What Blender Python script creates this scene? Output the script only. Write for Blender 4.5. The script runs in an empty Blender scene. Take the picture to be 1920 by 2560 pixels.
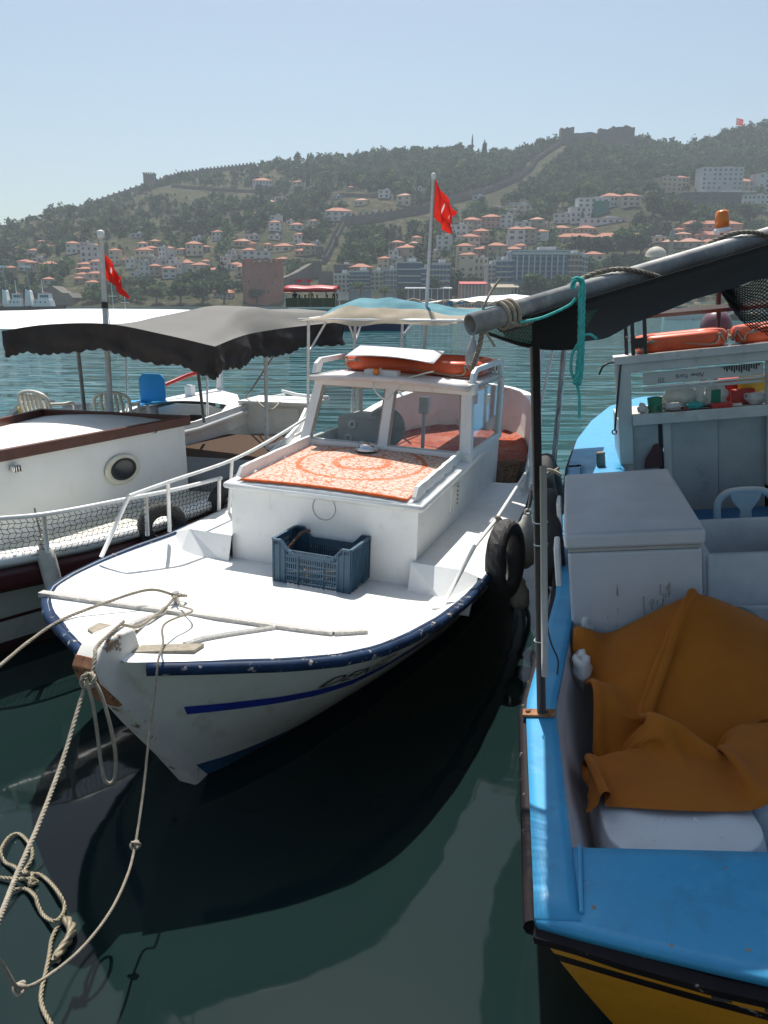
import bpy, math, random
import numpy as np
from mathutils import Vector, Matrix, Euler
random.seed(7); rng = np.random.default_rng(7)
R = math.radians
sc = bpy.context.scene
col = sc.collection
# ------------------------------------------------------------------ camera
CAM_H, FPX, PITCH = 2.5, 1922.0, R(15.0)
cam = bpy.data.cameras.new('camera'); cam.sensor_fit = 'HORIZONTAL'; cam.sensor_width = 36
cam.lens = 36 * FPX / 1920; cam.clip_start = 0.05; cam.clip_end = 6000
camo = bpy.data.objects.new('camera', cam); col.objects.link(camo)
camo.location = (0, 0, CAM_H); camo.rotation_euler = (R(90) - PITCH, 0, 0)
sc.camera = camo
# ------------------------------------------------------------------ sky and sun (sun ahead of the camera, high)
SUN_EL, SUN_AZ = R(63), R(-6)          # azimuth measured from +Y towards +X
w = bpy.data.worlds.new('World'); sc.world = w; w.use_nodes = True
wn = w.node_tree.nodes; wl = w.node_tree.links
sky = wn.new('ShaderNodeTexSky'); sky.sky_type = 'NISHITA'; sky.sun_disc = False
sky.sun_elevation = SUN_EL; sky.sun_rotation = SUN_AZ
sky.air_density = 1.0; sky.dust_density = 1.6; sky.ozone_density = 1.0
tn = wn.new('ShaderNodeMix'); tn.data_type = 'RGBA'; tn.blend_type = 'MULTIPLY'; tn.inputs[0].default_value = 1.0; tn.inputs[7].default_value = (.97, 1.0, .93, 1)   # even tint over the sky, serves as white balance
wl.new(sky.outputs[0], tn.inputs[6]); wl.new(tn.outputs[2], wn['Background'].inputs[0]); wn['Background'].inputs[1].default_value = 0.088
sun = bpy.data.lights.new('sun', 'SUN'); sun.energy = 4.4; sun.angle = R(0.55); sun.color = (1, 0.965, 0.90)
suno = bpy.data.objects.new('sun', sun); col.objects.link(suno); suno.location = (0, 0, 60)
sd = Vector((math.sin(SUN_AZ) * math.cos(SUN_EL), math.cos(SUN_AZ) * math.cos(SUN_EL), math.sin(SUN_EL)))
suno.rotation_euler = sd.to_track_quat('Z', 'Y').to_euler()
vs = sc.view_settings; vs.view_transform = 'Standard'; vs.look = 'None'; vs.gamma = 1; vs.exposure = 0.62
vs.use_curve_mapping = False
cy = sc.cycles; cy.use_denoising = True; cy.max_bounces = 6; cy.diffuse_bounces = 3; cy.glossy_bounces = 3
cy.transmission_bounces = 4; cy.transparent_max_bounces = 10; cy.volume_bounces = 0; cy.caustics_reflective = False
cy.caustics_refractive = False; cy.sample_clamp_indirect = 6
# ------------------------------------------------------------------ helpers
def ray(px, py):
    a = (px - 960) / FPX; b = (py - 1280) / FPX
    return Vector((a, math.cos(PITCH) - b * math.sin(PITCH), -math.sin(PITCH) - b * math.cos(PITCH)))
def at_z(px, py, z):
    d = ray(px, py); t = (z - CAM_H) / d.z; return Vector((d.x * t, d.y * t, z))
def at_y(px, py, Y):
    d = ray(px, py); t = Y / d.y; return Vector((d.x * t, Y, CAM_H + d.z * t))
def tag(o, label=None, cat=None, group=None, kind=None):
    if label: o['label'] = label
    if cat: o['category'] = cat
    if group: o['group'] = group
    if kind: o['kind'] = kind
    return o
def empty(name, loc=(0, 0, 0), rot=(0, 0, 0), label=None, cat=None, group=None):
    o = bpy.data.objects.new(name, None); col.objects.link(o); o.location = loc; o.rotation_euler = rot
    o.empty_display_size = 0.2
    return tag(o, label, cat, group)
def lerp(a, b, t): return a + (b - a) * t
def interp(x, tab): return float(np.interp(x, [t[0] for t in tab], [t[1] for t in tab]))
class G:
    """collects vertices and faces for one mesh"""
    def __init__(s): s.v = []; s.f = []; s.m = []; s.uv = {}; s.cur = 0
    def add(s, vs_, fs_):
        b = len(s.v); s.v += [tuple(p) for p in vs_]
        for f in fs_: s.f.append(tuple(i + b for i in f)); s.m.append(s.cur)
        return b
    def box(s, c, d, rot=None, taper=1.0):
        hx, hy, hz = d[0] / 2, d[1] / 2, d[2] / 2; P = []
        for z in (-1, 1):
            k = taper if z > 0 else 1.0
            for x, y in ((-1, -1), (1, -1), (1, 1), (-1, 1)): P.append(Vector((x * hx * k, y * hy * k, z * hz)))
        if rot is not None:
            M = Euler(rot).to_matrix(); P = [M @ p for p in P]
        c = Vector(c)
        s.add([p + c for p in P], [(3, 2, 1, 0), (4, 5, 6, 7), (0, 1, 5, 4), (1, 2, 6, 5), (2, 3, 7, 6), (3, 0, 4, 7)]); return s
    def prism(s, pts, axis, a, b):
        """polygon pts (2D) extruded along axis from a to b"""
        def mk(p, h):
            q = [0, 0, 0]; o = [i for i in range(3) if i != axis]; q[o[0]] = p[0]; q[o[1]] = p[1]; q[axis] = h; return q
        n = len(pts); V = [mk(p, a) for p in pts] + [mk(p, b) for p in pts]
        s.add(V, [tuple(range(n))[::-1], tuple(range(n, 2 * n))] + [(i, (i + 1) % n, n + (i + 1) % n, n + i) for i in range(n)]); return s
    def tube(s, path, r, n=8, closed=False, cap=True):
        P = [Vector(p) for p in path]; m = len(P); rr = r if hasattr(r, '__len__') else [r] * m
        V = []; up = None
        for i in range(m):
            if closed: t = (P[(i + 1) % m] - P[i - 1])
            else: t = P[min(i + 1, m - 1)] - P[max(i - 1, 0)]
            if t.length < 1e-9: t = Vector((0, 0, 1))
            t.normalize()
            if up is None:
                up = Vector((0, 0, 1)) if abs(t.z) < 0.9 else Vector((1, 0, 0))
            up = up - t * up.dot(t)
            if up.length < 1e-6: up = t.orthogonal()
            up.normalize(); sd_ = t.cross(up)
            for k in range(n):
                a = 2 * math.pi * k / n; V.append(P[i] + (up * math.cos(a) + sd_ * math.sin(a)) * rr[i])
        F = []
        for i in range(m if closed else m - 1):
            j = (i + 1) % m
            for k in range(n): F.append((i * n + k, i * n + (k + 1) % n, j * n + (k + 1) % n, j * n + k))
        if cap and not closed: F += [tuple(range(n)), tuple(range((m - 1) * n, m * n))[::-1]]
        s.add(V, F); return s
    def rope(s, path, r, pitch=None, strands=3, n=5, step=None):
        """laid rope of twisted strands along a smooth path"""
        P = smooth(path, 16); pitch = pitch or r * 7; step = step or pitch / 9
        P = resample(P, step); m = len(P)
        fr = frames(P)
        for k in range(strands):
            Q = []
            for i in range(m):
                a = 2 * math.pi * (i * step / pitch + k / strands); u, w_ = fr[i]
                Q.append(P[i] + (u * math.cos(a) + w_ * math.sin(a)) * r * 0.52)
            s.tube(Q, r * 0.55, n)
        return s
    def lathe(s, prof, c=(0, 0, 0), n=16, rot=None, cap=True):
        V = []; M = Euler(rot).to_matrix() if rot is not None else Matrix.Identity(3); c = Vector(c)
        for (r, z) in prof:
            for k in range(n):
                a = 2 * math.pi * k / n; V.append(M @ Vector((r * math.cos(a), r * math.sin(a), z)) + c)
        F = []
        for i in range(len(prof) - 1):
            for k in range(n): F.append((i * n + k, i * n + (k + 1) % n, (i + 1) * n + (k + 1) % n, (i + 1) * n + k))
        if cap: F += [tuple(range(n))[::-1], tuple(range((len(prof) - 1) * n, len(prof) * n))]
        s.add(V, F); return s
    def torus(s, c, Rm, r, nu=32, nv=10, rot=None, sx=1, sy=1, sz=1):
        M = Euler(rot).to_matrix() if rot is not None else Matrix.Identity(3); c = Vector(c); V = []
        for i in range(nu):
            a = 2 * math.pi * i / nu
            for j in range(nv):
                b = 2 * math.pi * j / nv; q = Rm + r * math.cos(b)
                V.append(M @ Vector((q * math.cos(a) * sx, q * math.sin(a) * sy, r * math.sin(b) * sz)) + c)
        F = [(i * nv + j, ((i + 1) % nu) * nv + j, ((i + 1) % nu) * nv + (j + 1) % nv, i * nv + (j + 1) % nv) for i in range(nu) for j in range(nv)]
        s.add(V, F); return s
    def grid(s, fn, nu, nv, closed_u=False):
        """fn(u,v) in 0..1 -> point"""
        b = len(s.v); base = s.add([fn(i / nu, j / nv) for j in range(nv + 1) for i in range(nu + 1)],
              [(j * (nu + 1) + i, j * (nu + 1) + i + 1, (j + 1) * (nu + 1) + i + 1, (j + 1) * (nu + 1) + i) for j in range(nv) for i in range(nu)])
        for j in range(nv + 1):
            for i in range(nu + 1): s.uv[base + j * (nu + 1) + i] = (i / nu, j / nv)
        return s
    def sphere(s, c, r, nu=14, nv=9, sc_=(1, 1, 1), rot=None):
        prof = [(max(1e-4, r * math.sin(math.pi * j / nv)), -r * math.cos(math.pi * j / nv)) for j in range(nv + 1)]
        M = Euler(rot).to_matrix() if rot is not None else Matrix.Identity(3); b = len(s.v)
        s.lathe(prof, (0, 0, 0), nu, cap=False)
        for i in range(b, len(s.v)):
            p = s.v[i]; s.v[i] = tuple(M @ Vector((p[0] * sc_[0], p[1] * sc_[1], p[2] * sc_[2])) + Vector(c))
        return s
    def build(s, name, mat_, parent=None, smooth_=False, bevel=0, seg=2, solid=0, sub=0, angle=None, offset=-1):
        me = bpy.data.meshes.new(name); me.from_pydata(s.v, [], s.f)
        for m_ in (mat_ if isinstance(mat_, (list, tuple)) else [mat_]): me.materials.append(m_)
        if any(s.m): me.polygons.foreach_set('material_index', s.m)
        if s.uv:
            uvl = me.uv_layers.new(name='UVMap'); arr = np.zeros(len(me.loops) * 2, np.float32)
            vi = np.zeros(len(me.loops), np.int32); me.loops.foreach_get('vertex_index', vi)
            tab = np.zeros((len(s.v), 2), np.float32)
            for k_, q in s.uv.items(): tab[k_] = q
            uvl.data.foreach_set('uv', tab[vi].ravel())
        if smooth_: me.polygons.foreach_set('use_smooth', [True] * len(me.polygons))
        me.update()
        o = bpy.data.objects.new(name, me); col.objects.link(o)
        if parent: o.parent = parent
        if solid: mo = o.modifiers.new('solid', 'SOLIDIFY'); mo.thickness = solid; mo.offset = offset
        if sub: mo = o.modifiers.new('sub', 'SUBSURF'); mo.levels = sub; mo.render_levels = sub
        if bevel:
            mo = o.modifiers.new('bevel', 'BEVEL'); mo.width = bevel; mo.segments = seg; mo.limit_method = 'ANGLE'; mo.angle_limit = R(40)
            if not smooth_: me.polygons.foreach_set('use_smooth', [True] * len(me.polygons)); mo.harden_normals = True
        return o
def smooth(pts, n=8, closed=False):
    P = [Vector(p) for p in pts]; m = len(P); out = []
    if m < 3 and not closed: return [P[0].lerp(P[-1], i / n) for i in range(n + 1)]
    rng_ = range(m) if closed else range(m - 1)
    for i in rng_:
        p1, p2 = P[i], P[(i + 1) % m]
        p0 = P[i - 1] if (closed or i > 0) else p1 + (p1 - p2)
        p3 = P[(i + 2) % m] if (closed or i + 2 < m) else p2 + (p2 - p1)
        for k in range(n):
            t = k / n
            out.append(0.5 * ((2 * p1) + (p2 - p0) * t + (2 * p0 - 5 * p1 + 4 * p2 - p3) * t * t + (3 * p1 - p0 - 3 * p2 + p3) * t ** 3))
    if not closed: out.append(P[-1])
    return out
def resample(P, step):
    out = [P[0]]; acc = 0
    for i in range(1, len(P)):
        seg = (P[i] - P[i - 1]); L_ = seg.length
        if L_ < 1e-9: continue
        d = step - acc
        while d <= L_: out.append(P[i - 1] + seg * (d / L_)); d += step
        acc = L_ - (d - step)
    return out
def frames(P):
    out = []; up = None
    for i in range(len(P)):
        t = (P[min(i + 1, len(P) - 1)] - P[max(i - 1, 0)]).normalized()
        if up is None: up = Vector((0, 0, 1)) if abs(t.z) < .9 else Vector((1, 0, 0))
        up = (up - t * up.dot(t)).normalized(); out.append((up.copy(), t.cross(up)))
    return out
def copy_tree(o, parent=None):
    c = o.copy(); col.objects.link(c); c.parent = parent
    for ch in list(o.children): copy_tree(ch, c)
    return c
# ------------------------------------------------------------------ materials
def nt(name):
    m = bpy.data.materials.new(name); m.use_nodes = True; t = m.node_tree; b = t.nodes['Principled BSDF']; return m, t, b
def N(t, typ, **k):
    n = t.nodes.new(typ)
    for a, v in k.items(): setattr(n, a, v)
    return n
def noise(t, scale, detail=4, rough=.55, vec=None, dist=0):
    n = N(t, 'ShaderNodeTexNoise'); n.inputs['Scale'].default_value = scale; n.inputs['Detail'].default_value = detail
    n.inputs['Roughness'].default_value = rough; n.inputs['Distortion'].default_value = dist
    if vec is not None: t.links.new(vec, n.inputs['Vector'])
    return n
def ramp(t, fac, stops):
    r = N(t, 'ShaderNodeValToRGB'); e = r.color_ramp.elements
    while len(e) < len(stops): e.new(0.5)
    for i, (p, c) in enumerate(stops):
        e[i].position = p; e[i].color = (*c, 1) if len(c) == 3 else c
    t.links.new(fac, r.inputs[0]); return r.outputs[0]
def mixc(t, fac, a, b, typ='MIX'):
    m = N(t, 'ShaderNodeMix', data_type='RGBA', blend_type=typ)
    for i, v in ((0, fac), (6, a), (7, b)):
        if hasattr(v, 'links') or hasattr(v, 'is_linked'): t.links.new(v, m.inputs[i])
        elif isinstance(v, (int, float)): m.inputs[i].default_value = v
        else: m.inputs[i].default_value = (*v, 1)
    return m.outputs[2]
def math_(t, op, a, b=None, c=None):
    m = N(t, 'ShaderNodeMath', operation=op)
    for i, v in enumerate((a, b, c)):
        if v is None: continue
        if isinstance(v, (int, float)): m.inputs[i].default_value = v
        else: t.links.new(v, m.inputs[i])
    return m.outputs[0]
def bump(t, b, h, strength=.3, dist=.01):
    n = N(t, 'ShaderNodeBump'); n.inputs['Strength'].default_value = strength; n.inputs['Distance'].default_value = dist
    t.links.new(h, n.inputs['Height']); t.links.new(n.outputs[0], b.inputs['Normal']); return n
def coords(t, which='Object', scale=(1, 1, 1), rot=(0, 0, 0)):
    c = N(t, 'ShaderNodeTexCoord'); m = N(t, 'ShaderNodeMapping'); m.inputs['Scale'].default_value = scale; m.inputs['Rotation'].default_value = rot
    t.links.new(c.outputs[which], m.inputs[0]); return m.outputs[0]
def pmat(name, c, c2=None, scale=6, rough=.5, metal=0, bmp=0, bscale=60, chips=None, streak=None, spec=.5, coat=0, stretch=(1, 1, 1), rvar=.12, dirt=None):
    """painted / plain procedural surface: colour variation, optional chips (colour, scale, threshold), vertical streaks"""
    m, t, b = nt(name); v = coords(t, 'Object', stretch)
    c2 = c2 or tuple(x * .86 for x in c)
    n1 = noise(t, scale, 5, .6, v)
    cc = mixc(t, ramp(t, n1.outputs[0], [(.35, (0, 0, 0)), (.7, (1, 1, 1))]), c, c2)
    if dirt:
        n4 = noise(t, dirt[1], 6, .65, v); cc = mixc(t, ramp(t, n4.outputs[0], [(dirt[2], (0, 0, 0)), (dirt[2] + .18, (dirt[3],) * 3)]), cc, dirt[0])
    if streak:
        v2 = coords(t, 'Object', (streak[1], streak[1], streak[1] * .06)); n2 = noise(t, 1, 4, .6, v2)
        cc = mixc(t, ramp(t, n2.outputs[0], [(streak[2], (0, 0, 0)), (streak[2] + .12, (streak[3],) * 3)]), cc, streak[0])
    hh = None
    if chips:
        n3 = noise(t, chips[1], 7, .68, v); k = ramp(t, n3.outputs[0], [(chips[2], (0, 0, 0)), (chips[2] + .03, (1, 1, 1))])
        cc = mixc(t, k, cc, chips[0]); hh = math_(t, 'SUBTRACT', 1.0, k)
    t.links.new(cc, b.inputs['Base Color'])
    rr = math_(t, 'MULTIPLY_ADD', n1.outputs[0], rvar * 2, rough - rvar); t.links.new(rr, b.inputs['Roughness'])
    b.inputs['Metallic'].default_value = metal; b.inputs['Specular IOR Level'].default_value = spec; b.inputs['Coat Weight'].default_value = coat
    if bmp:
        n5 = noise(t, bscale, 4, .6, v); h = n5.outputs[0]
        if hh is not None: h = math_(t, 'ADD', h, hh)
        bump(t, b, h, bmp, .004)
    elif hh is not None: bump(t, b, hh, .5, .002)
    return m
M = {}
# shared materials
M['white'] = pmat('white_paint', (.80, .80, .79), (.72, .72, .70), 5, .42, bmp=.12, bscale=40, dirt=((.42, .38, .30), 9, .60, .5))
M['white_worn'] = pmat('white_paint_worn', (.79, .79, .77), (.73, .72, .70), 4, .45, bmp=.15, bscale=50, chips=((.30, .25, .19), 26, .69), dirt=((.48, .43, .36), 9, .59, .4), streak=((.52, .45, .34), 11, .62, .35))
M['white_hull'] = pmat('white_hull_paint', (.74, .75, .70), (.62, .63, .57), 2.2, .38, bmp=.12, bscale=18, streak=((.42, .38, .28), 7, .56, .45), dirt=((.35, .35, .28), 5, .60, .5))
M['white_rust'] = pmat('white_paint_rust_runs', (.82, .82, .80), (.77, .77, .74), 4, .45, bmp=.08, bscale=30, streak=((.52, .36, .15), 9, .66, .8), dirt=((.52, .48, .38), 8, .66, .3))
M['blue_edge'] = pmat('blue_rubbing_strake', (.005, .016, .05), (.009, .038, .10), 6, .6, spec=.25, bmp=.3, chips=((.42, .38, .32), 18, .60))
M['blue_stripe'] = pmat('blue_stripe', (.018, .035, .30), (.02, .05, .36), 10, .4, chips=((.6, .6, .56), 30, .70))
M['boot'] = pmat('blue_boot_paint', (.012, .05, .13), (.03, .12, .22), 4, .45, chips=((.10, .22, .30), 7, .60))
M['maroon'] = pmat('maroon_paint', (.055, .010, .012), (.09, .018, .018), 5, .4)
M['antifoul'] = pmat('antifouling', (.06, .012, .012), (.03, .02, .015), 3, .6)
M['brown'] = pmat('brown_trim', (.11, .035, .020), (.075, .022, .014), 9, .35, bmp=.1)
M['grey_board'] = pmat('weathered_board', (.46, .44, .41), (.32, .30, .27), 10, .7, stretch=(1, 8, 8), bmp=.4, chips=((.68, .67, .64), 16, .55))
M['pipe_white'] = pmat('white_tube', (.78, .78, .76), (.66, .65, .62), 14, .35, chips=((.35, .22, .13), 40, .70))
M['steel'] = pmat('stainless', (.62, .62, .62), (.5, .5, .5), 12, .28, metal=.9)
M['galv'] = pmat('galvanised_pipe', (.33, .33, .32), (.20, .20, .20), 9, .6, metal=.3, chips=((.24, .15, .09), 22, .66), bmp=.25, bscale=50, dirt=((.5, .5, .49), 14, .56, .6))
M['rust'] = pmat('rust', (.22, .085, .035), (.38, .19, .10), 28, .85, bmp=.5, bscale=80, chips=((.05, .025, .018), 40, .58))
M['black'] = pmat('black_paint', (.018, .016, .016), (.03, .022, .02), 12, .42)
M['darkred'] = pmat('dark_red_steel', (.045, .012, .012), (.03, .010, .010), 10, .5)
M['rubber'] = pmat('tyre_rubber', (.022, .022, .023), (.045, .044, .043), 7, .75, bmp=.2, bscale=60)
M['fender'] = pmat('grubby_fender', (.62, .60, .54), (.40, .38, .32), 7, .55, bmp=.15, dirt=((.14, .13, .10), 5, .52, .8))
M['rope'] = pmat('rope_fibre', (.36, .32, .255), (.25, .215, .165), 40, .9, bmp=.5, bscale=200, spec=.2)
M['rope_wet'] = pmat('wet_rope_fibre', (.30, .255, .17), (.21, .175, .115), 40, .35, bmp=.5, bscale=200)
M['teal_rope'] = pmat('teal_rope', (.05, .36, .34), (.10, .48, .45), 60, .8, bmp=.4, bscale=200, spec=.2)
M['orange'] = pmat('orange_buoy', (.72, .11, .03), (.58, .08, .025), 4, .42, dirt=((.35, .08, .03), 10, .6, .6))
M['cream'] = pmat('cream_plastic', (.76, .73, .64), (.70, .67, .58), 4, .4)
M['pwhite'] = pmat('white_plastic', (.76, .77, .78), (.68, .69, .70), 4, .38, dirt=((.42, .40, .36), 8, .6, .5))
M['foam'] = pmat('polystyrene', (.72, .73, .74), (.62, .63, .65), 10, .8, bmp=.25, bscale=120)
M['blueseat'] = pmat('blue_plastic', (.02, .30, .66), (.02, .34, .70), 5, .35)
M['crate'] = pmat('blue_crate_plastic', (.018, .055, .10), (.03, .085, .135), 12, .5, dirt=((.2, .22, .22), 14, .64, .5))
M['redplastic'] = pmat('red_paint', (.50, .035, .03), (.42, .03, .03), 6, .45)
M['yellow'] = pmat('yellow_plastic', (.78, .50, .05), (.70, .42, .04), 5, .45)
M['green'] = pmat('green_plastic', (.02, .20, .11), (.03, .26, .15), 8, .45)
M['cyan'] = pmat('sky_blue_paint', (.045, .31, .55), (.038, .26, .49), 5, .5, bmp=.3, bscale=22, chips=((.05, .045, .045), 17, .715), dirt=((.05, .17, .30), 6, .54, .55), streak=((.16, .40, .55), 14, .60, .3), rvar=.2)
M['blackrub'] = pmat('black_strake_worn', (.009, .006, .008), (.018, .013, .014), 12, .65, bmp=.6, bscale=35, spec=.2, chips=((.33, .28, .24), 12, .615))
M['hullyellow'] = pmat('mustard_paint', (.82, .35, .02), (.70, .28, .018), 6, .45, dirt=((.06, .04, .02), 9, .62, .7))
M['wood'] = pmat('grey_wood', (.30, .25, .20), (.2, .16, .12), 12, .8, stretch=(1, 6, 6), bmp=.4)
M['floor_brown'] = pmat('brown_matting', (.09, .06, .045), (.07, .045, .035), 30, .95, bmp=.5, bscale=150, spec=.1)
M['grey_deck'] = pmat('grey_tarp', (.20, .21, .22), (.26, .27, .28), 5, .6, bmp=.2, bscale=12)
M['cab_white'] = pmat('cabin_offwhite', (.58, .55, .49), (.48, .45, .40), 3, .55, bmp=.12, dirt=((.26, .22, .17), 7, .57, .6), chips=((.2, .17, .13), 24, .72))
M['cab_grey'] = pmat('cabin_grey_panel', (.44, .44, .41), (.36, .36, .34), 3, .6, bmp=.1, dirt=((.20, .19, .16), 6, .58, .5))
M['freezer'] = pmat('freezer_enamel', (.56, .58, .61), (.50, .52, .55), 3, .35, dirt=((.45, .40, .34), 10, .64, .4))
M['plaster'] = pmat('bag_plastic', (.72, .72, .70), (.6, .6, .58), 10, .35, bmp=.5, bscale=30)
M['chrome'] = pmat('chrome', (.75, .75, .75), (.7, .7, .7), 4, .1, metal=1, rvar=.03)
M['amber'] = pmat('amber_lens', (.75, .20, .03), (.6, .15, .02), 5, .25)
M['letter_black'] = pmat('black_lettering', (.012, .012, .012), (.03, .03, .03), 20, .5)
M['flagpole'] = pmat('flag_pole', (.62, .62, .61), (.5, .5, .5), 20, .4, chips=((.3, .25, .2), 40, .68))
M['skin'] = pmat('skin', (.35, .2, .14), None, 5, .5)
def fabric(name, c, c2, scale=3, weave=400, rough=.9, translucent=0, sheen=.0, bstr=.3):
    m, t, b = nt(name); v = coords(t); n1 = noise(t, scale, 5, .6, v)
    cc = mixc(t, ramp(t, n1.outputs[0], [(.3, (0, 0, 0)), (.75, (1, 1, 1))]), c, c2); t.links.new(cc, b.inputs['Base Color'])
    b.inputs['Roughness'].default_value = rough; b.inputs['Specular IOR Level'].default_value = .25
    b.inputs['Sheen Weight'].default_value = sheen
    n2 = noise(t, weave, 2, .5, v); n3 = noise(t, scale * 5, 3, .5, v); bump(t, b, math_(t, 'ADD', n2.outputs[0], n3.outputs[0]), bstr, .003)
    if translucent:
        tr = N(t, 'ShaderNodeBsdfTranslucent'); t.links.new(cc, tr.inputs[0]); mx = N(t, 'ShaderNodeMixShader'); mx.inputs[0].default_value = translucent
        t.links.new(b.outputs[0], mx.inputs[1]); t.links.new(tr.outputs[0], mx.inputs[2]); t.links.new(mx.outputs[0], t.nodes['Material Output'].inputs[0])
    return m
M['black_canvas'] = fabric('black_canvas', (.024, .020, .019), (.045, .036, .033), 4, 500, .8, 0)
M['grey_canvas'] = fabric('grey_canvas_top', (.13, .125, .115), (.165, .158, .145), 2, 500, .7)
M['white_canvas'] = fabric('white_canvas', (.80, .80, .79), (.74, .74, .73), 2, 500, .6)
M['teal_canvas'] = fabric('teal_canvas', (.04, .17, .22), (.14, .32, .37), 3, 400, .75, .12)
M['cream_canvas'] = fabric('cream_canvas', (.62, .54, .42), (.50, .42, .31), 4, 400, .8, .35)
M['shade_cloth'] = fabric('black_shade_cloth', (.016, .016, .017), (.028, .027, .027), 3, 600, .85)
M['mustard_cloth'] = fabric('mustard_cloth', (.47, .150, .012), (.36, .105, .010), 3, 420, .95, 0, .05, .5)
M['flagred'] = None
def flag_mat(name, cx, moon=True, sq=1.5):
    """red cloth with a white crescent and dot-star, from UV"""
    m, t, b = nt(name); uv = N(t, 'ShaderNodeUVMap'); sp = N(t, 'ShaderNodeSeparateXYZ'); t.links.new(uv.outputs[0], sp.inputs[0])
    def circ(x0, y0, r):
        dx = math_(t, 'MULTIPLY', math_(t, 'SUBTRACT', sp.outputs[0], x0), sq); dy = math_(t, 'SUBTRACT', sp.outputs[1], y0)
        d = math_(t, 'SQRT', math_(t, 'ADD', math_(t, 'MULTIPLY', dx, dx), math_(t, 'MULTIPLY', dy, dy))); return math_(t, 'LESS_THAN', d, r)
    k = math_(t, 'MULTIPLY', circ(cx, .5, .25), math_(t, 'SUBTRACT', 1.0, circ(cx + .045, .5, .20)))
    k = math_(t, 'MAXIMUM', k, circ(cx + .24, .5, .07))
    n1 = noise(t, 6, 3); rd = mixc(t, n1.outputs[0], (.70, .020, .014), (.80, .045, .025))
    cc = mixc(t, k, rd, (.78, .74, .72)) if moon else rd
    t.links.new(cc, b.inputs['Base Color']); b.inputs['Roughness'].default_value = .75
    tr = N(t, 'ShaderNodeBsdfTranslucent'); t.links.new(cc, tr.inputs[0]); mx = N(t, 'ShaderNodeMixShader'); mx.inputs[0].default_value = .35
    t.links.new(b.outputs[0], mx.inputs[1]); t.links.new(tr.outputs[0], mx.inputs[2]); t.links.new(mx.outputs[0], t.nodes['Material Output'].inputs[0])
    return m
M['flag'] = flag_mat('flag_cloth', .36); M['flag_folded'] = flag_mat('folded_flag_cloth', .5, True, 10.0)
def glass_mat(name, tint=(.955, .97, .965), alpha_rough=.03, dirty=.055):
    m, t, b = nt(name); t.nodes.remove(b)
    tr = N(t, 'ShaderNodeBsdfTransparent'); tr.inputs[0].default_value = (*tint, 1); gl = N(t, 'ShaderNodeBsdfGlossy'); gl.inputs['Roughness'].default_value = alpha_rough
    fr = N(t, 'ShaderNodeLayerWeight'); fr.inputs[0].default_value = .5; mx = N(t, 'ShaderNodeMixShader')
    t.links.new(math_(t, 'MULTIPLY_ADD', math_(t, 'POWER', fr.outputs['Facing'], 4.0), .6, .03), mx.inputs[0]); t.links.new(tr.outputs[0], mx.inputs[1]); t.links.new(gl.outputs[0], mx.inputs[2])
    df = N(t, 'ShaderNodeBsdfDiffuse'); df.inputs[0].default_value = (.5, .52, .52, 1); n1 = noise(t, 5, 6, .6, coords(t)); mx2 = N(t, 'ShaderNodeMixShader')
    t.links.new(math_(t, 'MULTIPLY', n1.outputs[0], dirty), mx2.inputs[0]); t.links.new(mx.outputs[0], mx2.inputs[1]); t.links.new(df.outputs[0], mx2.inputs[2])
    t.links.new(mx2.outputs[0], t.nodes['Material Output'].inputs[0]); return m
M['glass'] = glass_mat('window_glass')
M['darkglass'] = pmat('dark_glass', (.02, .025, .03), (.03, .04, .045), 3, .15)
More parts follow.
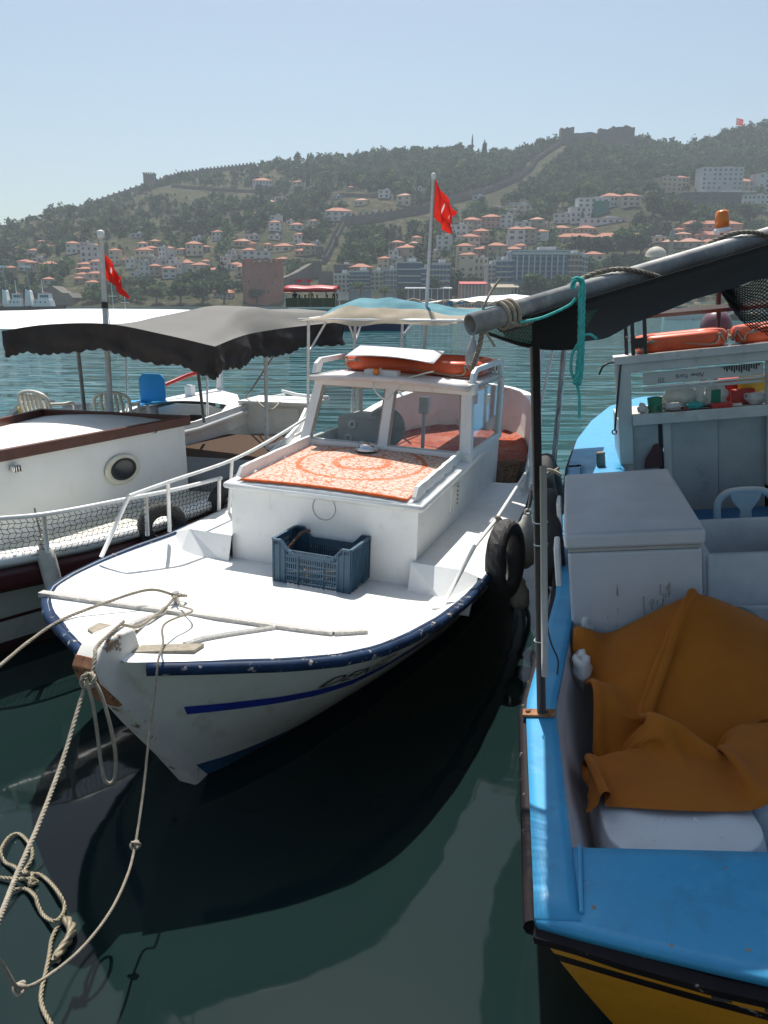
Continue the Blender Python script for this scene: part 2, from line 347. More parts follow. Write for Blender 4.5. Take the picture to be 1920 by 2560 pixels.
def rug_mat(name, field, ground, dark, edge, ring=True, scale=1.0):
    """woven rug: cream ground with vine-like motifs, medallion bands in UV"""
    m, t, b = nt(name); uv = N(t, 'ShaderNodeUVMap'); sp = N(t, 'ShaderNodeSeparateXYZ'); t.links.new(uv.outputs[0], sp.inputs[0])
    mp = N(t, 'ShaderNodeMapping'); mp.inputs['Scale'].default_value = (22 * scale, 24 * scale, 1); t.links.new(uv.outputs[0], mp.inputs[0])
    nn = noise(t, 1.3, 3, .6, mp.outputs[0]); 
    vadd = N(t, 'ShaderNodeVectorMath', operation='ADD'); t.links.new(mp.outputs[0], vadd.inputs[0]); t.links.new(nn.outputs['Color'], vadd.inputs[1])
    vo = N(t, 'ShaderNodeTexVoronoi', feature='DISTANCE_TO_EDGE'); vo.inputs['Scale'].default_value = 1.0; t.links.new(vadd.outputs[0], vo.inputs['Vector'])
    vine = ramp(t, vo.outputs['Distance'], [(.035, (1, 1, 1)), (.085, (0, 0, 0))])
    vo2 = N(t, 'ShaderNodeTexVoronoi'); vo2.inputs['Scale'].default_value = 2.1; t.links.new(vadd.outputs[0], vo2.inputs['Vector'])
    dots = ramp(t, vo2.outputs['Distance'], [(.16, (1, 1, 1)), (.24, (0, 0, 0))])
    cc = mixc(t, vine, ground, field); cc = mixc(t, math_(t, 'MULTIPLY', dots, .8), cc, dark)
    dx = math_(t, 'ABSOLUTE', math_(t, 'SUBTRACT', sp.outputs[0], .5)); dy = math_(t, 'ABSOLUTE', math_(t, 'SUBTRACT', sp.outputs[1], .62))
    if ring:
        d = math_(t, 'SQRT', math_(t, 'ADD', math_(t, 'POWER', math_(t, 'MULTIPLY', dx, 1.0), 2.0), math_(t, 'POWER', math_(t, 'MULTIPLY', dy, .95), 2.0)))
        d = math_(t, 'ADD', d, math_(t, 'MULTIPLY', math_(t, 'SUBTRACT', nn.outputs[0], .5), .06))
        for lo, hi in ((.145, .185), (.375, .405)):
            k = math_(t, 'MULTIPLY', math_(t, 'GREATER_THAN', d, lo), math_(t, 'LESS_THAN', d, hi))
            cc = mixc(t, math_(t, 'MULTIPLY', k, .85), cc, field)
        k = math_(t, 'LESS_THAN', d, .40); cc = mixc(t, math_(t, 'MULTIPLY', math_(t, 'MULTIPLY', k, vine), .7), cc, field)
    e = math_(t, 'MAXIMUM', math_(t, 'LESS_THAN', sp.outputs[1], .025), math_(t, 'GREATER_THAN', dx, .492)); cc = mixc(t, e, cc, edge)
    n9 = noise(t, 3, 4, .6, coords(t)); cc = mixc(t, ramp(t, n9.outputs[0], [(.4, (0, 0, 0)), (.8, (.35, .35, .35))]), cc, (.55, .45, .40))
    t.links.new(cc, b.inputs['Base Color']); b.inputs['Roughness'].default_value = 1; b.inputs['Specular IOR Level'].default_value = .1
    n8 = noise(t, 260, 2, .5, coords(t)); bump(t, b, math_(t, 'ADD', n8.outputs[0], vine), .5, .004); return m
M['rug'] = rug_mat('orange_rug', (.50, .13, .04), (.56, .46, .39), (.34, .20, .16), (.55, .12, .035))
M['rug2'] = rug_mat('red_rug', (.42, .10, .04), (.30, .075, .06), (.46, .34, .30), (.46, .10, .04), True, .7)
M['rug3'] = rug_mat('brown_rug', (.10, .05, .03), (.20, .13, .08), (.05, .03, .02), (.2, .13, .08), False, .8)
def matlib_net(name, c): return pmat(name, c, None, 30, .8)
M['net'] = matlib_net('black_net_cord', (.012, .012, .012))
# ------------------------------------------------------------------ water
def water_mat():
    m, t, b = nt('sea_water'); c = N(t, 'ShaderNodeTexCoord'); pos = c.outputs['Object']
    sp = N(t, 'ShaderNodeSeparateXYZ'); t.links.new(pos, sp.inputs[0])
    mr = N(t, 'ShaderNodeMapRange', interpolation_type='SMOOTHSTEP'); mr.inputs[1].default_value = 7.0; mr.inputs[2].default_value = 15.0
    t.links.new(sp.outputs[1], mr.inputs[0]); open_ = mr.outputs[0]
    def nz(scale, sx, sy, det=3, rough=.5, rot=0):
        mp = N(t, 'ShaderNodeMapping'); mp.inputs['Scale'].default_value = (sx, sy, 1); mp.inputs['Rotation'].default_value = (0, 0, rot); t.links.new(pos, mp.inputs[0])
        return noise(t, scale, det, rough, mp.outputs[0], .3).outputs[0]
    rip = math_(t, 'ADD', math_(t, 'MULTIPLY', nz(.85, .55, 1.9, 1.2, .45, .15), 1.0), math_(t, 'MULTIPLY', nz(.25, .7, 1.7, 1.5, .45, -.2), 2.2))
    calm = math_(t, 'ADD', math_(t, 'MULTIPLY', nz(.75, 1, 1, 2, .45), .055), math_(t, 'MULTIPLY', nz(3.2, 1, 1, 2, .4), .006))
    h = math_(t, 'ADD', math_(t, 'MULTIPLY', rip, math_(t, 'MULTIPLY', open_, .55)), calm)
    bump(t, b, h, 1.0, .42)
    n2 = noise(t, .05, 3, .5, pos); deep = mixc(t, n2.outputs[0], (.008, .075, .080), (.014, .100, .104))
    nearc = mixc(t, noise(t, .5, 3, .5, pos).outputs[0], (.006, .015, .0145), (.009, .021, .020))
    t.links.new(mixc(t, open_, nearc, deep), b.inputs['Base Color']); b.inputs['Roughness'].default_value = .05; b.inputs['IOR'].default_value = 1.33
    return m
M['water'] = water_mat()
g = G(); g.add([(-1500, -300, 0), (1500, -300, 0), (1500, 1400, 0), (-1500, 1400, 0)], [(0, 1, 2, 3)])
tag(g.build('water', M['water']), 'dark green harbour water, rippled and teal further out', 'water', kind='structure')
# ------------------------------------------------------------------ hill
RIDGE_PX = [(-300, 735), (-120, 690), (0, 628), (52, 578), (120, 556), (210, 520), (300, 490), (359, 470), (451, 440), (540, 428), (636, 418), (720, 410), (810, 405), (900, 396), (995, 390),
            (1080, 386), (1168, 385), (1284, 392), (1340, 374), (1388, 358), (1440, 356), (1500, 358), (1580, 360), (1640, 366), (1695, 375), (1740, 366), (1793, 352), (1860, 336), (1920, 324), (2050, 318), (2300, 380), (2600, 520)]
YR, YS = 850.0, 400.0
RIDGE = []
for px, py in RIDGE_PX:
    p = at_y(px, py, YR); RIDGE.append((p.x, max(p.z, 3.0)))
RX = np.array([r[0] for r in RIDGE]); RZ = np.array([r[1] for r in RIDGE])
def fb(x, y): return (np.sin(x * .021 + 1.3) * np.cos(y * .027 + .4) + .6 * np.sin(x * .047 + y * .031) + .4 * np.cos(x * .083 - y * .071 + 2)) / 2
def hill(x, y):
    x = np.asarray(x, float); y = np.asarray(y, float)
    v = (y - YS) / (YR - YS); zr = np.interp(x, RX, RZ, left=3, right=40)
    up = np.clip(v, 0, 1) ** 1.04; dn = np.clip(1 - (v - 1) * .9, 0.2, 1)
    n = fb(x, y) * 7 * np.clip(v * (1 - v) * 4, 0, 1) * np.clip(zr / 60, 0, 1)
    return 2.0 + np.where(v <= 1, zr * up + n - 2 * up, zr * dn)
def hill_hit(px, py):
    d = ray(px, py); Y = np.arange(YS, 900, 1.0); z = CAM_H + d.z / d.y * Y; x = d.x / d.y * Y
    k = np.nonzero(z <= hill(x, Y))[0]
    i = k[0] if len(k) else int(np.argmin(z - hill(x, Y)))
    return Vector((float(x[i]), float(Y[i]), float(hill(x[i], Y[i]))))
def hill_mat():
    m, t, b = nt('hill_soil'); v = coords(t); n1 = noise(t, .03, 6, .65, v); n2 = noise(t, .22, 5, .65, v)
    c1 = ramp(t, n2.outputs[0], [(.30, (.028, .036, .016)), (.50, (.06, .058, .028)), (.64, (.135, .105, .068)), (.78, (.21, .165, .11))])
    c2 = ramp(t, n2.outputs[0], [(.30, (.022, .032, .014)), (.62, (.045, .048, .022)), (.80, (.13, .10, .06))])
    t.links.new(mixc(t, ramp(t, n1.outputs[0], [(.4, (0, 0, 0)), (.6, (1, 1, 1))]), c1, c2), b.inputs['Base Color']); b.inputs['Roughness'].default_value = 1
    b.inputs['Specular IOR Level'].default_value = .1; bump(t, b, n2.outputs[0], .6, 2.0); return m
M['hill'] = hill_mat()
g = G(); xs = np.arange(-1000, 1001, 12.5); ys = np.concatenate([np.arange(YS, 900, 9.0), np.arange(900, 1300, 40)])
XX, YY = np.meshgrid(xs, ys); ZZ = hill(XX, YY); ZZ[-1] = -1
nx, ny = len(xs), len(ys)
g.add(np.stack([XX, YY, ZZ], -1).reshape(-1, 3).tolist(), [(j * nx + i, j * nx + i + 1, (j + 1) * nx + i + 1, (j + 1) * nx + i) for j in range(ny - 1) for i in range(nx - 1)])
tag(g.build('hill', M['hill'], smooth_=True), 'long castle hill rising behind the harbour', 'hill', kind='structure')
M['quay'] = pmat('quay_stone', (.34, .32, .28), (.24, .23, .20), .2, .85)
g = G(); g.box((0, 396, .9), (2000, 9, 2.6)); tag(g.build('quay', M['quay']), 'low stone quay along the far shore', 'quay', kind='structure')
g = G(); g.box((0, -4.2, .0), (60, 7, 1.8)); tag(g.build('near_quay', M['quay']), 'concrete quay on which the viewer stands', 'quay', kind='structure')
# ------------------------------------------------------------------ foliage
def leaf_mat(name, attr=True, c=(.05, .075, .025)):
    m, t, b = nt(name); b.inputs['Roughness'].default_value = .8; b.inputs['Specular IOR Level'].default_value = .2
    if attr:
        a = N(t, 'ShaderNodeAttribute', attribute_name='tint'); src = a.outputs['Color']
    else:
        n1 = noise(t, .6, 4, .6, coords(t)); src = mixc(t, n1.outputs[0], c, tuple(k * 1.7 for k in c))
    t.links.new(src, b.inputs['Base Color']); tr = N(t, 'ShaderNodeBsdfTranslucent'); t.links.new(src, tr.inputs[0])
    mx = N(t, 'ShaderNodeMixShader'); mx.inputs[0].default_value = .3; t.links.new(b.outputs[0], mx.inputs[1]); t.links.new(tr.outputs[0], mx.inputs[2])
    t.links.new(mx.outputs[0], t.nodes['Material Output'].inputs[0]); return m
M['leaf'] = leaf_mat('foliage')
M['bark'] = pmat('bark', (.10, .08, .06), (.07, .055, .04), 2, .9)
def leaf_cloud(cent, rad, tall, K, size, tint):
    """triangles spread through ellipsoid crowns: cent (n,3) rad (n) tall (n) -> verts, tints"""
    n = len(cent); d = rng.normal(size=(n, K, 3)); d /= np.linalg.norm(d, axis=2, keepdims=True)
    d[..., 2] = np.where(d[..., 2] < -.45, -d[..., 2], d[..., 2])
    lump = 1 + .28 * np.sin(d[..., 0] * 4 + cent[:, None, 0]) * np.cos(d[..., 1] * 5 + cent[:, None, 1]) + .15 * np.sin(d[..., 2] * 7 + cent[:, None, 2])
    rr = (rng.random((n, K)) ** .35) * lump
    sc3 = np.stack([rad, rad, tall], -1)[:, None, :]
    P = cent[:, None, :] + d * rr[..., None] * sc3
    a = rng.normal(size=(n, K, 3)); a /= np.linalg.norm(a, axis=2, keepdims=True)
    q = np.cross(a, d); q /= (np.linalg.norm(q, axis=2, keepdims=True) + 1e-6); q2 = np.cross(q, a)
    s = (size * rad)[:, None, None] * rng.uniform(.6, 1.3, (n, K, 1))
    V = np.stack([P + q * s, P - q * s * .5 + q2 * s * .8, P - q * s * .5 - q2 * s * .8], 2)
    T = np.clip(tint[:, None, :] * rng.uniform(.75, 1.3, (n, K, 1)), 0, 1)
    T = np.repeat(T[:, :, None, :], 3, 2)
    return V.reshape(-1, 3), T.reshape(-1, 3)
def leaf_object(name, V, T, parent=None, mat_=None):
    n = len(V) // 3; me = bpy.data.meshes.new(name); me.vertices.add(len(V)); me.vertices.foreach_set('co', V.astype(np.float32).ravel())
    me.loops.add(len(V)); me.loops.foreach_set('vertex_index', np.arange(len(V), dtype=np.int32))
    me.polygons.add(n); me.polygons.foreach_set('loop_start', np.arange(0, len(V), 3, dtype=np.int32)); me.polygons.foreach_set('loop_total', np.full(n, 3, np.int32))
    at = me.color_attributes.new('tint', 'FLOAT_COLOR', 'POINT'); at.data.foreach_set('color', np.concatenate([T, np.ones((len(T), 1))], 1).astype(np.float32).ravel())
    me.materials.append(mat_ or M['leaf']); me.update(); me.validate()
    o = bpy.data.objects.new(name, me); col.objects.link(o)
    if parent: o.parent = parent
    return o
TINT = np.array([(.038, .080, .030), (.052, .098, .034), (.028, .062, .028), (.070, .098, .044), (.095, .135, .046)])
# ------------------------------------------------------------------ hillside buildings
def wallm(name, c): return pmat(name, c, tuple(k * .8 for k in c), .35, .85, dirt=(tuple(k * .5 for k in c), .8, .58, .5))
W = {'w': wallm('render_white', (.60, .59, .56)), 'c': wallm('render_cream', (.58, .50, .36)), 't': wallm('render_tan', (.42, .33, .23)), 'p': wallm('render_pink', (.50, .28, .22)),
     'g': wallm('render_grey', (.42, .43, .44)), 's': wallm('old_stone', (.27, .23, .18)), 'b': wallm('blue_grey_cladding', (.20, .27, .33)), 'k': wallm('dark_cladding', (.10, .11, .12))}
WNAME = {'w': 'white', 'c': 'cream', 't': 'tan', 'p': 'pink', 'g': 'grey', 's': 'stone', 'b': 'blue-grey', 'k': 'dark'}
M['tile'] = pmat('terracotta_tiles', (.40, .150, .085), (.30, .110, .065), .9, .85, bmp=.3, bscale=3)
M['tile2'] = pmat('faded_tiles', (.46, .24, .16), (.36, .18, .12), .9, .85)
M['roofgrey'] = pmat('pale_roof', (.50, .50, .50), (.40, .40, .40), .6, .7)
M['win'] = pmat('far_window', (.035, .045, .055), (.06, .075, .09), 1, .2)
unit = G().box((0, 0, 0), (1, 1, 1)); _u = unit.build('window', M['win']); UNIT = _u.data; bpy.data.objects.remove(_u)
def unitbox(name, mat_, c, d, parent):
    if mat_ is M['win']: me = UNIT
    else:
        key = 'unit_' + mat_.name; me = bpy.data.meshes.get(key)
        if me is None: me = UNIT.copy(); me.name = key; me.materials[0] = mat_
    o = bpy.data.objects.new(name, me); col.objects.link(o); o.parent = parent; o.location = c; o.scale = d; return o
ITEMS = []          # (px, py, base descriptor, plural noun, root) for labels that single out
KEEP = []           # spots to keep free of wood
def house(px, py, wpx, wall, roof, floors, rz=None, depth=None, hpx=None, desc=None, noun='house', pos=None, cat='house', wins=True):
    p = pos or hill_hit(px, py); dist = p.length; wd = wpx * dist / FPX
    h = hpx * dist / FPX if hpx else floors * max(2.7, min(3.4, wd * .33)); d = depth or max(6.0, min(wd * .8, 14)); rz = random.uniform(-.35, .35) if rz is None else rz
    root = empty(noun.replace(' ', '_'), (p.x, p.y, p.z - .6), (0, 0, rz)); h += .6
    y0 = d / 2
    G().box((0, y0, h / 2 - 2), (wd, d, h + 4)).build('wall', W[wall], root)
    g = G(); e = .5
    if roof in 'rq':
        rh = min(wd, d) * .22
        g.add([(-wd / 2 - e, -e, h), (wd / 2 + e, -e, h), (wd / 2 + e, d + e, h), (-wd / 2 - e, d + e, h), (-wd / 2 - e, -e, h + .25), (wd / 2 + e, -e, h + .25), (wd / 2 + e, d + e, h + .25), (-wd / 2 - e, d + e, h + .25),
               (-max(.3, wd / 2 - d / 2), d / 2, h + rh + .25), (max(.3, wd / 2 - d / 2), d / 2, h + rh + .25)],
              [(3, 2, 1, 0), (0, 1, 5, 4), (1, 2, 6, 5), (2, 3, 7, 6), (3, 0, 4, 7), (4, 5, 9, 8), (5, 6, 9), (6, 7, 8, 9), (7, 4, 8)])
        g.build('roof', M['tile'] if roof == 'r' else M['tile2'], root)
    else:
        g.box((0, y0, h + .2), (wd + .5, d + .5, .4)); g.box((wd * .2, y0, h + .9), (wd * .25, d * .3, 1.2)); g.build('roof', M['roofgrey'], root)
    if wins:
        nf = max(1, int(round((h - .6) / 3.1))); fh = (h - .6) / nf; nw = max(2, min(8, int(wd / random.uniform(2.4, 4.2)))); ww = wd / nw
        for f in range(nf):
            for i in range(nw):
                if random.random() < .1: continue
                unitbox('window', M['win'], (-wd / 2 + ww * (i + .5), -.02, .6 + fh * (f + .52)), (ww * random.uniform(.3, .55), .16, fh * random.uniform(.36, .55)), root)
    rn = {'r': 'red-roofed', 'q': 'faded-red-roofed', 'f': 'flat-roofed'}[roof]
    ITEMS.append((px, py, desc or f'{rn} {WNAME[wall]} {noun}', noun, root)); tag(root, 'x', cat); KEEP.append((p.x, p.y, wd))
    return root, wd, d, h
def crop(k, x, y):
    s, ox, oy = {1: (.3858, 0, 250), 2: (.3858, 560, 350), 3: (.4641, 1150, 250)}[k]; return ox + x * s, oy + y * s, s
HL = {1: '''130,985,60,cr1 200,1005,50,wr1 290,975,60,tr1 480,995,80,wr2 550,985,42,wf2 610,972,40,tr1 585,1060,100,wf3 745,1070,62,cr3 160,1112,70,wr2 205,1118,60,tr2 300,1100,90,wr1
540,1098,80,wr1 535,1130,80,tr1 615,1145,60,wr3 530,1165,70,wr1 610,1195,80,cr2 515,1192,50,tr1 600,1218,74,wr1 315,1196,60,wr1 810,1068,46,tr1 845,1095,50,wf2 925,1045,92,cr2 985,1020,72,tr2 965,1078,70,tf2
1020,1095,60,gf2 925,960,62,wr1 1010,945,60,tr1 1052,1045,40,wf3 1100,1025,60,wr2 1105,1098,72,wf2 940,1145,60,wf3 1003,1142,70,tr2 880,1148,70,wf1 1155,1128,50,wf2 1212,1122,80,wr2 1290,1140,92,cr2 1370,1135,72,tr1 1100,1158,84,wr2
1207,1075,40,pr1 1335,1080,50,wr1 1262,1010,100,cr2 1340,985,44,tr1 1400,912,56,wr2 1275,915,50,wf1 1560,955,92,tr1 1502,1038,40,wf2 1612,1040,84,wr2 1637,990,30,wr2 1538,1098,74,cr1 1570,1148,60,cr2 1410,1280,56,wr1 1465,1278,60,wr1 1452,1110,44,wf3 240,1055,62,wf1 880,895,62,gf1 1165,1000,44,wr1 70,1120,50,tr1 20,1115,40,wr1 270,945,40,tr1''',
 2: '''250,318,112,wr2 472,318,56,cr2 380,400,92,wf1 300,425,60,tq1 1036,378,68,wf2 885,425,82,cq1 1162,425,88,cq2 745,528,166,wr2 342,548,74,wf2 330,590,72,wr2 470,585,84,wr1 325,648,68,wf1 480,672,52,wr2 280,708,48,cr1
186,732,36,pr2 375,728,110,cr1 500,712,80,tr1 560,745,72,tr2 490,752,62,pr1 110,695,92,tq1 158,768,92,wr1 250,790,92,wf2 62,780,44,wf1 372,806,64,tr1 80,842,72,wr1 112,888,56,cr2 598,690,52,wf1 577,552,42,wr1 432,552,44,wf1
372,1030,100,cr1 900,870,130,tr1 780,850,110,kf1 1250,690,64,cr2 1130,728,84,pr2 1172,780,110,tr2 1098,780,60,wf2 1195,712,52,cq1 1242,730,52,tq2 1418,715,84,wf3 1516,660,104,wf3 1600,590,84,tq2 1362,785,72,cf2 1030,835,72,cr2 1122,838,76,cf2
1556,880,104,cr5 1640,770,44,pr2 1640,880,54,cf3 1215,800,60,wf1 1600,700,70,wq2 565,330,30,wf1 730,385,50,gf1 960,500,90,cf1 1260,330,40,wf1 180,650,90,gf1 20,1030,60,wr1 820,330,36,tr1''',
 3: '''65,705,92,cr2 165,690,92,pr2 248,690,62,wf3 292,640,62,cf2 62,800,90,cr2 112,770,82,tr2 302,790,86,wr3 372,775,70,tr3 440,760,66,wr2 545,720,86,tr1 552,668,92,wf2 460,690,60,cf1 340,715,80,wf2 410,700,70,tq2 828,575,112,wr2 922,575,92,cr2 1136,520,104,tf4
1204,470,62,tr2 1555,492,100,cr2 1636,500,70,wf4 1590,592,112,wf3 1180,725,52,tr1 690,722,92,tr1 200,850,100,tr2 145,835,90,cr1 285,838,84,tr1 322,812,62,wr1 35,960,84,cr4 112,962,72,cf4 170,975,60,wf3 235,975,86,gf4 725,900,92,cr2 1290,545,60,wf2 1060,770,90,cf1 1240,800,110,tq1 1130,800,80,sq1
20,760,50,wf2 100,540,60,gf1 190,605,80,cf1 320,580,100,gf1 330,620,90,cf2 1350,800,90,tr1 20,690,40,tr1 970,545,50,pf1 1215,750,60,tq1'''}
for k, s_ in HL.items():
    for it in s_.split():
        a = it.split(','); px, py, s = crop(k, float(a[0]), float(a[1])); house(px, py, float(a[2]) * s, a[3][0], a[3][1], int(a[3][2]))
# long low blocks and larger named buildings
def block(k, x0, x1, y0, y1, wall, roof, desc, noun='building', rz=0.0, depth=None, wins=True, Y=None):
    px, py, s = crop(k, (x0 + x1) / 2, y1); pos = None
    if Y:
        q = at_y(px, py, Y); pos = Vector((q.x, Y, float(q.z)))
    return house(px, py, (x1 - x0) * s, wall, roof, 1, rz, depth, hpx=(y1 - y0) * s, desc=desc, noun=noun, pos=pos, cat='building', wins=wins)
block(3, 1225, 1500, 680, 718, 'p', 'r', 'long red-roofed pink barracks on the right slope', depth=12)
block(3, 1290, 1535, 735, 765, 'p', 'r', 'lower long red-roofed pink barracks on the right slope', depth=12)
block(3, 530, 735, 745, 775, 't', 'r', 'long low red-roofed tan building above the dark trees', depth=12)
block(3, 735, 1010, 750, 805, 'c', 'r', 'long red-roofed cream school-like building beside the palm', depth=14)
block(3, 1310, 1500, 395, 510, 'g', 'f', 'tall grey apartment block high on the right slope', depth=14)
block(3, 1222, 1558, 515, 588, 'k', 'f', 'long dark building with a pale flat roof on the right slope', depth=12)
block(3, 600, 700, 590, 660, 'w', 'f', 'white stepped terrace building below the green netting', depth=10)
block(3, 670, 885, 645, 672, 'w', 'f', 'long white low building in front of the stepped terrace', depth=8)
r_, wd, d, h = block(3, 640, 790, 545, 632, 'w', 'f', 'white triangular-fronted building half wrapped in green netting', depth=10)
G().box((wd * .24, -.5, h * .45), (wd * .5, .6, h * .8)).build('green_netting', pmat('green_net', (.02, .16, .13), None, 1, .8), r_)
# waterfront hotels with balconies
M['hotelglass'] = pmat('hotel_glass', (.012, .06, .13), (.02, .09, .18), .3, .35)
def hotel(k, x0, x1, y0, y1, wall, desc, glass=True, cols=0, fl=6, nb=4):
    px, py, s = crop(k, (x0 + x1) / 2, y1); dist = 420; wd = (x1 - x0) * s * dist / FPX; q = at_y(px, py, 412); h = (y1 - y0) * s * dist / FPX
    root = empty('hotel', (q.x, 412, 2.0)); base = q.z - 2; H_ = base + h
    G().box((0, 7, H_ / 2), (wd, 14, H_)).build('wall', W[wall], root)
    g = G(); g.box((0, 7, H_ + .35), (wd + .8, 14.8, .7)); g.box((wd * .15, 8, H_ + 1.6), (wd * .3, 6, 2.0)); g.build('roof', M['roofgrey'], root)
    fh = h / fl; bw = wd / nb
    for f in range(fl):
        for i in range(nb):
            unitbox('window', M['hotelglass'] if glass else M['win'], (-wd / 2 + bw * (i + .5), -.02, base + fh * (f + .5)), (bw * .86 if glass else bw * .62, .24, fh * .62), root)
        if not cols: unitbox('balcony', W['w'], (0, -.75, base + fh * (f + .06)), (wd * .96, 1.5, fh * .16), root)
    for i in range(cols): unitbox('column', W['w'], (-wd / 2 + wd * (i + 1) / (cols + 1), -.5, base + h * .45), (.6, .9, h * .82), root)
    if cols: unitbox('sign_beam', W['w'], (0, -.4, base + h * .93), (wd * .98, .9, h * .09), root)
    ITEMS.append((px, py, desc, 'hotel', root)); tag(root, 'x', 'hotel'); KEEP.append((q.x, 412, wd)); return root
hotel(2, 716, 812, 885, 990, 'w', 'white apartment hotel with dark loggias nearest the brick tower', False, 0, 4, 4)
hotel(2, 814, 948, 868, 975, 'b', 'blue-grey glazed hotel with striped balconies', True, 0, 5, 5)
hotel(2, 952, 1030, 868, 975, 'c', 'narrow cream hotel with balconies beside the blue-grey hotel', False, 0, 4, 3)
hotel(2, 1032, 1118, 858, 975, 'g', 'pale grey balcony hotel left of the dark glazed one', False, 0, 4, 4)
hotel(2, 1126, 1272, 815, 970, 'k', 'large dark glazed hotel with a white roof edge on the waterfront', True, 0, 4, 7)
hotel(2, 1276, 1330, 850, 970, 'b', 'slim blue-grey hotel bay right of the flag pole', True, 0, 4, 2)
hotel(2, 1334, 1460, 820, 950, 'w', 'white arched-front hotel with dark glass behind the flag', True, 0, 4, 6)
hotel(3, 282, 572, 832, 975, 'b', 'wide blue glass hotel with slender white columns', True, 9, 6, 10)
hotel(3, 572, 650, 850, 990, 'p', 'salmon and grey hotel beside the blue glass hotel', False, 0, 5, 4)
hotel(3, 652, 680, 860, 985, 'g', 'narrow grey hotel wing right of the salmon hotel', False, 0, 5, 2)
hotel(3, 148, 188, 900, 985, 'w', 'small white balcony hotel at the water left of the blue glass one', False, 0, 4, 2)
hotel(3, 190, 280, 880, 985, 'g', 'grey balcony hotel adjoining the blue glass hotel', True, 0, 4, 3)
# restaurants with red awnings by the quay
for k, x0, x1, y0, y1, w_, desc in ((2, 1180, 1470, 965, 990, 'k', 'long low dark quayside arcade below the hotels'), (3, 170, 310, 1000, 1050, 'c', 'cream open-sided quayside cafe with a pale awning'), (3, 0, 140, 990, 1020, 'p', 'red-awninged quayside restaurant row')):
    px, py, s = crop(k, (x0 + x1) / 2, y1); q = at_y(px, py, 402); wd = (x1 - x0) * s * 405 / FPX; h = (y1 - y0) * s * 405 / FPX
    root = empty('restaurant', (q.x, 402, 1.0)); G().box((0, 4, (q.z + h * .7) / 2), (wd, 6, q.z + h * .7)).build('wall', W[w_], root)
    aw = G(); aw.prism([(-2.5, q.z + h * .55), (6, q.z + h), (6, q.z + h - .5), (-2.5, q.z + h * .55 - .4)], 0, -wd / 2, wd / 2); aw.build('awning', M['redplastic'] if w_ == 'p' else M['cream_canvas'] if w_ == 'c' else W['g'], root)
    for i in range(8): unitbox('post', W['w'], (-wd / 2 + wd * (i + .5) / 8, -2.2, q.z / 2 + h * .2), (.35, .35, q.z + h * .4), root)
    tag(root, desc, 'restaurant'); KEEP.append((q.x, 402, wd))
# ------------------------------------------------------------------ fortifications
M['fort'] = pmat('fort_stone', (.145, .13, .105), (.10, .09, .075), .25, .95, bmp=.4, bscale=2, dirt=((.08, .08, .05), .6, .55, .6))
M['brick_tower'] = pmat('red_brick_tower', (.36, .135, .09), (.28, .105, .072), .16, .95, bmp=.4, bscale=2.5, dirt=((.36, .22, .16), .5, .55, .6))
def merlon_wall(name, pts, ht, th, label, merl=True, sp=3.0, mh=1.6):
    root = empty(name, (pts[0].x, pts[0].y, pts[0].z)); tag(root, label, 'wall'); o = pts[0]
    gw = G(); gm = G(); P = [p - o for p in pts]
    for a, b in zip(P[:-1], P[1:]):
        d = Vector((b.x - a.x, b.y - a.y, 0)); L_ = d.length
        if L_ < .2: continue
        n = Vector((-d.y, d.x, 0)).normalized() * th / 2
        V = [a - n, b - n, b + n, a + n]; V = [v + Vector((0, 0, -4)) for v in V] + [v + Vector((0, 0, ht)) for v in V]
        gw.add(V, [(3, 2, 1, 0), (4, 5, 6, 7), (0, 1, 5, 4), (1, 2, 6, 5), (2, 3, 7, 6), (3, 0, 4, 7)])
        if merl:
            k = int(L_ / sp)
            for i in range(k):
                c = a.lerp(b, (i + .5) / k) + Vector((0, 0, ht + mh / 2)); gm.box(c, (sp * .52, th * .7, mh), (0, 0, math.atan2(d.y, d.x)))
    gw.build('rampart', M['fort'], root)
    for p in pts: KEEP.append((p.x, p.y, 7)); KEEP.append((p.x, p.y - 14, 4))
    if merl: tag(gm.build('merlons', M['fort'], root), kind='stuff')
    return root
def ridge_pts(lst, dz=0): return [Vector((q.x, YR - 4, float(hill(q.x, YR - 4)) + dz)) for q in (at_y(px, py, YR - 4) for px, py in lst)]
def along(p0, p1, n): return [(lerp(p0[0], p1[0], i / n), lerp(p0[1], p1[1], i / n)) for i in range(n + 1)]
merlon_wall('fortification', ridge_pts(along((-20, 640), (52, 580), 4)), 3, 2, 'short run of wall at the foot of the left ridge')
merlon_wall('fortification', ridge_pts(along((56, 576), (362, 470), 22)), 3.6, 2.2, 'long crenellated wall climbing the left skyline to the square tower')
merlon_wall('fortification', ridge_pts(along((388, 460), (640, 415), 14)), 3.5, 2.2, 'crumbling crenellated wall right of the square tower on the skyline')
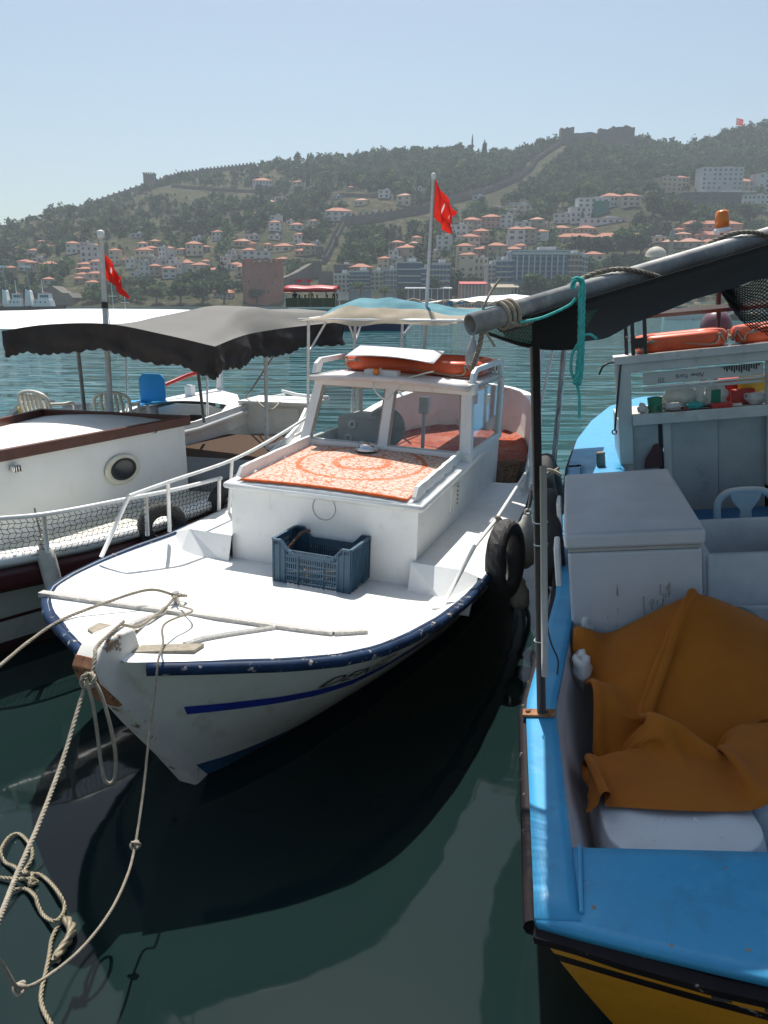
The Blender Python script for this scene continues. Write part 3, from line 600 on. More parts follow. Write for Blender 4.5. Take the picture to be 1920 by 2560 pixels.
def fort_tower(px, py, wpx, hpx, label, Y=YR - 6, name='castle_tower', mat_=None, sides=4, merl=True):
    q = at_y(px, py, Y); wd = wpx * Y / FPX; h = hpx * Y / FPX; root = empty(name, (q.x, Y, q.z - 2)); h += 2
    r = wd / 2 / math.cos(math.pi / sides); g = G(); pr = [(r * 1.02, -6), (r, h * .5), (r * .98, h)]
    g.lathe(pr, (0, 0, 0), sides, (0, 0, math.pi / sides + random.uniform(-.2, .2))); g.build('tower_body', mat_ or M['fort'], root)
    if merl:
        m_ = G(); n = int(2 * math.pi * r / (3.0 if sides == 4 else 3.2))
        for i in range(n):
            a = 2 * math.pi * (i + .5) / n; rr = r * .98 * math.cos(math.pi / sides) / math.cos(((a + math.pi / sides) % (2 * math.pi / sides)) - math.pi / sides) * .97
            m_.box((rr * math.cos(a), rr * math.sin(a), h + .9), (1.3, 1.3, 1.8), (0, 0, a))
        tag(m_.build('merlons', mat_ or M['fort'], root), kind='stuff')
    KEEP.append((q.x, Y, wd + 4)); tag(root, label, 'tower'); return root, r, h
fort_tower(376, 468, 24, 26, 'square stone tower standing on the left skyline')
fort_tower(455, 448, 16, 12, 'low ruined turret on the skyline right of the square tower', merl=False)
# keep on the summit
for px0, px1, pt, pb, label in ((1402, 1432, 324, 364, 'left bastion of the summit citadel'), (1434, 1496, 334, 358, 'low curtain wall of the summit citadel between its bastions'), (1498, 1530, 326, 362, 'middle bastion of the summit citadel'), (1532, 1582, 320, 364, 'tall right-hand bastion of the summit citadel')):
    q = at_y((px0 + px1) / 2, pb, 842); wd = (px1 - px0) * 842 / FPX; h = (pb - pt) * 842 / FPX; root = empty('citadel_bastion', (q.x, 842, q.z)); tag(root, label, 'castle')
    g = G(); n = 7; P = [(-wd / 2, -8)] + [(-wd / 2 + wd * i / n, h * random.uniform(.86, 1.0)) for i in range(n + 1)] + [(wd / 2, -8)]; g.prism(P, 1, 0, 9); g.build('rampart', M['fort'], root); KEEP.append((q.x, 842, wd))
def slope_pts(lst):
    P = []
    for a, b in zip(lst[:-1], lst[1:]):
        for i in range(4): P.append(hill_hit(lerp(a[0], b[0], i / 4), lerp(a[1], b[1], i / 4)))
    P.append(hill_hit(*lst[-1])); return P
merlon_wall('fortification', slope_pts([(1405, 360), (1370, 385), (1340, 405), (1325, 430), (1290, 455), (1240, 475), (1195, 490)]), 4, 2.5, 'zigzag wall descending from the summit citadel', True, 3)
merlon_wall('fortification', slope_pts([(1195, 490), (1150, 505), (1110, 512), (1050, 535), (985, 545), (925, 555), (860, 560)]), 5, 2.5, 'old city wall crossing the middle of the slope behind the red flag', True, 3)
merlon_wall('fortification', slope_pts([(860, 560), (845, 590), (832, 615), (822, 640), (810, 660)]), 4, 2.5, 'old city wall running down towards the brick tower', True, 3)
merlon_wall('fortification', slope_pts([(705, 735), (735, 722), (770, 700), (790, 690)]), 8, 3, 'ruined wall just right of the brick tower', False)
merlon_wall('fortification', slope_pts([(430, 468), (520, 476), (640, 482)]), 2.2, 2, 'thin wall line below the left skyline', False)
merlon_wall('fortification', slope_pts([(840, 490), (900, 492), (960, 494)]), 2.2, 2, 'thin terrace wall above the large white hillside house', False)
for x, y, w_, h_, lb in ((790, 690, 26, 34, 'ruined stone bastion between brick tower and hotels'), (765, 720, 20, 22, 'broken wall stub right of the brick tower'), (815, 705, 34, 24, 'stone bastion with collapsed top left of the white hotel'), (800, 640, 16, 20, 'small wall turret half-way down the slope'), (838, 612, 14, 18, 'small turret where the city wall turns')):
    q = hill_hit(x, y); fort_tower(x, y, w_, h_, lb, q.y, 'castle_tower', None, 4, False)
# stone harbour buildings at the left (old shipyard)
for x0, x1, y0, y1, lb in ((100, 160, 728, 782, 'large gabled stone shipyard hall behind the harbour ships'), (160, 185, 742, 780, 'lower stone shipyard wing beside the gabled hall')):
    q = at_y((x0 + x1) / 2, y1, 404); wd = (x1 - x0) * 404 / FPX; h = (y1 - y0) * 404 / FPX; root = empty('stone_hall', (q.x, 404, 1)); tag(root, lb, 'building'); G().prism([(-wd / 2, 0), (wd / 2, 0), (wd / 2, h * .7), (wd * .1, h), (-wd / 2, h * .8)], 1, 0, 14).build('wall', M['fort'], root); KEEP.append((q.x, 404, wd))
rt, rr_, rh = fort_tower(660, 752, 91, 86, 'massive octagonal red brick tower at the waterside', 414, 'brick_tower', M['brick_tower'], 8)
KEEP.append((rt.location.x, 414, 26))
for i, (dx, dz) in enumerate(((-6, .55), (0, .58), (6, .52), (-3, .3), (4, .32), (8, .7))): unitbox('arrow_slit', M['win'], (dx, -rr_ * .93, rh * dz), (.5, .6, 1.6), rt)
# mosque
q = at_y(1637, 668, 470); root = empty('mosque', (q.x, 470, q.z - 3)); tag(root, 'domed stone mosque in front of the slope above the awning pipe', 'mosque'); r = 25 * 470 / FPX
G().box((0, 0, 3), (r * 2.3, r * 2.3, 8)).build('wall', W['s'], root); G().lathe([(r * 1.02, 6.8), (r * 1.02, 8.2), (r * 1.06, 8.3), (r, 8.6), (r * .97, 10), (r * .85, 11.9), (r * .6, 13.4), (r * .3, 14.2), (.05, 14.5)], (0, 0, 0), 20).build('dome', pmat('dome_lead', (.52, .47, .38), (.44, .39, .31), .5, .7), root, True); KEEP.append((q.x, 470, 16))
q = at_y(1674, 660, 460); root = empty('minaret', (q.x, 460, q.z)); tag(root, 'slim minaret with a pale pointed cap beside the dome', 'minaret'); h = 86 * 460 / FPX
G().lathe([(1.5, -6), (1.5, 0), (1.25, h * .3), (1.2, h * .66)], (0, 0, 0), 10).build('shaft', W['t'], root); G().lathe([(1.3, h * .62), (2.0, h * .655), (2.0, h * .70), (1.2, h * .70)], (0, 0, 0), 10).build('balcony', W['t'], root); G().lathe([(1.35, h * .72), (.7, h * .87), (.05, h * 1.02)], (0, 0, 0), 10).build('cap', W['b'], root)
q = ridge_pts([(1180, 383)])[0]; root = empty('minaret', q); tag(root, 'tiny minaret standing on the skyline left of a cypress', 'minaret'); G().lathe([(1.1, -3), (1.0, 8), (1.8, 8.3), (1.8, 9.3), (.9, 9.4), (.8, 14)], (0, 0, 0), 8).build('shaft', M['fort'], root); G().lathe([(1.0, 14), (.05, 20)], (0, 0, 0), 8).build('cap', W['b'], root)
# summit flag
q = ridge_pts([(1838, 334)])[0]; root = empty('flag_mast', q); tag(root, 'tall mast with a red flag on the right-hand skyline', 'flag'); G().tube([(0, 0, -2), (0, 0, 19)], .18, 6).build('mast', M['galv'], root)
g = G(); g.grid(lambda u, v: (u * 7.0, .5 * math.sin(u * 7), 12.2 + v * 6.2 - u * 1.6), 8, 4); g.build('flag_cloth', M['flag'], root, True)
# ------------------------------------------------------------------ trees
def tree(name, p, hgt, rad, kind, tint, tint_n=320):
    root = empty(name, p); trunk = G()
    if kind == 'cypress':
        trunk.tube([(0, 0, -1.5), (0, 0, hgt * .3), (.1, 0, hgt * .8)], [rad * .16, rad * .12, .05], 6); n = 9
        c = np.array([(random.uniform(-.1, .1) * rad, random.uniform(-.1, .1) * rad, hgt * (.1 + .8 * i / (n - 1))) for i in range(n)]); r = np.array([rad * (.55 + .5 * math.sin(math.pi * min(1, .25 + .8 * i / (n - 1)))) * (1 if i < n - 2 else .55) for i in range(n)])
        V, T = leaf_cloud(c, r, np.full(n, hgt * .11), tint_n // n + 6, .42, np.tile(tint, (n, 1)))
    elif kind == 'palm':
        trunk.tube([(0, 0, -1), (.2, 0, hgt * .5), (0, 0, hgt)], [.3, .22, .2], 6); VV = []
        for i in range(22):
            a = 2 * math.pi * i / 22 + random.uniform(-.1, .1); e = random.uniform(-.1, .8); L_ = rad * random.uniform(.8, 1.1)
            for s in range(4):
                f0, f1 = s / 4, (s + 1) / 4; pt = lambda f, o: (math.cos(a) * L_ * f - math.sin(a) * o, math.sin(a) * L_ * f + math.cos(a) * o, hgt + L_ * (e * f - 1.0 * f * f))
                VV += [pt(f0, .28), pt(f0, -.28), pt(f1, 0)]
        V = np.array(VV); T = np.tile(tint, (len(V), 1))
    else:
        trunk.tube([(0, 0, -1.5), (.1 * rad, 0, hgt * .3), (0, .1 * rad, hgt * .62)], [rad * .11, rad * .08, rad * .03], 6)
        n = 13; c = []; r = []
        for i in range(n):
            a = random.uniform(0, 6.28); q = rad * random.uniform(.15, .62); z = hgt * random.uniform(.38, .82); c.append((q * math.cos(a), q * math.sin(a), z)); r.append(rad * random.uniform(.34, .55))
            trunk.tube([(.05 * rad, 0, hgt * .32), (q * .5 * math.cos(a), q * .5 * math.sin(a), z * .8), (q * math.cos(a), q * math.sin(a), z)], [rad * .05, rad * .035, rad * .012], 5)
        c = np.array(c); r = np.array(r); V, T = leaf_cloud(c, r, r * .8, max(26, tint_n // n * 2), .30, np.tile(tint, (n, 1)) * rng.uniform(.8, 1.25, (n, 1)))
    trunk.build('trunk', M['bark'], root); leaf_object('crown', V, T, root)
    return root
TREES = []
def addtree(px, py, wpx, hpx, kind, ti, desc, Y=None):
    p = hill_hit(px, py) if not Y else Vector((at_y(px, py, Y).x, Y, float(max(at_y(px, py, Y).z, 1.5)))); d = p.length
    nm = {'cypress': 'cypress_tree', 'palm': 'palm_tree'}.get(kind, 'broadleaf_tree')
    o = tree(nm, p, hpx * d / FPX, wpx / 2 * d / FPX, kind, TINT[ti] * (0.8 if kind == 'cypress' else 1), 700 if wpx > 40 else 320); tag(o, 'x', 'tree'); ITEMS.append((px, py, desc, 'tree', o)); KEEP.append((p.x, p.y, wpx * d / FPX * .6))
D = 'dark cypress tree'
for a in ((745, 408, 14, 22, D), (1211, 388, 12, 32, D), (1196, 388, 6, 16, D), (1275, 392, 8, 16, D), (1330, 372, 8, 14, D), (176, 552, 7, 26, D), (38, 728, 14, 40, D), (84, 722, 14, 42, D), (145, 640, 10, 26, D), (190, 630, 10, 28, D), (870, 470, 9, 26, D), (770, 470, 10, 30, D), (985, 600, 10, 26, D), (1000, 590, 9, 24, D),
          (1055, 610, 11, 36, D), (1085, 620, 9, 26, D), (1135, 605, 12, 34, D), (965, 640, 10, 30, D), (1165, 625, 9, 26, D), (1230, 565, 14, 30, D), (1455, 560, 8, 34, D), (1100, 600, 8, 22, D), (1480, 560, 9, 30, D), (640, 520, 8, 22, D), (350, 650, 9, 22, D), (560, 600, 8, 22, D)):
    addtree(a[0], a[1], a[2], a[3], 'cypress', 2, a[4])
B_ = 'broad green tree'
for a in ((1345, 752, 76, 62, 1), (1398, 752, 60, 58, 1), (1302, 752, 44, 34, 3), (1430, 752, 36, 30, 1)): addtree(*a[:4], 'round', a[4], 'large waterside tree below the blue glass hotel', 402)
for a in ((642, 752, 40, 26, 1), (505, 760, 60, 50, 1), (450, 758, 54, 44, 1), (560, 752, 50, 46, 1), (390, 758, 50, 40, 4)): addtree(*a[:4], 'round', a[4], 'quayside leafy tree left of the brick tower', 404)
for a in ((900, 735, 40, 26, 4), (1085, 728, 44, 26, 1), (960, 742, 36, 22, 4), (1000, 745, 30, 20, 1)): addtree(*a[:4], 'round', a[4], 'small leafy tree below the waterfront hotels', 404)
for a in ((1560, 640, 70, 50, 1), (1600, 640, 50, 44, 2), (1500, 650, 70, 44, 2), (1450, 640, 60, 40, 2), (1530, 690, 60, 46, 2), (1480, 700, 60, 44, 1), (1590, 700, 56, 50, 2), (1700, 560, 50, 50, 3), (1630, 545, 56, 56, 3), (1620, 500, 46, 40, 4), (1740, 590, 40, 34, 1), (1880, 560, 60, 40, 3), (1860, 620, 50, 34, 1), (1330, 600, 40, 26, 1), (1405, 520, 36, 40, 4), (1470, 500, 40, 34, 4)): addtree(*a[:4], 'round', a[4], 'broad leafy tree among right-slope buildings')
addtree(1600, 628, 26, 46, 'palm', 1, 'palm tree')
# the wood as one mass
n = 40000; X = rng.uniform(-720, 780, n); Y = YS + 6 + (rng.random(n) ** .9) * 475; pxn = 960 + FPX * X / (Y * .966)
V_ = (Y - YS) / (YR - YS); left = np.clip((1150 - pxn) / 700, 0, 1)
dens = .78 + .45 * fb(X * 2.2, Y * 2.2) - .45 * left * np.clip((V_ - .22) * 2.0, 0, 1) + .25 * (1 - left)
town = np.clip((pxn - 950) / 250, 0, 1) * np.clip((.46 - V_) * 4, 0, 1); dens -= .45 * town; dens = np.where(V_ < .10, np.maximum(dens, .9), dens)
ok = (rng.random(n) < dens) & (np.abs(X) < Y * .82) & (rng.random(n) < np.where(np.abs(X) < Y * .6, .95, .55))
K3 = np.array(KEEP)
for kx, ky, kw in K3: ok &= ~((np.abs(X - kx) < kw * .5 + 2.5) & (Y > ky - 22) & (Y < ky + 12))
X, Y, pxn, V_, left = X[ok], Y[ok], pxn[ok], V_[ok], left[ok]; n = len(X)
rad = rng.uniform(2.0, 4.6, n) * np.where(rng.random(n) < .75 * left * np.clip(V_ * 3, 0, 1) + .12, .45, 1.0); tall = rad * rng.uniform(.8, 1.35, n); Z = hill(X, Y) + tall * .75
ti = rng.choice(5, n, p=[.3, .22, .24, .16, .08]); tint = TINT[ti] * rng.uniform(.65, 1.25, (n, 1))
V, T = leaf_cloud(np.stack([X, Y, Z], -1), rad, tall, 64, .36, tint)
tag(leaf_object('hillside_wood', V, T), 'scrubby green wood covering the castle hill', 'wood', kind='stuff')
# labels for the many far things
def zone(px, py):
    if py > 640:
        if px < 300: return 'low on the shore left of the left flag'
        if px < 610: return 'low on the slope left of the brick tower'
        if px < 1000: return 'low on the slope behind the hotels'
        if px < 1420: return 'in the town left of the blue glass hotel'
        return 'low on the right slope'
    if py > 560:
        if px < 560: return 'half-way up the left slope'
        if px < 900: return 'on the slope above the brick tower'
        if px < 1300: return 'in the town behind the middle flag'
        return 'half-way up the right slope'
    if px < 700: return 'high on the left slope'
    if px < 1150: return 'high on the middle slope'
    return 'high on the right slope'
grp = {}
for it in ITEMS: grp.setdefault((it[2], '' if len(it[2].split()) > 5 else zone(it[0], it[1])), []).append(it)
ORD = ['leftmost', 'second from left', 'third from left', 'fourth from left', 'fifth from left', 'sixth from left', 'seventh from left', 'eighth from left', 'ninth from left', 'tenth from left', 'eleventh from left', 'twelfth from left', 'thirteenth from left', 'fourteenth from left', 'fifteenth from left', 'sixteenth from left', 'seventeenth from left']
for (desc, z), L_ in grp.items():
    L_.sort(key=lambda a: a[0]); long_ = len(desc.split()) > 5
    for i, it in enumerate(L_):
        o = it[4]
        if len(L_) == 1: o['label'] = desc if long_ else f'{desc} {z}'
        else:
            k = 'rightmost' if i == len(L_) - 1 else ORD[min(i, 16)]; o['label'] = f'{desc}, {k} of those' if long_ else f'{desc} {z}, {k}'
        o['group'] = {'house': 'houses on the castle hill', 'hotel': 'waterfront hotels', 'tree': 'trees told apart on the hill and shore'}.get(it[3], 'large buildings on the slope')
# ------------------------------------------------------------------ haze
m, t, b = nt('haze_air'); t.nodes.remove(b); pv = N(t, 'ShaderNodeVolumePrincipled'); pv.inputs['Color'].default_value = (.80, .88, .96, 1); pv.inputs['Density'].default_value = HAZE = .00033; pv.inputs['Anisotropy'].default_value = .1
t.links.new(pv.outputs[0], t.nodes['Material Output'].inputs['Volume'])
g = G(); g.box((0, 550, 135), (3100, 1760, 280)); tag(g.build('haze', m), 'pale summer haze over the harbour', 'haze', kind='stuff')
# ------------------------------------------------------------------ boat frames: local x to image right, y away from camera (aft), z up from waterline
class Frame:
    def __init__(s, loc, head, heel):
        s.loc = Vector(loc); s.rot = (0, R(heel), -R(head)); s.M = Euler(s.rot).to_matrix(); s.I = s.M.transposed()
    def hit(s, px, py, ax, v):
        d = s.I @ ray(px, py); o = s.I @ (Vector((0, 0, CAM_H)) - s.loc); t = (v - o[ax]) / d[ax]; return o + d * t
    def x(s, px, py, v): return s.hit(px, py, 0, v)
    def y(s, px, py, v): return s.hit(px, py, 1, v)
    def z(s, px, py, v): return s.hit(px, py, 2, v)
    def w(s, p): return s.M @ Vector(p) + s.loc
    def child(s, name, p, rot=(0, 0, 0), **k):
        """a separate thing placed with the boat's attitude"""
        return empty(name, s.w(p), (s.M @ Euler(rot).to_matrix()).to_euler(), **k)
CB = Frame((-1.27, 3.1, 0), 20, 2.0)
class Hull:
    """loft: gunwale table bg(y), sheer zg(y), waterline table bw(y); q=0 gunwale, 1 waterline, >1 keel"""
    def __init__(s, bg, zg, bw, g0, g1, w0, w1, keel=-.35, flare=.85): s.bg, s.zg, s.bw, s.g0, s.g1, s.w0, s.w1, s.keel, s.fl = bg, zg, bw, g0, g1, w0, w1, keel, flare
    def pt(s, side, t, q):
        yg = lerp(s.g0, s.g1, t); yw = lerp(s.w0, s.w1, t); bg = interp(yg, s.bg); bw = interp(yw, s.bw); z0 = interp(yg, s.zg)
        if q <= 1: f = q ** s.fl; return Vector((side * lerp(bg, bw, f), lerp(yg, yw, q), lerp(z0, 0, q)))
        k = q - 1; return Vector((side * lerp(bw, 0.01, k ** .8), yw + (.12 if t < .5 else -.1) * k, s.keel * k))
    def at(s, side, yg, z, off=0):
        t = (yg - s.g0) / (s.g1 - s.g0); z0 = interp(yg, s.zg); q = (z0 - z) / z0
        p = s.pt(side, t, q)
        if off:
            a = s.pt(side, min(1, t + .01), q) - s.pt(side, max(0, t - .01), q); b = s.pt(side, t, min(1, q + .05)) - s.pt(side, t, max(0, q - .05)); n = a.cross(b).normalized()
            if n.x * side < 0: n = -n
            p = p + n * off
        return p
    def build(s, root, m_top, m_boot, m_bot, nt_=44, boot=.13):
        qs = [0, .12, .25, .4, .55, .7, .82, .90, 1.0]
        g = G()
        for side in (-1, 1): g.grid(lambda u, v: s.pt(side, u ** 1.35 if u < 1 else 1, v * .87), nt_, 10)
        g.build('hull', m_top, root, True)
        g = G()
        for side in (-1, 1): g.grid(lambda u, v: s.pt(side, u ** 1.35, .87 + v * .15), nt_, 3)
        g.build('boot_stripe', m_boot, root, True)
        g = G()
        for side in (-1, 1): g.grid(lambda u, v: s.pt(side, u ** 1.35, 1.02 + v * .98), nt_, 5)
        g.build('bottom', m_bot, root, True)
    def strake(s, root, name, mat_, y0, y1, dz, hgt, out, n=60, inn=.02, zf=None):
        for side in (-1, 1):
            g = G(); V = []
            for i in range(n + 1):
                y = lerp(y0, y1, (i / n) ** 1.3); p = s.pt(side, (y - s.g0) / (s.g1 - s.g0), 0); z = (zf(y) if zf else p.z) + dz
                a = s.pt(side, min(1, (y - s.g0) / (s.g1 - s.g0) + .004), 0) - s.pt(side, max(0, (y - s.g0) / (s.g1 - s.g0) - .004), 0); a.z = 0; nn = Vector((a.y, -a.x, 0)).normalized()
                if nn.x * side < 0: nn = -nn
                c = Vector((p.x, p.y, z)); k = .3 * out
                V += [c - nn * inn, c - nn * inn + Vector((0, 0, hgt)), c + nn * (out - k) + Vector((0, 0, hgt)), c + nn * out + Vector((0, 0, hgt * .65)), c + nn * out + Vector((0, 0, hgt * .3)), c + nn * (out - k)]
            F = [(i * 6 + j, i * 6 + (j + 1) % 6, (i + 1) * 6 + (j + 1) % 6, (i + 1) * 6 + j) for i in range(n) for j in range(6)] + [(5, 4, 3, 2, 1, 0), tuple(n * 6 + j for j in range(6))]
            g.add(V, F); g.build(name, mat_, root, True)
def text_mesh(name, txt, size, mp, mat_, parent, shear=0, flip=False):
    """flat lettering turned into a mesh and laid on a surface by mp(x, y)"""
    cu = bpy.data.curves.new(name, 'FONT'); cu.body = txt; cu.size = size; cu.shear = shear; cu.resolution_u = 3
    o = bpy.data.objects.new(name, cu); col.objects.link(o); bpy.context.view_layer.update()
    dg = bpy.context.evaluated_depsgraph_get(); me = bpy.data.meshes.new_from_object(o.evaluated_get(dg)); bpy.data.objects.remove(o)
    for v in me.vertices: v.co = mp(v.co.x, v.co.y)
    me.materials.clear(); me.materials.append(mat_)
    ob = bpy.data.objects.new(name, me); col.objects.link(ob); ob.parent = parent; return ob
boat = empty('fishing_boat', CB.loc, CB.rot, 'white wooden fishing boat with blue gunwale, rug-covered cabin top and glazed wheelhouse', 'boat')
ZG = [(0, .99), (.3, .965), (.6, .93), (1.4, .86), (2.2, .80), (3.2, .80), (4.2, .84), (4.7, .92), (5.2, 1.14), (5.6, 1.28), (6.2, 1.39), (7, 1.47), (7.6, 1.50)]
BG = [(.02, .03), (.08, .15), (.13, .23), (.25, .43), (.42, .68), (.6, .87), (.8, 1.0), (1.05, 1.08), (1.4, 1.15), (1.8, 1.19), (2.4, 1.2), (3.2, 1.2), (4.2, 1.15), (5.0, 1.08), (5.9, .96), (6.6, .80), (7.1, .60), (7.4, .36), (7.6, .04)]
BW = [(.6, .01), (.8, .12), (1.24, .28), (2.1, .53), (2.9, .74), (3.9, .87), (5, .82), (6.2, .58), (7.0, .24), (7.3, .01)]
hull = Hull(BG, ZG, BW, .02, 7.6, .60, 7.3, flare=1.25)
hull.build(boat, M['white_hull'], M['boot'], M['antifoul'])
hull.strake(boat, 'rubbing_strake', M['blue_edge'], .09, 7.58, -.056, .052, .034, 70, .02, lambda y: interp(y, [(0, .99), (.3, .965), (.6, .93), (1.4, .86), (2.2, .80), (3.2, .80), (4.2, .84), (5.2, .93), (6.2, 1.02), (7.6, 1.12)]))
# stem post with worn end
g = G()
for (ya, za, yb, zb, wd) in ((-.10, 1.10, .66, -.25, .085),):
    P = [(-.12, 1.03), (-.06, 1.09), (.02, 1.115), (.16, 1.10), (.20, .97), (.30, .82), (.55, .40), (.86, -.25), (.70, -.25), (.60, -.02), (.40, .27), (.17, .58), (.02, .80), (-.09, .94)]
    g.prism(P, 0, -.062, .062)
g.build('stem_post', pmat('stem_paint', (.70, .68, .64), (.60, .57, .52), 8, .6, bmp=.4, bscale=40, chips=((.20, .12, .08), 8, .60)), boat, bevel=.018)
G().prism([(-.125, 1.02), (-.095, 1.065), (-.06, 1.0), (.06, .76), (.02, .77), (-.095, .94)], 0, -.055, .055).build('stem_wear', M['rust'], boat, bevel=.006)
# painted stripe and name on both bows
for side in (-1, 1):
    g = G(); g.grid(lambda u, v: hull.at(side, lerp(.13, 5.2, u ** 1.2), interp(lerp(.13, 5.2, u ** 1.2), [(.13, .615), (1.0, .60), (2.2, .58), (5.2, .60)]) + (v - .5) * lerp(.062, .045, u) + (u * 0), .004), 60, 1); g.build('painted_stripe', M['blue_stripe'], boat, True)
text_mesh('boat_name', 'DENİZ', .11, lambda x, y: hull.at(1, .56 + x * 1.3 + y * .3, .66 + y * .95, .005), M['letter_black'], boat, .35)
# fore deck: dished sheet
ZC = [(0, .985), (.4, .955), (.7, .89), (1.0, .83), (1.9, .67), (2.32, .645)]
def deckpt(u, v):
    y = lerp(.05, 2.34, v); b = interp(y, BG) - .005; x = lerp(-b, b, u); e = abs(x) / b; k = 1 - e ** lerp(3.0, 8.5, min(1, max(0, (y - .5) / 1.3)))
    return (x, y, lerp(interp(y, ZG) - .005, interp(y, ZC), k) + .02 * (1 - e * e) * (1 - v))
g = G(); g.grid(deckpt, 30, 40); g.build('foredeck', M['white'], boat, True)
def deckz(x, y): b = interp(y, BG); u = (x / b + 1) / 2; return deckpt(u, (y - .05) / 2.29)[2]
for s in (-1, 1):
    g = G(); g.grid(lambda u, v: (s * lerp(.70, interp(lerp(2.26, 4.75, v), BG) - .005, u), lerp(2.26, 4.75, v), lerp(interp(lerp(2.26, 4.75, v), [(2.26, .835), (4.75, .87)]), interp(lerp(2.26, 4.75, v), ZG) - .004, u ** 3)), 6, 20); g.build('side_deck', M['white_worn'] if s > 0 else M['white'], boat, True)
    g = G(); T = [(s * .70, 2.262, .833), (s * 1.06, 2.262, .833), (s * 1.165, 2.262, .80)]; Bm = [(s * .70, 2.20, .60), (s * 1.06, 2.06, .60), (s * 1.165, 2.06, .60)]
    g.add(T + Bm, [(0, 1, 4, 3), (1, 2, 5, 4)] if s > 0 else [(3, 4, 1, 0), (4, 5, 2, 1)]); g.build('riser', M['white'], boat, solid=.012)
# boards across the bow
for a, b, wd, dz in (((-.925, .62), (.70, .93), .055, .022), ((.70, .93), (.835, 1.06), .05, .022)):
    a, b = Vector((*a, 0)), Vector((*b, 0)); d = (b - a); n = Vector((-d.y, d.x, 0)).normalized() * wd / 2; g = G(); K = 16; V = []
    for i in range(K + 1):
        c = a.lerp(b, i / K)
        for q, hz in ((-1, 0), (-1, 1), (1, 1), (1, 0)): p = c + n * q; V.append((p.x, p.y, deckz(max(-.93, min(.93, p.x)), p.y) - .004 + hz * (dz + .004)))
    g.add(V, [(i * 4 + j, i * 4 + (j + 1) % 4, i * 4 + 4 + (j + 1) % 4, i * 4 + 4 + j) for i in range(K) for j in range(4)] + [(3, 2, 1, 0), tuple(K * 4 + j for j in range(4))]); g.build('breakwater_board', M['grey_board'], boat)
# worn bow plate and edging strips
g = G(); g.grid(lambda u, v: (lerp(lerp(-.10, .20, u), lerp(-.06, .30, u), v), lerp(.16 + .10 * abs(u - .3), .86 - .12 * u, v), deckz(lerp(-.1, .25, u), lerp(.2, .85, v)) + .008), 8, 12); g.build('bow_plate', M['white_worn'], boat, solid=.006)
for P in ([(.22, .30, 0), (.31, .60, 0), (.40, .84, 0)], [(-.12, .24, 0), (-.17, .5, 0), (-.2, .74, 0)]):
    g = G(); g.tube([(p[0], p[1], deckz(p[0], p[1]) + .008) for p in smooth(P, 6)], .016, 6); g.build('edging_strip', M['grey_board'], boat)
pl = []
for x0, y0 in ((-.22, .17), (.24, .24)): pl.append((x0, y0))
g = G(); g.grid(lambda u, v: (lerp(-.30, -.06, u), lerp(.14 + .12 * (1 - u), .34, v), deckz(lerp(-.25, -.06, u), .3) + .012), 6, 4); g.build('fairlead_pad', M['rope'], boat, solid=.02)
g = G(); g.grid(lambda u, v: (lerp(.06, .30, u), lerp(.12 + .14 * u, .20 + .14 * u, v), deckz(lerp(.06, .26, u), .25) + .014), 6, 3); g.build('fairlead_pad', M['rope'], boat, solid=.02)
# bollard for the ropes
CL = Vector((-.30, .98, deckz(-.3, .98)))
G().tube([CL - Vector((0, 0, .02)), CL + Vector((0, 0, .07))], .022, 8).build('cleat', M['steel'], boat)
# cabin trunk
g = G(); g.add([(-.72, 2.30, .60), (.72, 2.30, .60), (.72, 4.9, .60), (-.72, 4.9, .60), (-.72, 2.30, 1.22), (.72, 2.30, 1.22), (.72, 4.9, 1.335), (-.72, 4.9, 1.335)], [(0, 1, 5, 4), (1, 2, 6, 5), (3, 0, 4, 7)]); g.build('cabin_side', M['white_worn'], boat, solid=.03)
g = G(); g.grid(lambda u, v: (lerp(-.74, .74, u), lerp(2.27, 3.70, v), lerp(1.235, 1.30, v) + .022 * (1 - (2 * u - 1) ** 2)), 12, 10); g.build('cabin_top', M['white'], boat, True, solid=.03)
g = G(); g.tube([(-.745, 3.75, 1.275), (-.745, 2.275, 1.215), (.745, 2.275, 1.215), (.745, 4.05, 1.285)], .026, 8); g.build('trim_moulding', M['white'], boat, True)
p = CB.y(810, 1270, 2.297); g = G(); g.torus((p.x, 2.297, p.z), .088, .0035, 28, 5, (R(90), 0, 0)); g.build('filler_ring', pmat('scuffed_line', (.42, .41, .38), None, 20, .8), boat)
for s in (-1, 1):   # torn toe boards beside the rug
    g = G(); n = 26; V = []; random.seed(3 + s)
    for i in range(n + 1):
        y = lerp(2.33, 3.58, i / n); hz = .085 * (1 if 0 < i < n else .3) * (1 - .0 * i); tear = .0 if i % 5 else random.uniform(0, .03)
        x = s * (.665 + random.uniform(-.004, .004)); zb = lerp(1.245, 1.305, (y - 2.27) / 1.43) + tear; zt = lerp(1.25, 1.31, (y - 2.27) / 1.43) + hz
        V += [(x, y, zb), (x, y, zt), (x + s * .028, y, zt), (x + s * .028, y, zb)]
    g.add(V, [(i * 4 + j, i * 4 + (j + 1) % 4, i * 4 + 4 + (j + 1) % 4, i * 4 + 4 + j) for i in range(n) for j in range(4)] + [(3, 2, 1, 0), tuple(n * 4 + j for j in range(4))]); g.build('toe_board', M['white_worn'], boat)
# louvre plate on the starboard side
g = G(); g.box((.725, 3.24, 1.10), (.02, .26, .24)); g.build('vent_frame', M['white'], boat, bevel=.006)
v_ = G().box((.738, 3.24, 1.09), (.012, .15, .17)); vp = v_.build('vent_plate', M['cream'], boat)
for i in range(5): unitbox('vent_slot', M['black'], (.746, 3.24 + .02, 1.02 + i * .034), (.006, .02, .012), vp)
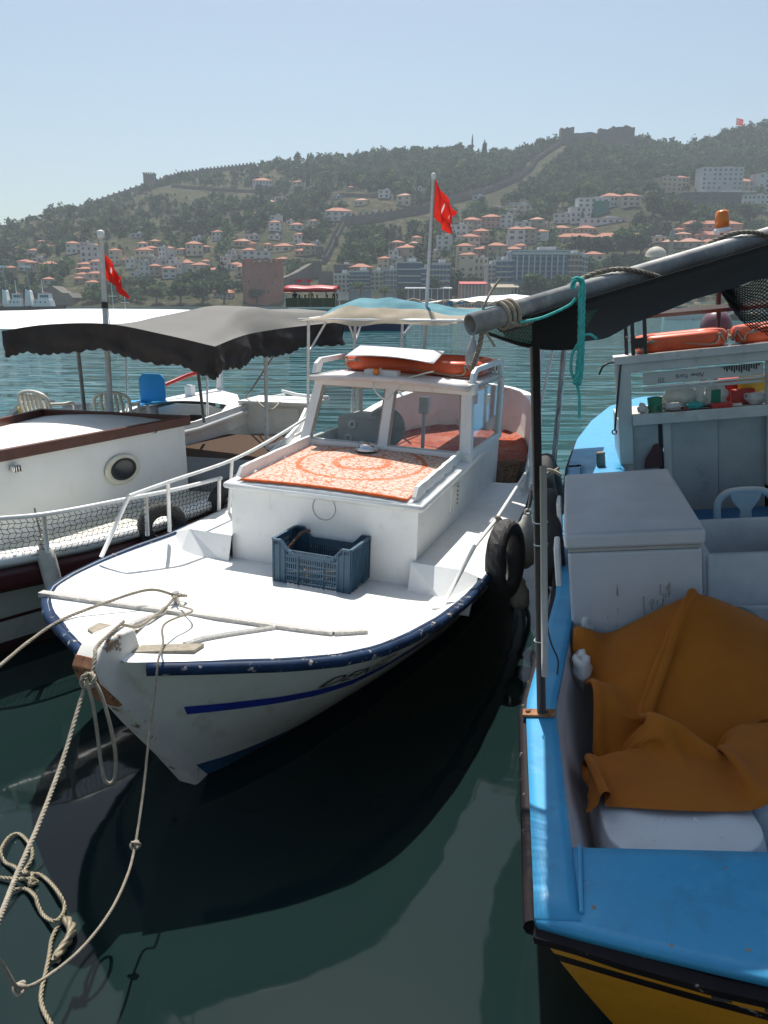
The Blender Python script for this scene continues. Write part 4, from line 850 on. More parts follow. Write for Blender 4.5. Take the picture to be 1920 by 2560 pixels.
# wheelhouse
fy0, fy1 = 3.60, 3.76
def fpost(x0, x1, name='window_post'):
    g = G(); w0 = .05
    tx = lambda x: x * .90 + .012
    g.add([(x0, fy0 - .04, 1.28), (x1, fy0 - .04, 1.28), (x1, fy0 + .05, 1.28), (x0, fy0 + .05, 1.28), (tx(x0), fy1 - .04, 1.865), (tx(x1), fy1 - .04, 1.865), (tx(x1), fy1 + .05, 1.865), (tx(x0), fy1 + .05, 1.865)], [(3, 2, 1, 0), (4, 5, 6, 7), (0, 1, 5, 4), (1, 2, 6, 5), (2, 3, 7, 6), (3, 0, 4, 7)])
    g.build(name, M['white_worn'], boat, bevel=.008)
fpost(-.80, -.71); fpost(.665, .765); fpost(-.065, .025)
G().box((-.01, 3.605, 1.315), (1.52, .13, .075), (0, 0, 0)).build('window_sill', M['white_worn'], boat, bevel=.01)
G().box((0.01, 3.755, 1.860), (1.44, .12, .085), (0, 0, 0)).build('header_beam', M['white_worn'], boat, bevel=.01)
for x0, x1 in ((-.71, -.065), (.025, .665)):
    tx = lambda x: x * .90 + .012
    g = G(); g.add([(x0, fy0 + .005, 1.34), (x1, fy0 + .005, 1.34), (tx(x1), fy1 + .005, 1.825), (tx(x0), fy1 + .005, 1.825)], [(0, 1, 2, 3)]); gl = g.build('window_pane', M['glass'], boat, solid=.005)
    g = G(); r_ = .009; yy = lambda z: lerp(fy0, fy1, (z - 1.3) / .6) - .012
    g.tube([(x0 + .01, yy(1.35), 1.35), (x1 - .01, yy(1.35), 1.35), (tx(x1) - .01, yy(1.815), 1.815), (tx(x0) + .01, yy(1.815), 1.815)], r_, 5, closed=True); g.build('putty_bead', pmat('old_putty', (.52, .45, .36), (.38, .32, .25), 30, .9, bmp=.6, bscale=90), gl)
for s in (-1, 1):
    g = G(); g.box((s * .725, 4.26, 1.325), (.045, 1.24, .06)); g.build('side_rail', M['white_worn'], boat, bevel=.008)
    G().box((s * .72, 4.80, 1.605), (.05, .09, .54)).build('rear_post', M['white_worn'], boat, bevel=.008)
    g = G(); g.add([(s * .722, 3.70, 1.35), (s * .722, 4.76, 1.35), (s * .722, 4.76, 1.84), (s * .722, 3.76, 1.84)], [(0, 1, 2, 3)]); g.build('side_pane', M['glass'], boat, solid=.005)
g = G(); g.grid(lambda u, v: (lerp(-.715, .695, u), lerp(3.60, 4.95, v), 1.90 + .03 * (1 - (2 * u - 1) ** 2)), 12, 6); g.build('wheelhouse_roof', pmat('roof_pinkish', (.66, .62, .60), (.58, .52, .50), 5, .6, dirt=((.4, .35, .32), 8, .58, .5)), boat, True, solid=.045, offset=-1)
for s in (-1, 1):
    g = G(); P = [(3.66, 1.915), (3.70, 2.0), (3.80, 2.04), (4.7, 2.05), (4.88, 2.03), (4.92, 1.915), (4.80, 1.915), (4.76, 2.0), (3.84, 1.995), (3.78, 1.915)]; g.prism(P, 0, s * .70 - .016, s * .70 + .016); g.build('roof_rail', M['white'], boat, bevel=.006)
G().box((-.10, 3.76, 1.945), (.30, .10, .055)).build('lamp_block', M['white_worn'], boat, bevel=.01)
l_ = G().lathe([(.022, 0), (.03, .008), (.03, .03), (.02, .045), (.004, .05)], (-.12, 3.66, 1.94), 14); l_.build('navigation_lamp', M['amber'], boat, True)
g = G(); g.tube(smooth([(-.13, 3.80, 1.98), (-.14, 3.66, 1.90), (-.10, 3.60, 1.81), (.0, 3.57, 1.75), (.06, 3.60, 1.81), (.14, 3.64, 1.91), (.26, 3.76, 1.96), (.33, 3.84, 1.98)], 6), .008, 6); g.build('loose_cable', M['cream'], boat, True)
G().box((.775, 4.0, 1.76), (.03, .07, .09)).build('side_lamp', M['cream'], boat, bevel=.006)
# inside the wheelhouse and aft
G().box((-.45, 4.35, 1.26), (.42, .5, .44)).build('instrument_console', M['cab_grey'], boat, bevel=.02)
cdl = G(); cdl.lathe([(.19, -.05), (.19, .05), (.17, .06)], (-.30, 4.45, 1.36), 22, (R(90), 0, R(20))); cdl.build('winch_drum', M['cab_grey'], boat, True)
for i, (dx, dz) in enumerate(((-.08, .08), (-.12, -.05), (.02, -.1))): G().torus((-.42 + dx, 4.09, 1.34 + dz), .03, .01, 14, 6, (R(90), 0, 0)).build('dial', M['white'], boat)
G().box((-.10, 5.05, 1.52), (.10, .10, .17)).build('throttle_box', M['white'], boat, bevel=.012); G().tube([(-.10, 5.05, .5), (-.10, 5.05, 1.45)], .02, 8).build('throttle_post', M['white'], boat)
g = G(); g.add([(-1.0, 4.5, .5), (1.0, 4.5, .5), (1.0, 5.4, .5), (-1.0, 5.4, .5)], [(0, 1, 2, 3)]); g.build('cockpit_sole', M['floor_brown'], boat)
g = G(); n = 20; P = [(-(interp(lerp(5.25, 7.5, i / n), BG) - .03), lerp(5.25, 7.5, i / n)) for i in range(n + 1)]; P = P + [(-x, y) for x, y in P[::-1]]
g.add([(x, y, .93) for x, y in P], [tuple(range(len(P)))[::-1]]); g.build('aft_deck', M['white'], boat)
for s in (-1, 1):
    g = G(); g.grid(lambda u, v: (s * (interp(lerp(4.55, 7.57, u), BG) - lerp(.05, .10, v) - .0), lerp(4.55, 7.57, u) - (.04 if u > .9 else 0), lerp(interp(lerp(4.55, 7.57, u), ZG) - .002, .45 if u < .2 else .90, v)), 40, 5); g.build('bulwark_lining', M['white_worn'], boat, True)
    g = G(); V = []; n = 44
    for i in range(n + 1):
        y = lerp(4.5, 7.6, i / n); b = interp(y, BG); z = interp(y, ZG); V += [(s * (b + .02), y, z), (s * (b + .02), y, z + .022), (s * max(.0, b - .085), y - (.06 if i > n - 4 else 0), z + .022), (s * max(.0, b - .085), y - (.06 if i > n - 4 else 0), z)]
    g.add(V, [(i * 4 + j, i * 4 + (j + 1) % 4, i * 4 + 4 + (j + 1) % 4, i * 4 + 4 + j) for i in range(n) for j in range(4)] + [(3, 2, 1, 0)]); g.build('capping_rail', M['white'], boat)
g = G(); g.box((0, 5.24, .70), (1.9, .03, .46)); g.build('aft_bulkhead', M['cab_grey'], boat)
# rails
def rail(name, path, r=.014, mat_=None, parent=boat): return G().tube(path, r, 8).build(name, mat_ or M['pipe_white'], parent, True)
pr = [CB.z(253, 1393, .90), CB.z(322, 1240, 1.25), CB.z(420, 1205, 1.26), CB.z(580, 1150, 1.27), CB.z(690, 1092, 1.36), Vector((-.90, 4.15, 1.50))]
rail('port_rail', smooth(pr[1:], 6)); rail('rail_post', [pr[0], pr[1]])
rail('rail_post', [CB.z(424, 1328, .845), pr[2]]); rail('rail_post', [Vector((pr[3].x - .04, pr[3].y, .80)), pr[3]])
sr = [CB.z(1108, 1514, .745), CB.z(1186, 1366, 1.05), CB.z(1238, 1302, 1.06), CB.z(1335, 1150, 1.10), Vector((1.03, 5.0, 1.12))]
rail('starboard_rail', [sr[1], sr[2], sr[3], sr[4]]); rail('rail_post', [sr[0], sr[1]]); rail('rail_post', [Vector((sr[2].x, sr[2].y, .79)), sr[2]]); rail('rail_post', [Vector((1.09, 4.35, .83)), Vector((1.10, 4.38, 1.09))])
G().box((sr[0].x, sr[0].y, sr[0].z + .002), (.14, .09, .008), (0, -.08, .3)).build('base_plate', M['pipe_white'], boat)
# ---- canopy over the stern
cn = empty('boat_canopy', CB.w((-1.0, 4.15, .9)), CB.rot, 'faded teal, white and cream canvas canopy on white poles over the white boat', 'canopy'); co = Vector((-1.0, 4.15, .9))
def ctube(name, path, r=.016): return G().tube([Vector(p) - co for p in path], r, 8).build(name, M['pipe_white'], cn, True)
for p in ([(-1.10, 4.40, .86), (-1.11, 4.42, 2.33)], [(-1.02, 5.35, 1.2), (-1.0, 5.35, 2.42)], [(-.86, 6.5, 1.42), (-.86, 6.5, 2.45)], [(1.10, 4.45, .86), (1.12, 4.45, 2.40)], [(.86, 6.5, 1.42), (1.0, 6.6, 2.52)], [(.98, 5.4, 1.2), (1.0, 5.35, 2.46)]): ctube('canopy_pole', p)
for p in ([(-1.11, 4.42, 2.02), (-.98, 4.6, 2.36)], [(-1.0, 5.35, 2.1), (-1.0, 5.05, 2.4)], [(-1.0, 5.35, 2.1), (-1.0, 5.65, 2.42)], [(-.86, 6.5, 2.12), (-.55, 6.5, 2.46)]): ctube('brace', p, .011)
ctube('front_bar', [(-1.22, 4.42, 2.33), (1.38, 4.42, 2.42)], .017); ctube('side_bar', [(-1.11, 4.42, 2.34), (-.95, 7.1, 2.48)], .016); ctube('side_bar', [(1.12, 4.42, 2.42), (1.02, 7.1, 2.56)], .016)
def wob(u, v, a=.012): return a * (math.sin(u * 23 + v * 9) + .6 * math.sin(u * 41 - v * 13 + 1) + .5 * math.sin(v * 31 + u * 7))
def roll(u, v):     # front roll: v 0 hem -> 1 back of roll
    x = lerp(-1.20, 1.35, u); top = interp(u, [(0, .0), (.06, .10), (.16, .235), (.3, .25), (.42, .19), (.6, .13), (1, .14)]); z0 = lerp(2.315, 2.43, u) - .035 * math.sin(math.pi * min(1, u * 1.3)) + .012 * math.sin(u * 19)
    return Vector((x + .05 * math.sin(v * 3), 4.38 + .52 * v ** 1.4, z0 + top * math.sin(v * math.pi * .55) + wob(u, v, .007))) - co
g = G(); g.grid(lambda u, v: roll(u, lerp(.42, 1, v)), 70, 10); g.build('teal_front_roll', M['teal_canvas'], cn, True)
g = G(); g.grid(lambda u, v: roll(u, lerp(0, .42, v)), 70, 6); g.build('cream_hem', M['cream_canvas'], cn, True)
def topc(u, v): x = lerp(-.55, 1.2, u); return Vector((x, lerp(5.2, 7.3, v), 2.50 + .03 * u + .10 * math.sin(math.pi * u) * (.4 + .6 * v) + .03 * v + wob(u, v, .004))) - co
g = G(); g.grid(topc, 24, 16); g.build('white_top_sheet', M['white_canvas'], cn, True)
g = G(); g.grid(lambda u, v: topc(lerp(0, 1, u), 1) + Vector((0, v * .12, -.045 * v + .004)), 24, 3); g.build('blue_edge', fabric('blue_canvas', (.10, .34, .55), (.16, .42, .62), 3, 400), cn, True)
g = G(); g.grid(lambda u, v: Vector((lerp(-.5, 1.1, u), lerp(4.92, 5.25, v), 2.48 + .02 * u + wob(u, v, .005))) - co, 20, 6); g.build('tan_under_sheet', fabric('tan_canvas', (.34, .27, .20), (.26, .2, .15), 3, 400), cn, True)
for i in range(9):
    x = lerp(-.35, 1.0, i / 8); G().tube([Vector((x, 5.0, 2.53)) - co, Vector((x + .05, 5.12, 2.56)) - co, Vector((x + .09, 5.24, 2.55)) - co], .008, 5).build('lacing', M['rope'], cn)
# mast with red flag
def flag(name, base, topv, fpath, label, cat='flag', polemat='flagpole', r=.018, cap=True):
    root = empty(name, base); tag(root, label, cat); b = Vector(base); t_ = Vector(topv) - b
    G().tube([Vector((0, 0, 0)), t_ * .5, t_], [r, r * .95, r * .85], 10).build('pole', M[polemat], root, True)
    if cap: G().lathe([(r * 1.1, -.03), (r * 1.25, 0), (r * 1.25, r * 1.2), (r * .6, r * 1.6)], t_, 10).build('finial', M['white_worn'], root, True)
    A, B_, C_, D_ = [Vector(p) - b for p in fpath]     # hoist top, hoist bottom, fly bottom, fly top
    def fp(u, v):
        p = B_.lerp(A, v).lerp(C_.lerp(D_, v), u); n = (A - B_).cross(D_ - A).normalized(); fold = .035 * math.sin(u * 11 + v * 5) * (u ** .5) + .02 * math.sin(v * 14 + u * 3) * u
        return p + n * fold + Vector((0, 0, -.05 * u * (1 - v)))
    g = G(); g.grid(fp, 24, 16); g.build('flag_cloth', M['flag_folded'], root, True)
    g = G(); g.tube([t_ * .99 + Vector((r * 1.6, 0, 0)), A, B_, t_ * .45 + Vector((r * 1.5, 0, 0))], .004, 5); g.build('halyard', M['rope'], root)
    return root
mb, mt = CB.w((0.0, 4.62, 2.0)), CB.w(CB.x(1084, 440, 0))
Yf = mt.y
flag('flag_mast', mb, mt, [at_y(1088, 448, Yf), at_y(1084, 540, Yf), at_y(1122, 572, Yf + .05), at_y(1140, 532, Yf + .1)], 'red flag drooping from the thin mast of the middle white boat', r=.016)
# ------------------------------------------------------------------ things lying on the centre boat
# cabin-top rug
o = CB.child('rug', (0, 2.9, 1.27), label='worn orange and cream rug spread over the cabin top', cat='rug'); oo = Vector((0, 2.9, 1.27))
g = G(); g.grid(lambda u, v: Vector((lerp(-.635, .635, u), lerp(2.30, 3.55, v), lerp(1.235, 1.295, (lerp(2.3, 3.55, v) - 2.27) / 1.43) + .022 * (1 - (lerp(-.635, .635, u) / .74) ** 2) + .010 + .004 * math.sin(u * 17) * math.sin(v * 13))) - oo, 40, 36); g.build('pile', M['rug'], o, True, solid=.008, offset=1)
g = G(); g.tube([Vector((x, 2.295 + .004 * math.sin(x * 60), 1.255 + .022 * (1 - (x / .74) ** 2))) - oo for x in np.linspace(-.635, .635, 60)], .010, 6); g.build('fringe', pmat('rug_binding', (.60, .12, .03), (.5, .09, .02), 60, 1, bmp=.5, bscale=120), o, True)
p = Vector((-.10, 3.43, 1.335)); o = CB.child('deck_vent', p, label='polished chrome dome vent on the orange rug', cat='vent'); G().lathe([(.085, 0), (.08, .02), (.062, .045), (.035, .06), (.002, .066)], (0, 0, 0), 24).build('dome', M['chrome'], o, True); G().torus((0, 0, .004), .088, .008, 24, 6).build('flange', M['chrome'], o, True)
# aft rugs
o = CB.child('rug', (0.1, 6.2, .94), label='dark red patterned rug covering the stern deck', cat='rug'); oo = Vector((.1, 6.2, .94))
def aft(u, v):
    y = lerp(5.22, 7.35, v); b = interp(y, BG) - .11; x = lerp(-b, b, u); k = max(0, abs(2 * u - 1) - .86) / .14
    return Vector((x, y, .945 + .05 * k + .006 * math.sin(u * 22 + v * 9))) - oo
g = G(); g.grid(aft, 30, 30); g.build('pile', M['rug2'], o, True, solid=.008, offset=1)
o = CB.child('rug', (.55, 5.0, .52), label='brown patterned rug folded over the step before the stern deck', cat='rug')
g = G(); g.grid(lambda u, v: (lerp(-.42, .36, u), interp(v, [(0, -.22), (.4, -.02), (.75, .19), (1, .30)]), interp(v, [(0, .02), (.35, .20), (.55, .38), (.75, .455), (1, .458)]) + .015 * math.sin(u * 14 + v * 8)), 18, 14); g.build('pile', M['rug3'], o, True, solid=.01, offset=1)
# life float on the wheelhouse roof
def rrect(a, b, r, n=7):
    P = []
    for cx, cy_, a0 in ((a - r, b - r, 0), (-a + r, b - r, 90), (-a + r, -b + r, 180), (a - r, -b + r, 270)):
        for i in range(n + 1): t_ = R(a0 + 90 * i / n); P.append((cx + r * math.cos(t_), cy_ + r * math.sin(t_), 0))
    return P
def lifefloat(p, a, b, r, tr, frame, label, ropes=True, rot=(0, 0, 0), gp=None):
    o = frame.child('life_float', p, rot, label=label, cat='life float', group=gp)
    P = rrect(a, b, r); g = G()
    V = []; n = len(P); nv = 12
    for i in range(n):
        q = Vector(P[i]); t_ = (Vector(P[(i + 1) % n]) - Vector(P[i - 1])).normalized(); nn = Vector((t_.y, -t_.x, 0))
        for j in range(nv): al = 2 * math.pi * j / nv; c_, s_ = math.cos(al), math.sin(al); V.append(q + nn * tr * math.copysign(abs(c_) ** .7, c_) + Vector((0, 0, tr * math.copysign(abs(s_) ** .7, s_))))
    g.add(V, [(i * nv + j, ((i + 1) % n) * nv + j, ((i + 1) % n) * nv + (j + 1) % nv, i * nv + (j + 1) % nv) for i in range(n) for j in range(nv)]); g.build('float_ring', M['orange'], o, True)
    if ropes:
        L_ = []; m_ = 16
        for i in range(m_):
            f = i / m_ * n; q = Vector(P[int(f)]); d = Vector((q.x, q.y, 0)).normalized(); L_.append(q + d * (tr + .012) + Vector((0, 0, .03 if i % 2 else -.05)))
        g = G(); g.tube(smooth(L_, 5, True), .008, 6, closed=True); g.build('grab_line', M['rope'], o, True)
        for i in range(1, m_, 2): G().torus(L_[i], .014, .008, 8, 5, (R(90), 0, random.uniform(0, 3))).build('line_knot', M['rope'], o)
    return o
lifefloat((.03, 4.46, 1.99), .58, .40, .2, .066, CB, 'orange life float roped on the middle boat wheelhouse roof')
o = CB.child('sheet_board', (0, 4.0, 2.2), label='plain white board lying across the orange life float', cat='board'); oo = Vector((0, 4.0, 2.2))
Q = [CB.y(864, 889, 3.66), CB.y(1084, 908, 3.52), CB.y(1111, 878, 4.25), CB.y(905, 860, 4.40)]
g = G(); g.grid(lambda u, v: Q[0].lerp(Q[1], u).lerp(Q[3].lerp(Q[2], u), v) - oo + Vector((0, 0, .025 * math.sin(math.pi * u) * (1 - v))), 12, 6); g.build('board_sheet', M['pwhite'], o, True, solid=.006)
o = CB.child('hanging_bag', (.62, 3.98, 2.05), label='grey crumpled cloth bundle hanging from the pipe above the life float', cat='bundle')
g = G(); g.lathe([(.01, .26), (.02, .20), (.035, .16), (.055, .10), (.06, .04), (.05, .0), (.02, -.015)], (0, 0, 0), 14)
for i, v in enumerate(g.v): a = math.atan2(v[1], v[0]); k = 1 + .18 * math.sin(a * 7); g.v[i] = (v[0] * k, v[1] * k, v[2])
g.build('bundle_cloth', fabric('grey_rag', (.34, .35, .36), (.24, .25, .26), 20, 200), o, True)
# crate
def crate(frame, p, w_, d, h, rz):
    o = frame.child('plastic_crate', p, (0, 0, rz), label='blue slatted plastic crate standing in front of the cabin', cat='crate'); t_ = .008; m_ = M['crate']
    def panel(name, L_, prof, place):
        g = G(); n = int(L_ / .016); top = lambda s: interp(s, prof)
        def bar(s0, s1, z0, z1, th=t_, off=0): g.v, g.f  ; c = ((s0 + s1) / 2, off, (z0 + z1) / 2); g.box(c, (s1 - s0, th, z1 - z0))
        for i in range(n + 1):
            s = -L_ / 2 + L_ * i / n; edge = abs(s) > L_ / 2 - .085; z1 = top(s / L_ + .5)
            if edge: bar(s - .009, s + .009, 0, z1 - .004)
            else: bar(s - .0042, s + .0042, .02, z1 - .03)
        for z in (.012, .06, .105, .15, .195, .235):
            bar(-L_ / 2, L_ / 2, z - .005, z + .005, t_ * 1.1)
        for s in (-L_ / 2, -L_ / 2 + .045, -L_ / 2 + .085, -L_ / 6, L_ / 6, L_ / 2 - .085, L_ / 2 - .045, L_ / 2): bar(s - .004, s + .004, 0, top(s / L_ + .5), t_ * 2, -.002)
        K = 20
        for i in range(K):
            s0, s1 = -L_ / 2 + L_ * i / K, -L_ / 2 + L_ * (i + 1) / K; z0, z1 = top(i / K), top((i + 1) / K); a = math.atan2(z1 - z0, s1 - s0); g.box(((s0 + s1) / 2, -.004, (z0 + z1) / 2 - .006), (math.hypot(s1 - s0, z1 - z0) * 1.06, .022, .014), (0, -a, 0))
            g.box(((s0 + s1) / 2, 0, (z0 + z1) / 2 - .022), (s1 - s0, t_, .03), (0, -a, 0))
        ob = g.build(name, m_, o); ob.location, ob.rotation_euler = place
    lp = [(0, h), (.10, h), (.20, h * .80), (.28, h * .735), (.72, h * .735), (.80, h * .80), (.90, h), (1, h)]; sp_ = [(0, h), (1, h)]
    panel('front_panel', w_, lp, ((0, -d / 2, 0), (0, 0, 0))); panel('back_panel', w_, lp, ((0, d / 2, 0), (0, 0, R(180)))); panel('end_panel', d, sp_, ((w_ / 2, 0, 0), (0, 0, R(90)))); panel('end_panel', d, sp_, ((-w_ / 2, 0, 0), (0, 0, R(-90))))
    g = G()
    for i in range(16): g.box((-w_ / 2 + w_ * (i + .5) / 16, 0, .008), (w_ / 24, d, .012))
    for i in range(8): g.box((0, -d / 2 + d * (i + .5) / 8, .008), (w_, d / 18, .01))
    g.build('slatted_floor', m_, o); return o
crate(CB, (.10, 2.105, .672), .565, .33, .305, R(-1))
# rope scraps in the crate
o = CB.child('net_scrap', (.0, 2.10, .70), label='tangled pale rope lying inside the blue crate', cat='rope'); random.seed(5); g = G()
P = [(random.uniform(-.2, .24), random.uniform(-.12, .12), random.uniform(.0, .09)) for i in range(26)]; g.tube(smooth(P, 5), .009, 6); g.build('coils', M['rope'], o, True)
o = CB.child('rope_end', (-.13, 2.06, .83), label='short brown rope tail hooked over the crate rim', cat='rope'); G().rope([(-.02, .0, .02), (.01, .05, .08), (.04, .12, .13), (.09, .16, .145)], .011).build('tail', pmat('brown_rope', (.16, .08, .05), (.1, .05, .03), 40, .9), o, True)
# tyres
def tyre(name, frame, p, Ro, wd, rot, label, tread=True, gp=None):
    o = frame.child(name, p, rot, label=label, cat='tyre', group=gp); r = wd / 2; nu, nv = 48, 16; V = []; Rm = Ro - r * .95; g = G()
    for i in range(nu):
        a = 2 * math.pi * i / nu
        for j in range(nv):
            b = 2 * math.pi * j / nv; k = 1.0
            if tread and math.cos(b) > .25: k = 1.0 if (i + (j % 2)) % 3 else .90
            rr = Rm + r * .95 * math.copysign(abs(math.cos(b)) ** .75, math.cos(b)) * k; zz = r * math.copysign(abs(math.sin(b)) ** .8, math.sin(b))
            V.append((rr * math.cos(a), rr * math.sin(a), zz))
    g.add(V, [(i * nv + j, ((i + 1) % nu) * nv + j, ((i + 1) % nu) * nv + (j + 1) % nv, i * nv + (j + 1) % nv) for i in range(nu) for j in range(nv)]); g.build('tyre_casing', M['rubber'], o, not tread)
    G().torus((0, 0, r * .45), Rm - r * .70, r * .16, 32, 6).build('bead', M['rubber'], o, True); G().torus((0, 0, -r * .45), Rm - r * .70, r * .16, 32, 6).build('bead', M['rubber'], o, True)
    return o
ty = CB.y(1270, 1412, 2.62); tyre('tyre', CB, (1.27, 2.66, .82), .285, .13, (0, R(84), R(-8)), 'chunky treaded tyre hung from the starboard rail of the white boat')
def fender(frame, p, L_, r, label, rot=(0, 0, 0), top=True):
    o = frame.child('fender', p, rot, label=label, cat='fender'); G().lathe([(.02, L_ + .05), (.035, L_ + .03), (r * .55, L_ - .01), (r * .92, L_ - .05), (r, L_ - .10), (r, .09), (r * .9, .04), (r * .5, 0.005), (.01, 0)], (0, 0, 0), 16).build('fender_body', M['fender'], o, True)
    if top: G().torus((0, 0, L_ + .06), .022, .009, 12, 6, (R(90), 0, 0)).build('eye', M['fender'], o, True); G().tube([(0, 0, L_ + .07), (.01, .0, L_ + .28)], .007, 6).build('lanyard', M['rope'], o)
    return o
fender(CB, (1.33, 3.10, .62), .38, .085, 'grubby pale sack-like fender beside the treaded tyre')
fender(CB, (1.34, 2.98, .33), .20, .075, 'low grey fender peeping out under the treaded tyre', top=False)
for nm, P in (('rail_lashing', [(1.15, 2.80, 1.06), (1.17, 2.76, 1.09), (1.20, 2.80, 1.05), (1.17, 2.84, 1.02), (1.14, 2.79, 1.05), (1.22, 2.74, 1.06), (1.24, 2.70, 1.02), (1.26, 2.68, 1.07)]),):
    o = CB.child(nm, P[0], label='beige rope lashing tying the treaded tyre to the rail', cat='rope'); G().tube(smooth([Vector(p) - Vector(P[0]) for p in P], 6), .011, 7).build('turns', M['rope'], o, True)
# ---- mooring ropes
def ropething(name, pts, r, label, strands=True, mat_='rope', cat='rope'):
    b = Vector(pts[0]); o = empty(name, b); tag(o, label, cat); L_ = [Vector(p) - b for p in pts]; g = G()
    if strands: g.rope(L_, r)
    else: g.tube(smooth(L_, 8), r, 7)
    g.build('rope_lay', M[mat_], o, True); return o
cl = CB.w(CL + Vector((0, 0, .05)))
ropething('mooring_rope', [CB.w((.0, .16, 1.12)), at_y(246, 1612, 2.98), at_y(238, 1640, 2.90), at_y(228, 1690, 2.84), at_y(205, 1740, 2.78), at_y(160, 1890, 2.55), at_y(105, 2040, 2.25), at_y(45, 2180, 1.95), at_y(-60, 2420, 1.45), (-.88, .55, 1.0), (-.84, -.2, .93), (-.82, -.8, .915)], .0085, 'thick frayed mooring rope running from the stem towards lower left')
k0 = at_y(222, 1700, 2.82); ropething('mooring_knot', [k0 + Vector(p) * .62 for p in ((0, 0, .05), (-.035, -.02, .02), (-.03, -.03, -.03), (.02, -.035, -.02), (.045, -.02, .02), (.01, .02, .035), (-.04, .02, .0), (.0, -.03, -.045), (.05, -.01, -.01))], .0095, 'bulky knot in the thick mooring rope below the stem', cat='knot')
ropething('hanging_rope_loop', [at_y(215, 1695, 2.80), at_y(232, 1760, 2.78), at_y(243, 1830, 2.78), at_y(253, 1910, 2.78), at_y(262, 1950, 2.78), at_y(276, 1958, 2.79), at_y(288, 1940, 2.80), at_y(288, 1880, 2.80), at_y(272, 1800, 2.80), at_y(250, 1730, 2.81), at_y(225, 1690, 2.82)], .0075, 'long rope bight hanging from the knot below the stem', False)
ropething('mooring_rope', [cl, CB.w((-.14, .80, .93)), CB.w((.05, .62, 1.0)), at_y(412, 1560, 3.30), at_y(408, 1610, 3.16), at_y(396, 1650, 3.06), at_y(388, 1720, 3.0), at_y(372, 1850, 2.9), at_y(358, 1980, 2.78), at_y(338, 2112, 2.62), at_y(318, 2190, 2.48), at_y(275, 2280, 2.3), at_y(205, 2370, 2.1), at_y(120, 2440, 1.9), at_y(50, 2470, 1.75), at_y(-80, 2450, 1.5), (-1.0, .7, .66), (-1.05, .0, .84), (-1.1, -.75, .915)], .0056, 'thin flecked mooring line drooping in a curve from the fore deck')
for (px, py, Y) in ((338, 2112, 2.62), (50, 2470, 1.75)):
    k0 = at_y(px, py, Y); ropething('line_knot', [k0 + Vector(p) * .7 for p in ((-.02, 0, .015), (.02, -.01, .02), (.025, 0, -.005), (-.005, -.015, -.02), (-.025, .0, .0), (.01, .015, .012), (.0, .0, -.03))], .006, 'small knot half-way down the thin drooping line' if px > 200 else 'small knot near the left end of the thin drooping line', False, cat='knot')
ropething('mooring_rope', [cl, at_y(370, 1475, 3.95), at_y(250, 1512, 3.72), at_z(150, 1552, .985), at_y(70, 1606, 3.30), at_y(0, 1664, 3.05), at_y(-120, 1760, 2.6), (-1.7, 1.2, .86), (-1.75, -.75, .92)], .0085, 'mooring rope crossing the port bow towards the left edge')
ropething('deck_rope', [cl, CB.w((-.22, .78, deckz(-.22, .78) + .03)), CB.w((-.14, .55, deckz(-.14, .55) + .02)), CB.w((-.07, .34, deckz(-.07, .34) + .03)), CB.w((-.02, .16, 1.10))], .009, 'rope stretched along the fore deck from cleat to stem')
ropething('deck_rope', [cl + Vector((-.02, 0, 0)), CB.w((-.26, .92, deckz(-.26, .92) + .05)), CB.w((-.33, 1.04, deckz(-.33, 1.04) + .04)), CB.w((-.28, 1.05, deckz(-.28, 1.05) + .04)), CB.w((-.25, .96, deckz(-.25, .96) + .06)), cl], .009, 'rope turns made fast on the fore deck cleat')
def tw(c, x, y, z=.012): return at_z(x * .3858, 1900 + y * .3858, z)
Pt = [(-40, 760), (100, 770), (190, 770), (240, 790), (190, 810), (210, 740), (160, 720), (205, 640), (200, 560), (130, 482), (60, 500), (5, 590), (30, 660), (90, 690), (170, 735), (260, 745), (330, 800), (385, 870), (418, 950), (400, 1010), (350, 1045), (280, 1005), (245, 940), (225, 880), (160, 835), (50, 850)]
ropething('floating_rope', [tw(1, x, y, .012 + .012 * (i % 3)) for i, (x, y) in enumerate(Pt)], .009, 'knotted tan rope coils floating on the water at lower left', True, 'rope_wet')
ropething('floating_rope', [tw(1, x, y, .014) for x, y in ((375, 1075), (335, 1160), (320, 1260), (295, 1380), (268, 1500), (268, 1580), (300, 1660), (360, 1760))], .009, 'tan rope end trailing down from the floating coils', True, 'rope_wet')
ropething('frayed_rope_end', [tw(1, x, y, .02) for x, y in ((415, 1030), (450, 1060), (465, 1110), (440, 1170), (390, 1240), (355, 1305))], .020, 'fat frayed rope end beside the floating coils', True, 'rope_wet')
# ------------------------------------------------------------------ left boat: white cabin, maroon strake, black canopy
LB = Frame((-3.8, 3.76, 0), 16, 0)
lb = empty('cabin_boat', LB.loc, LB.rot, 'white cabin boat with maroon strake, brown-trimmed roof and netted rail at left', 'boat')
LG = [(0, .03), (.4, .22), (.9, .50), (1.53, .80), (2.07, 1.10), (2.7, 1.28), (3.25, 1.36), (4.2, 1.34), (5.16, 1.20), (6.2, 1.0), (7.08, .80), (8.0, .56), (8.6, .34), (8.8, .1)]
LZ = [(0, 1.0), (1.5, .83), (2.5, .80), (5, .80), (7, .85), (8, .98), (8.8, 1.08)]
LW = [(.5, .01), (1.2, .3), (2.2, .75), (3.3, 1.05), (5, 1.0), (7, .6), (8.4, .1), (8.5, .01)]
lh = Hull(LG, LZ, LW, 0, 8.8, .5, 8.5, flare=1.0)
lh.build(lb, pmat('pale_grey_hull', (.60, .61, .56), (.52, .53, .48), 3, .4, streak=((.35, .32, .24), 6, .58, .4)), M['antifoul'], M['antifoul'])
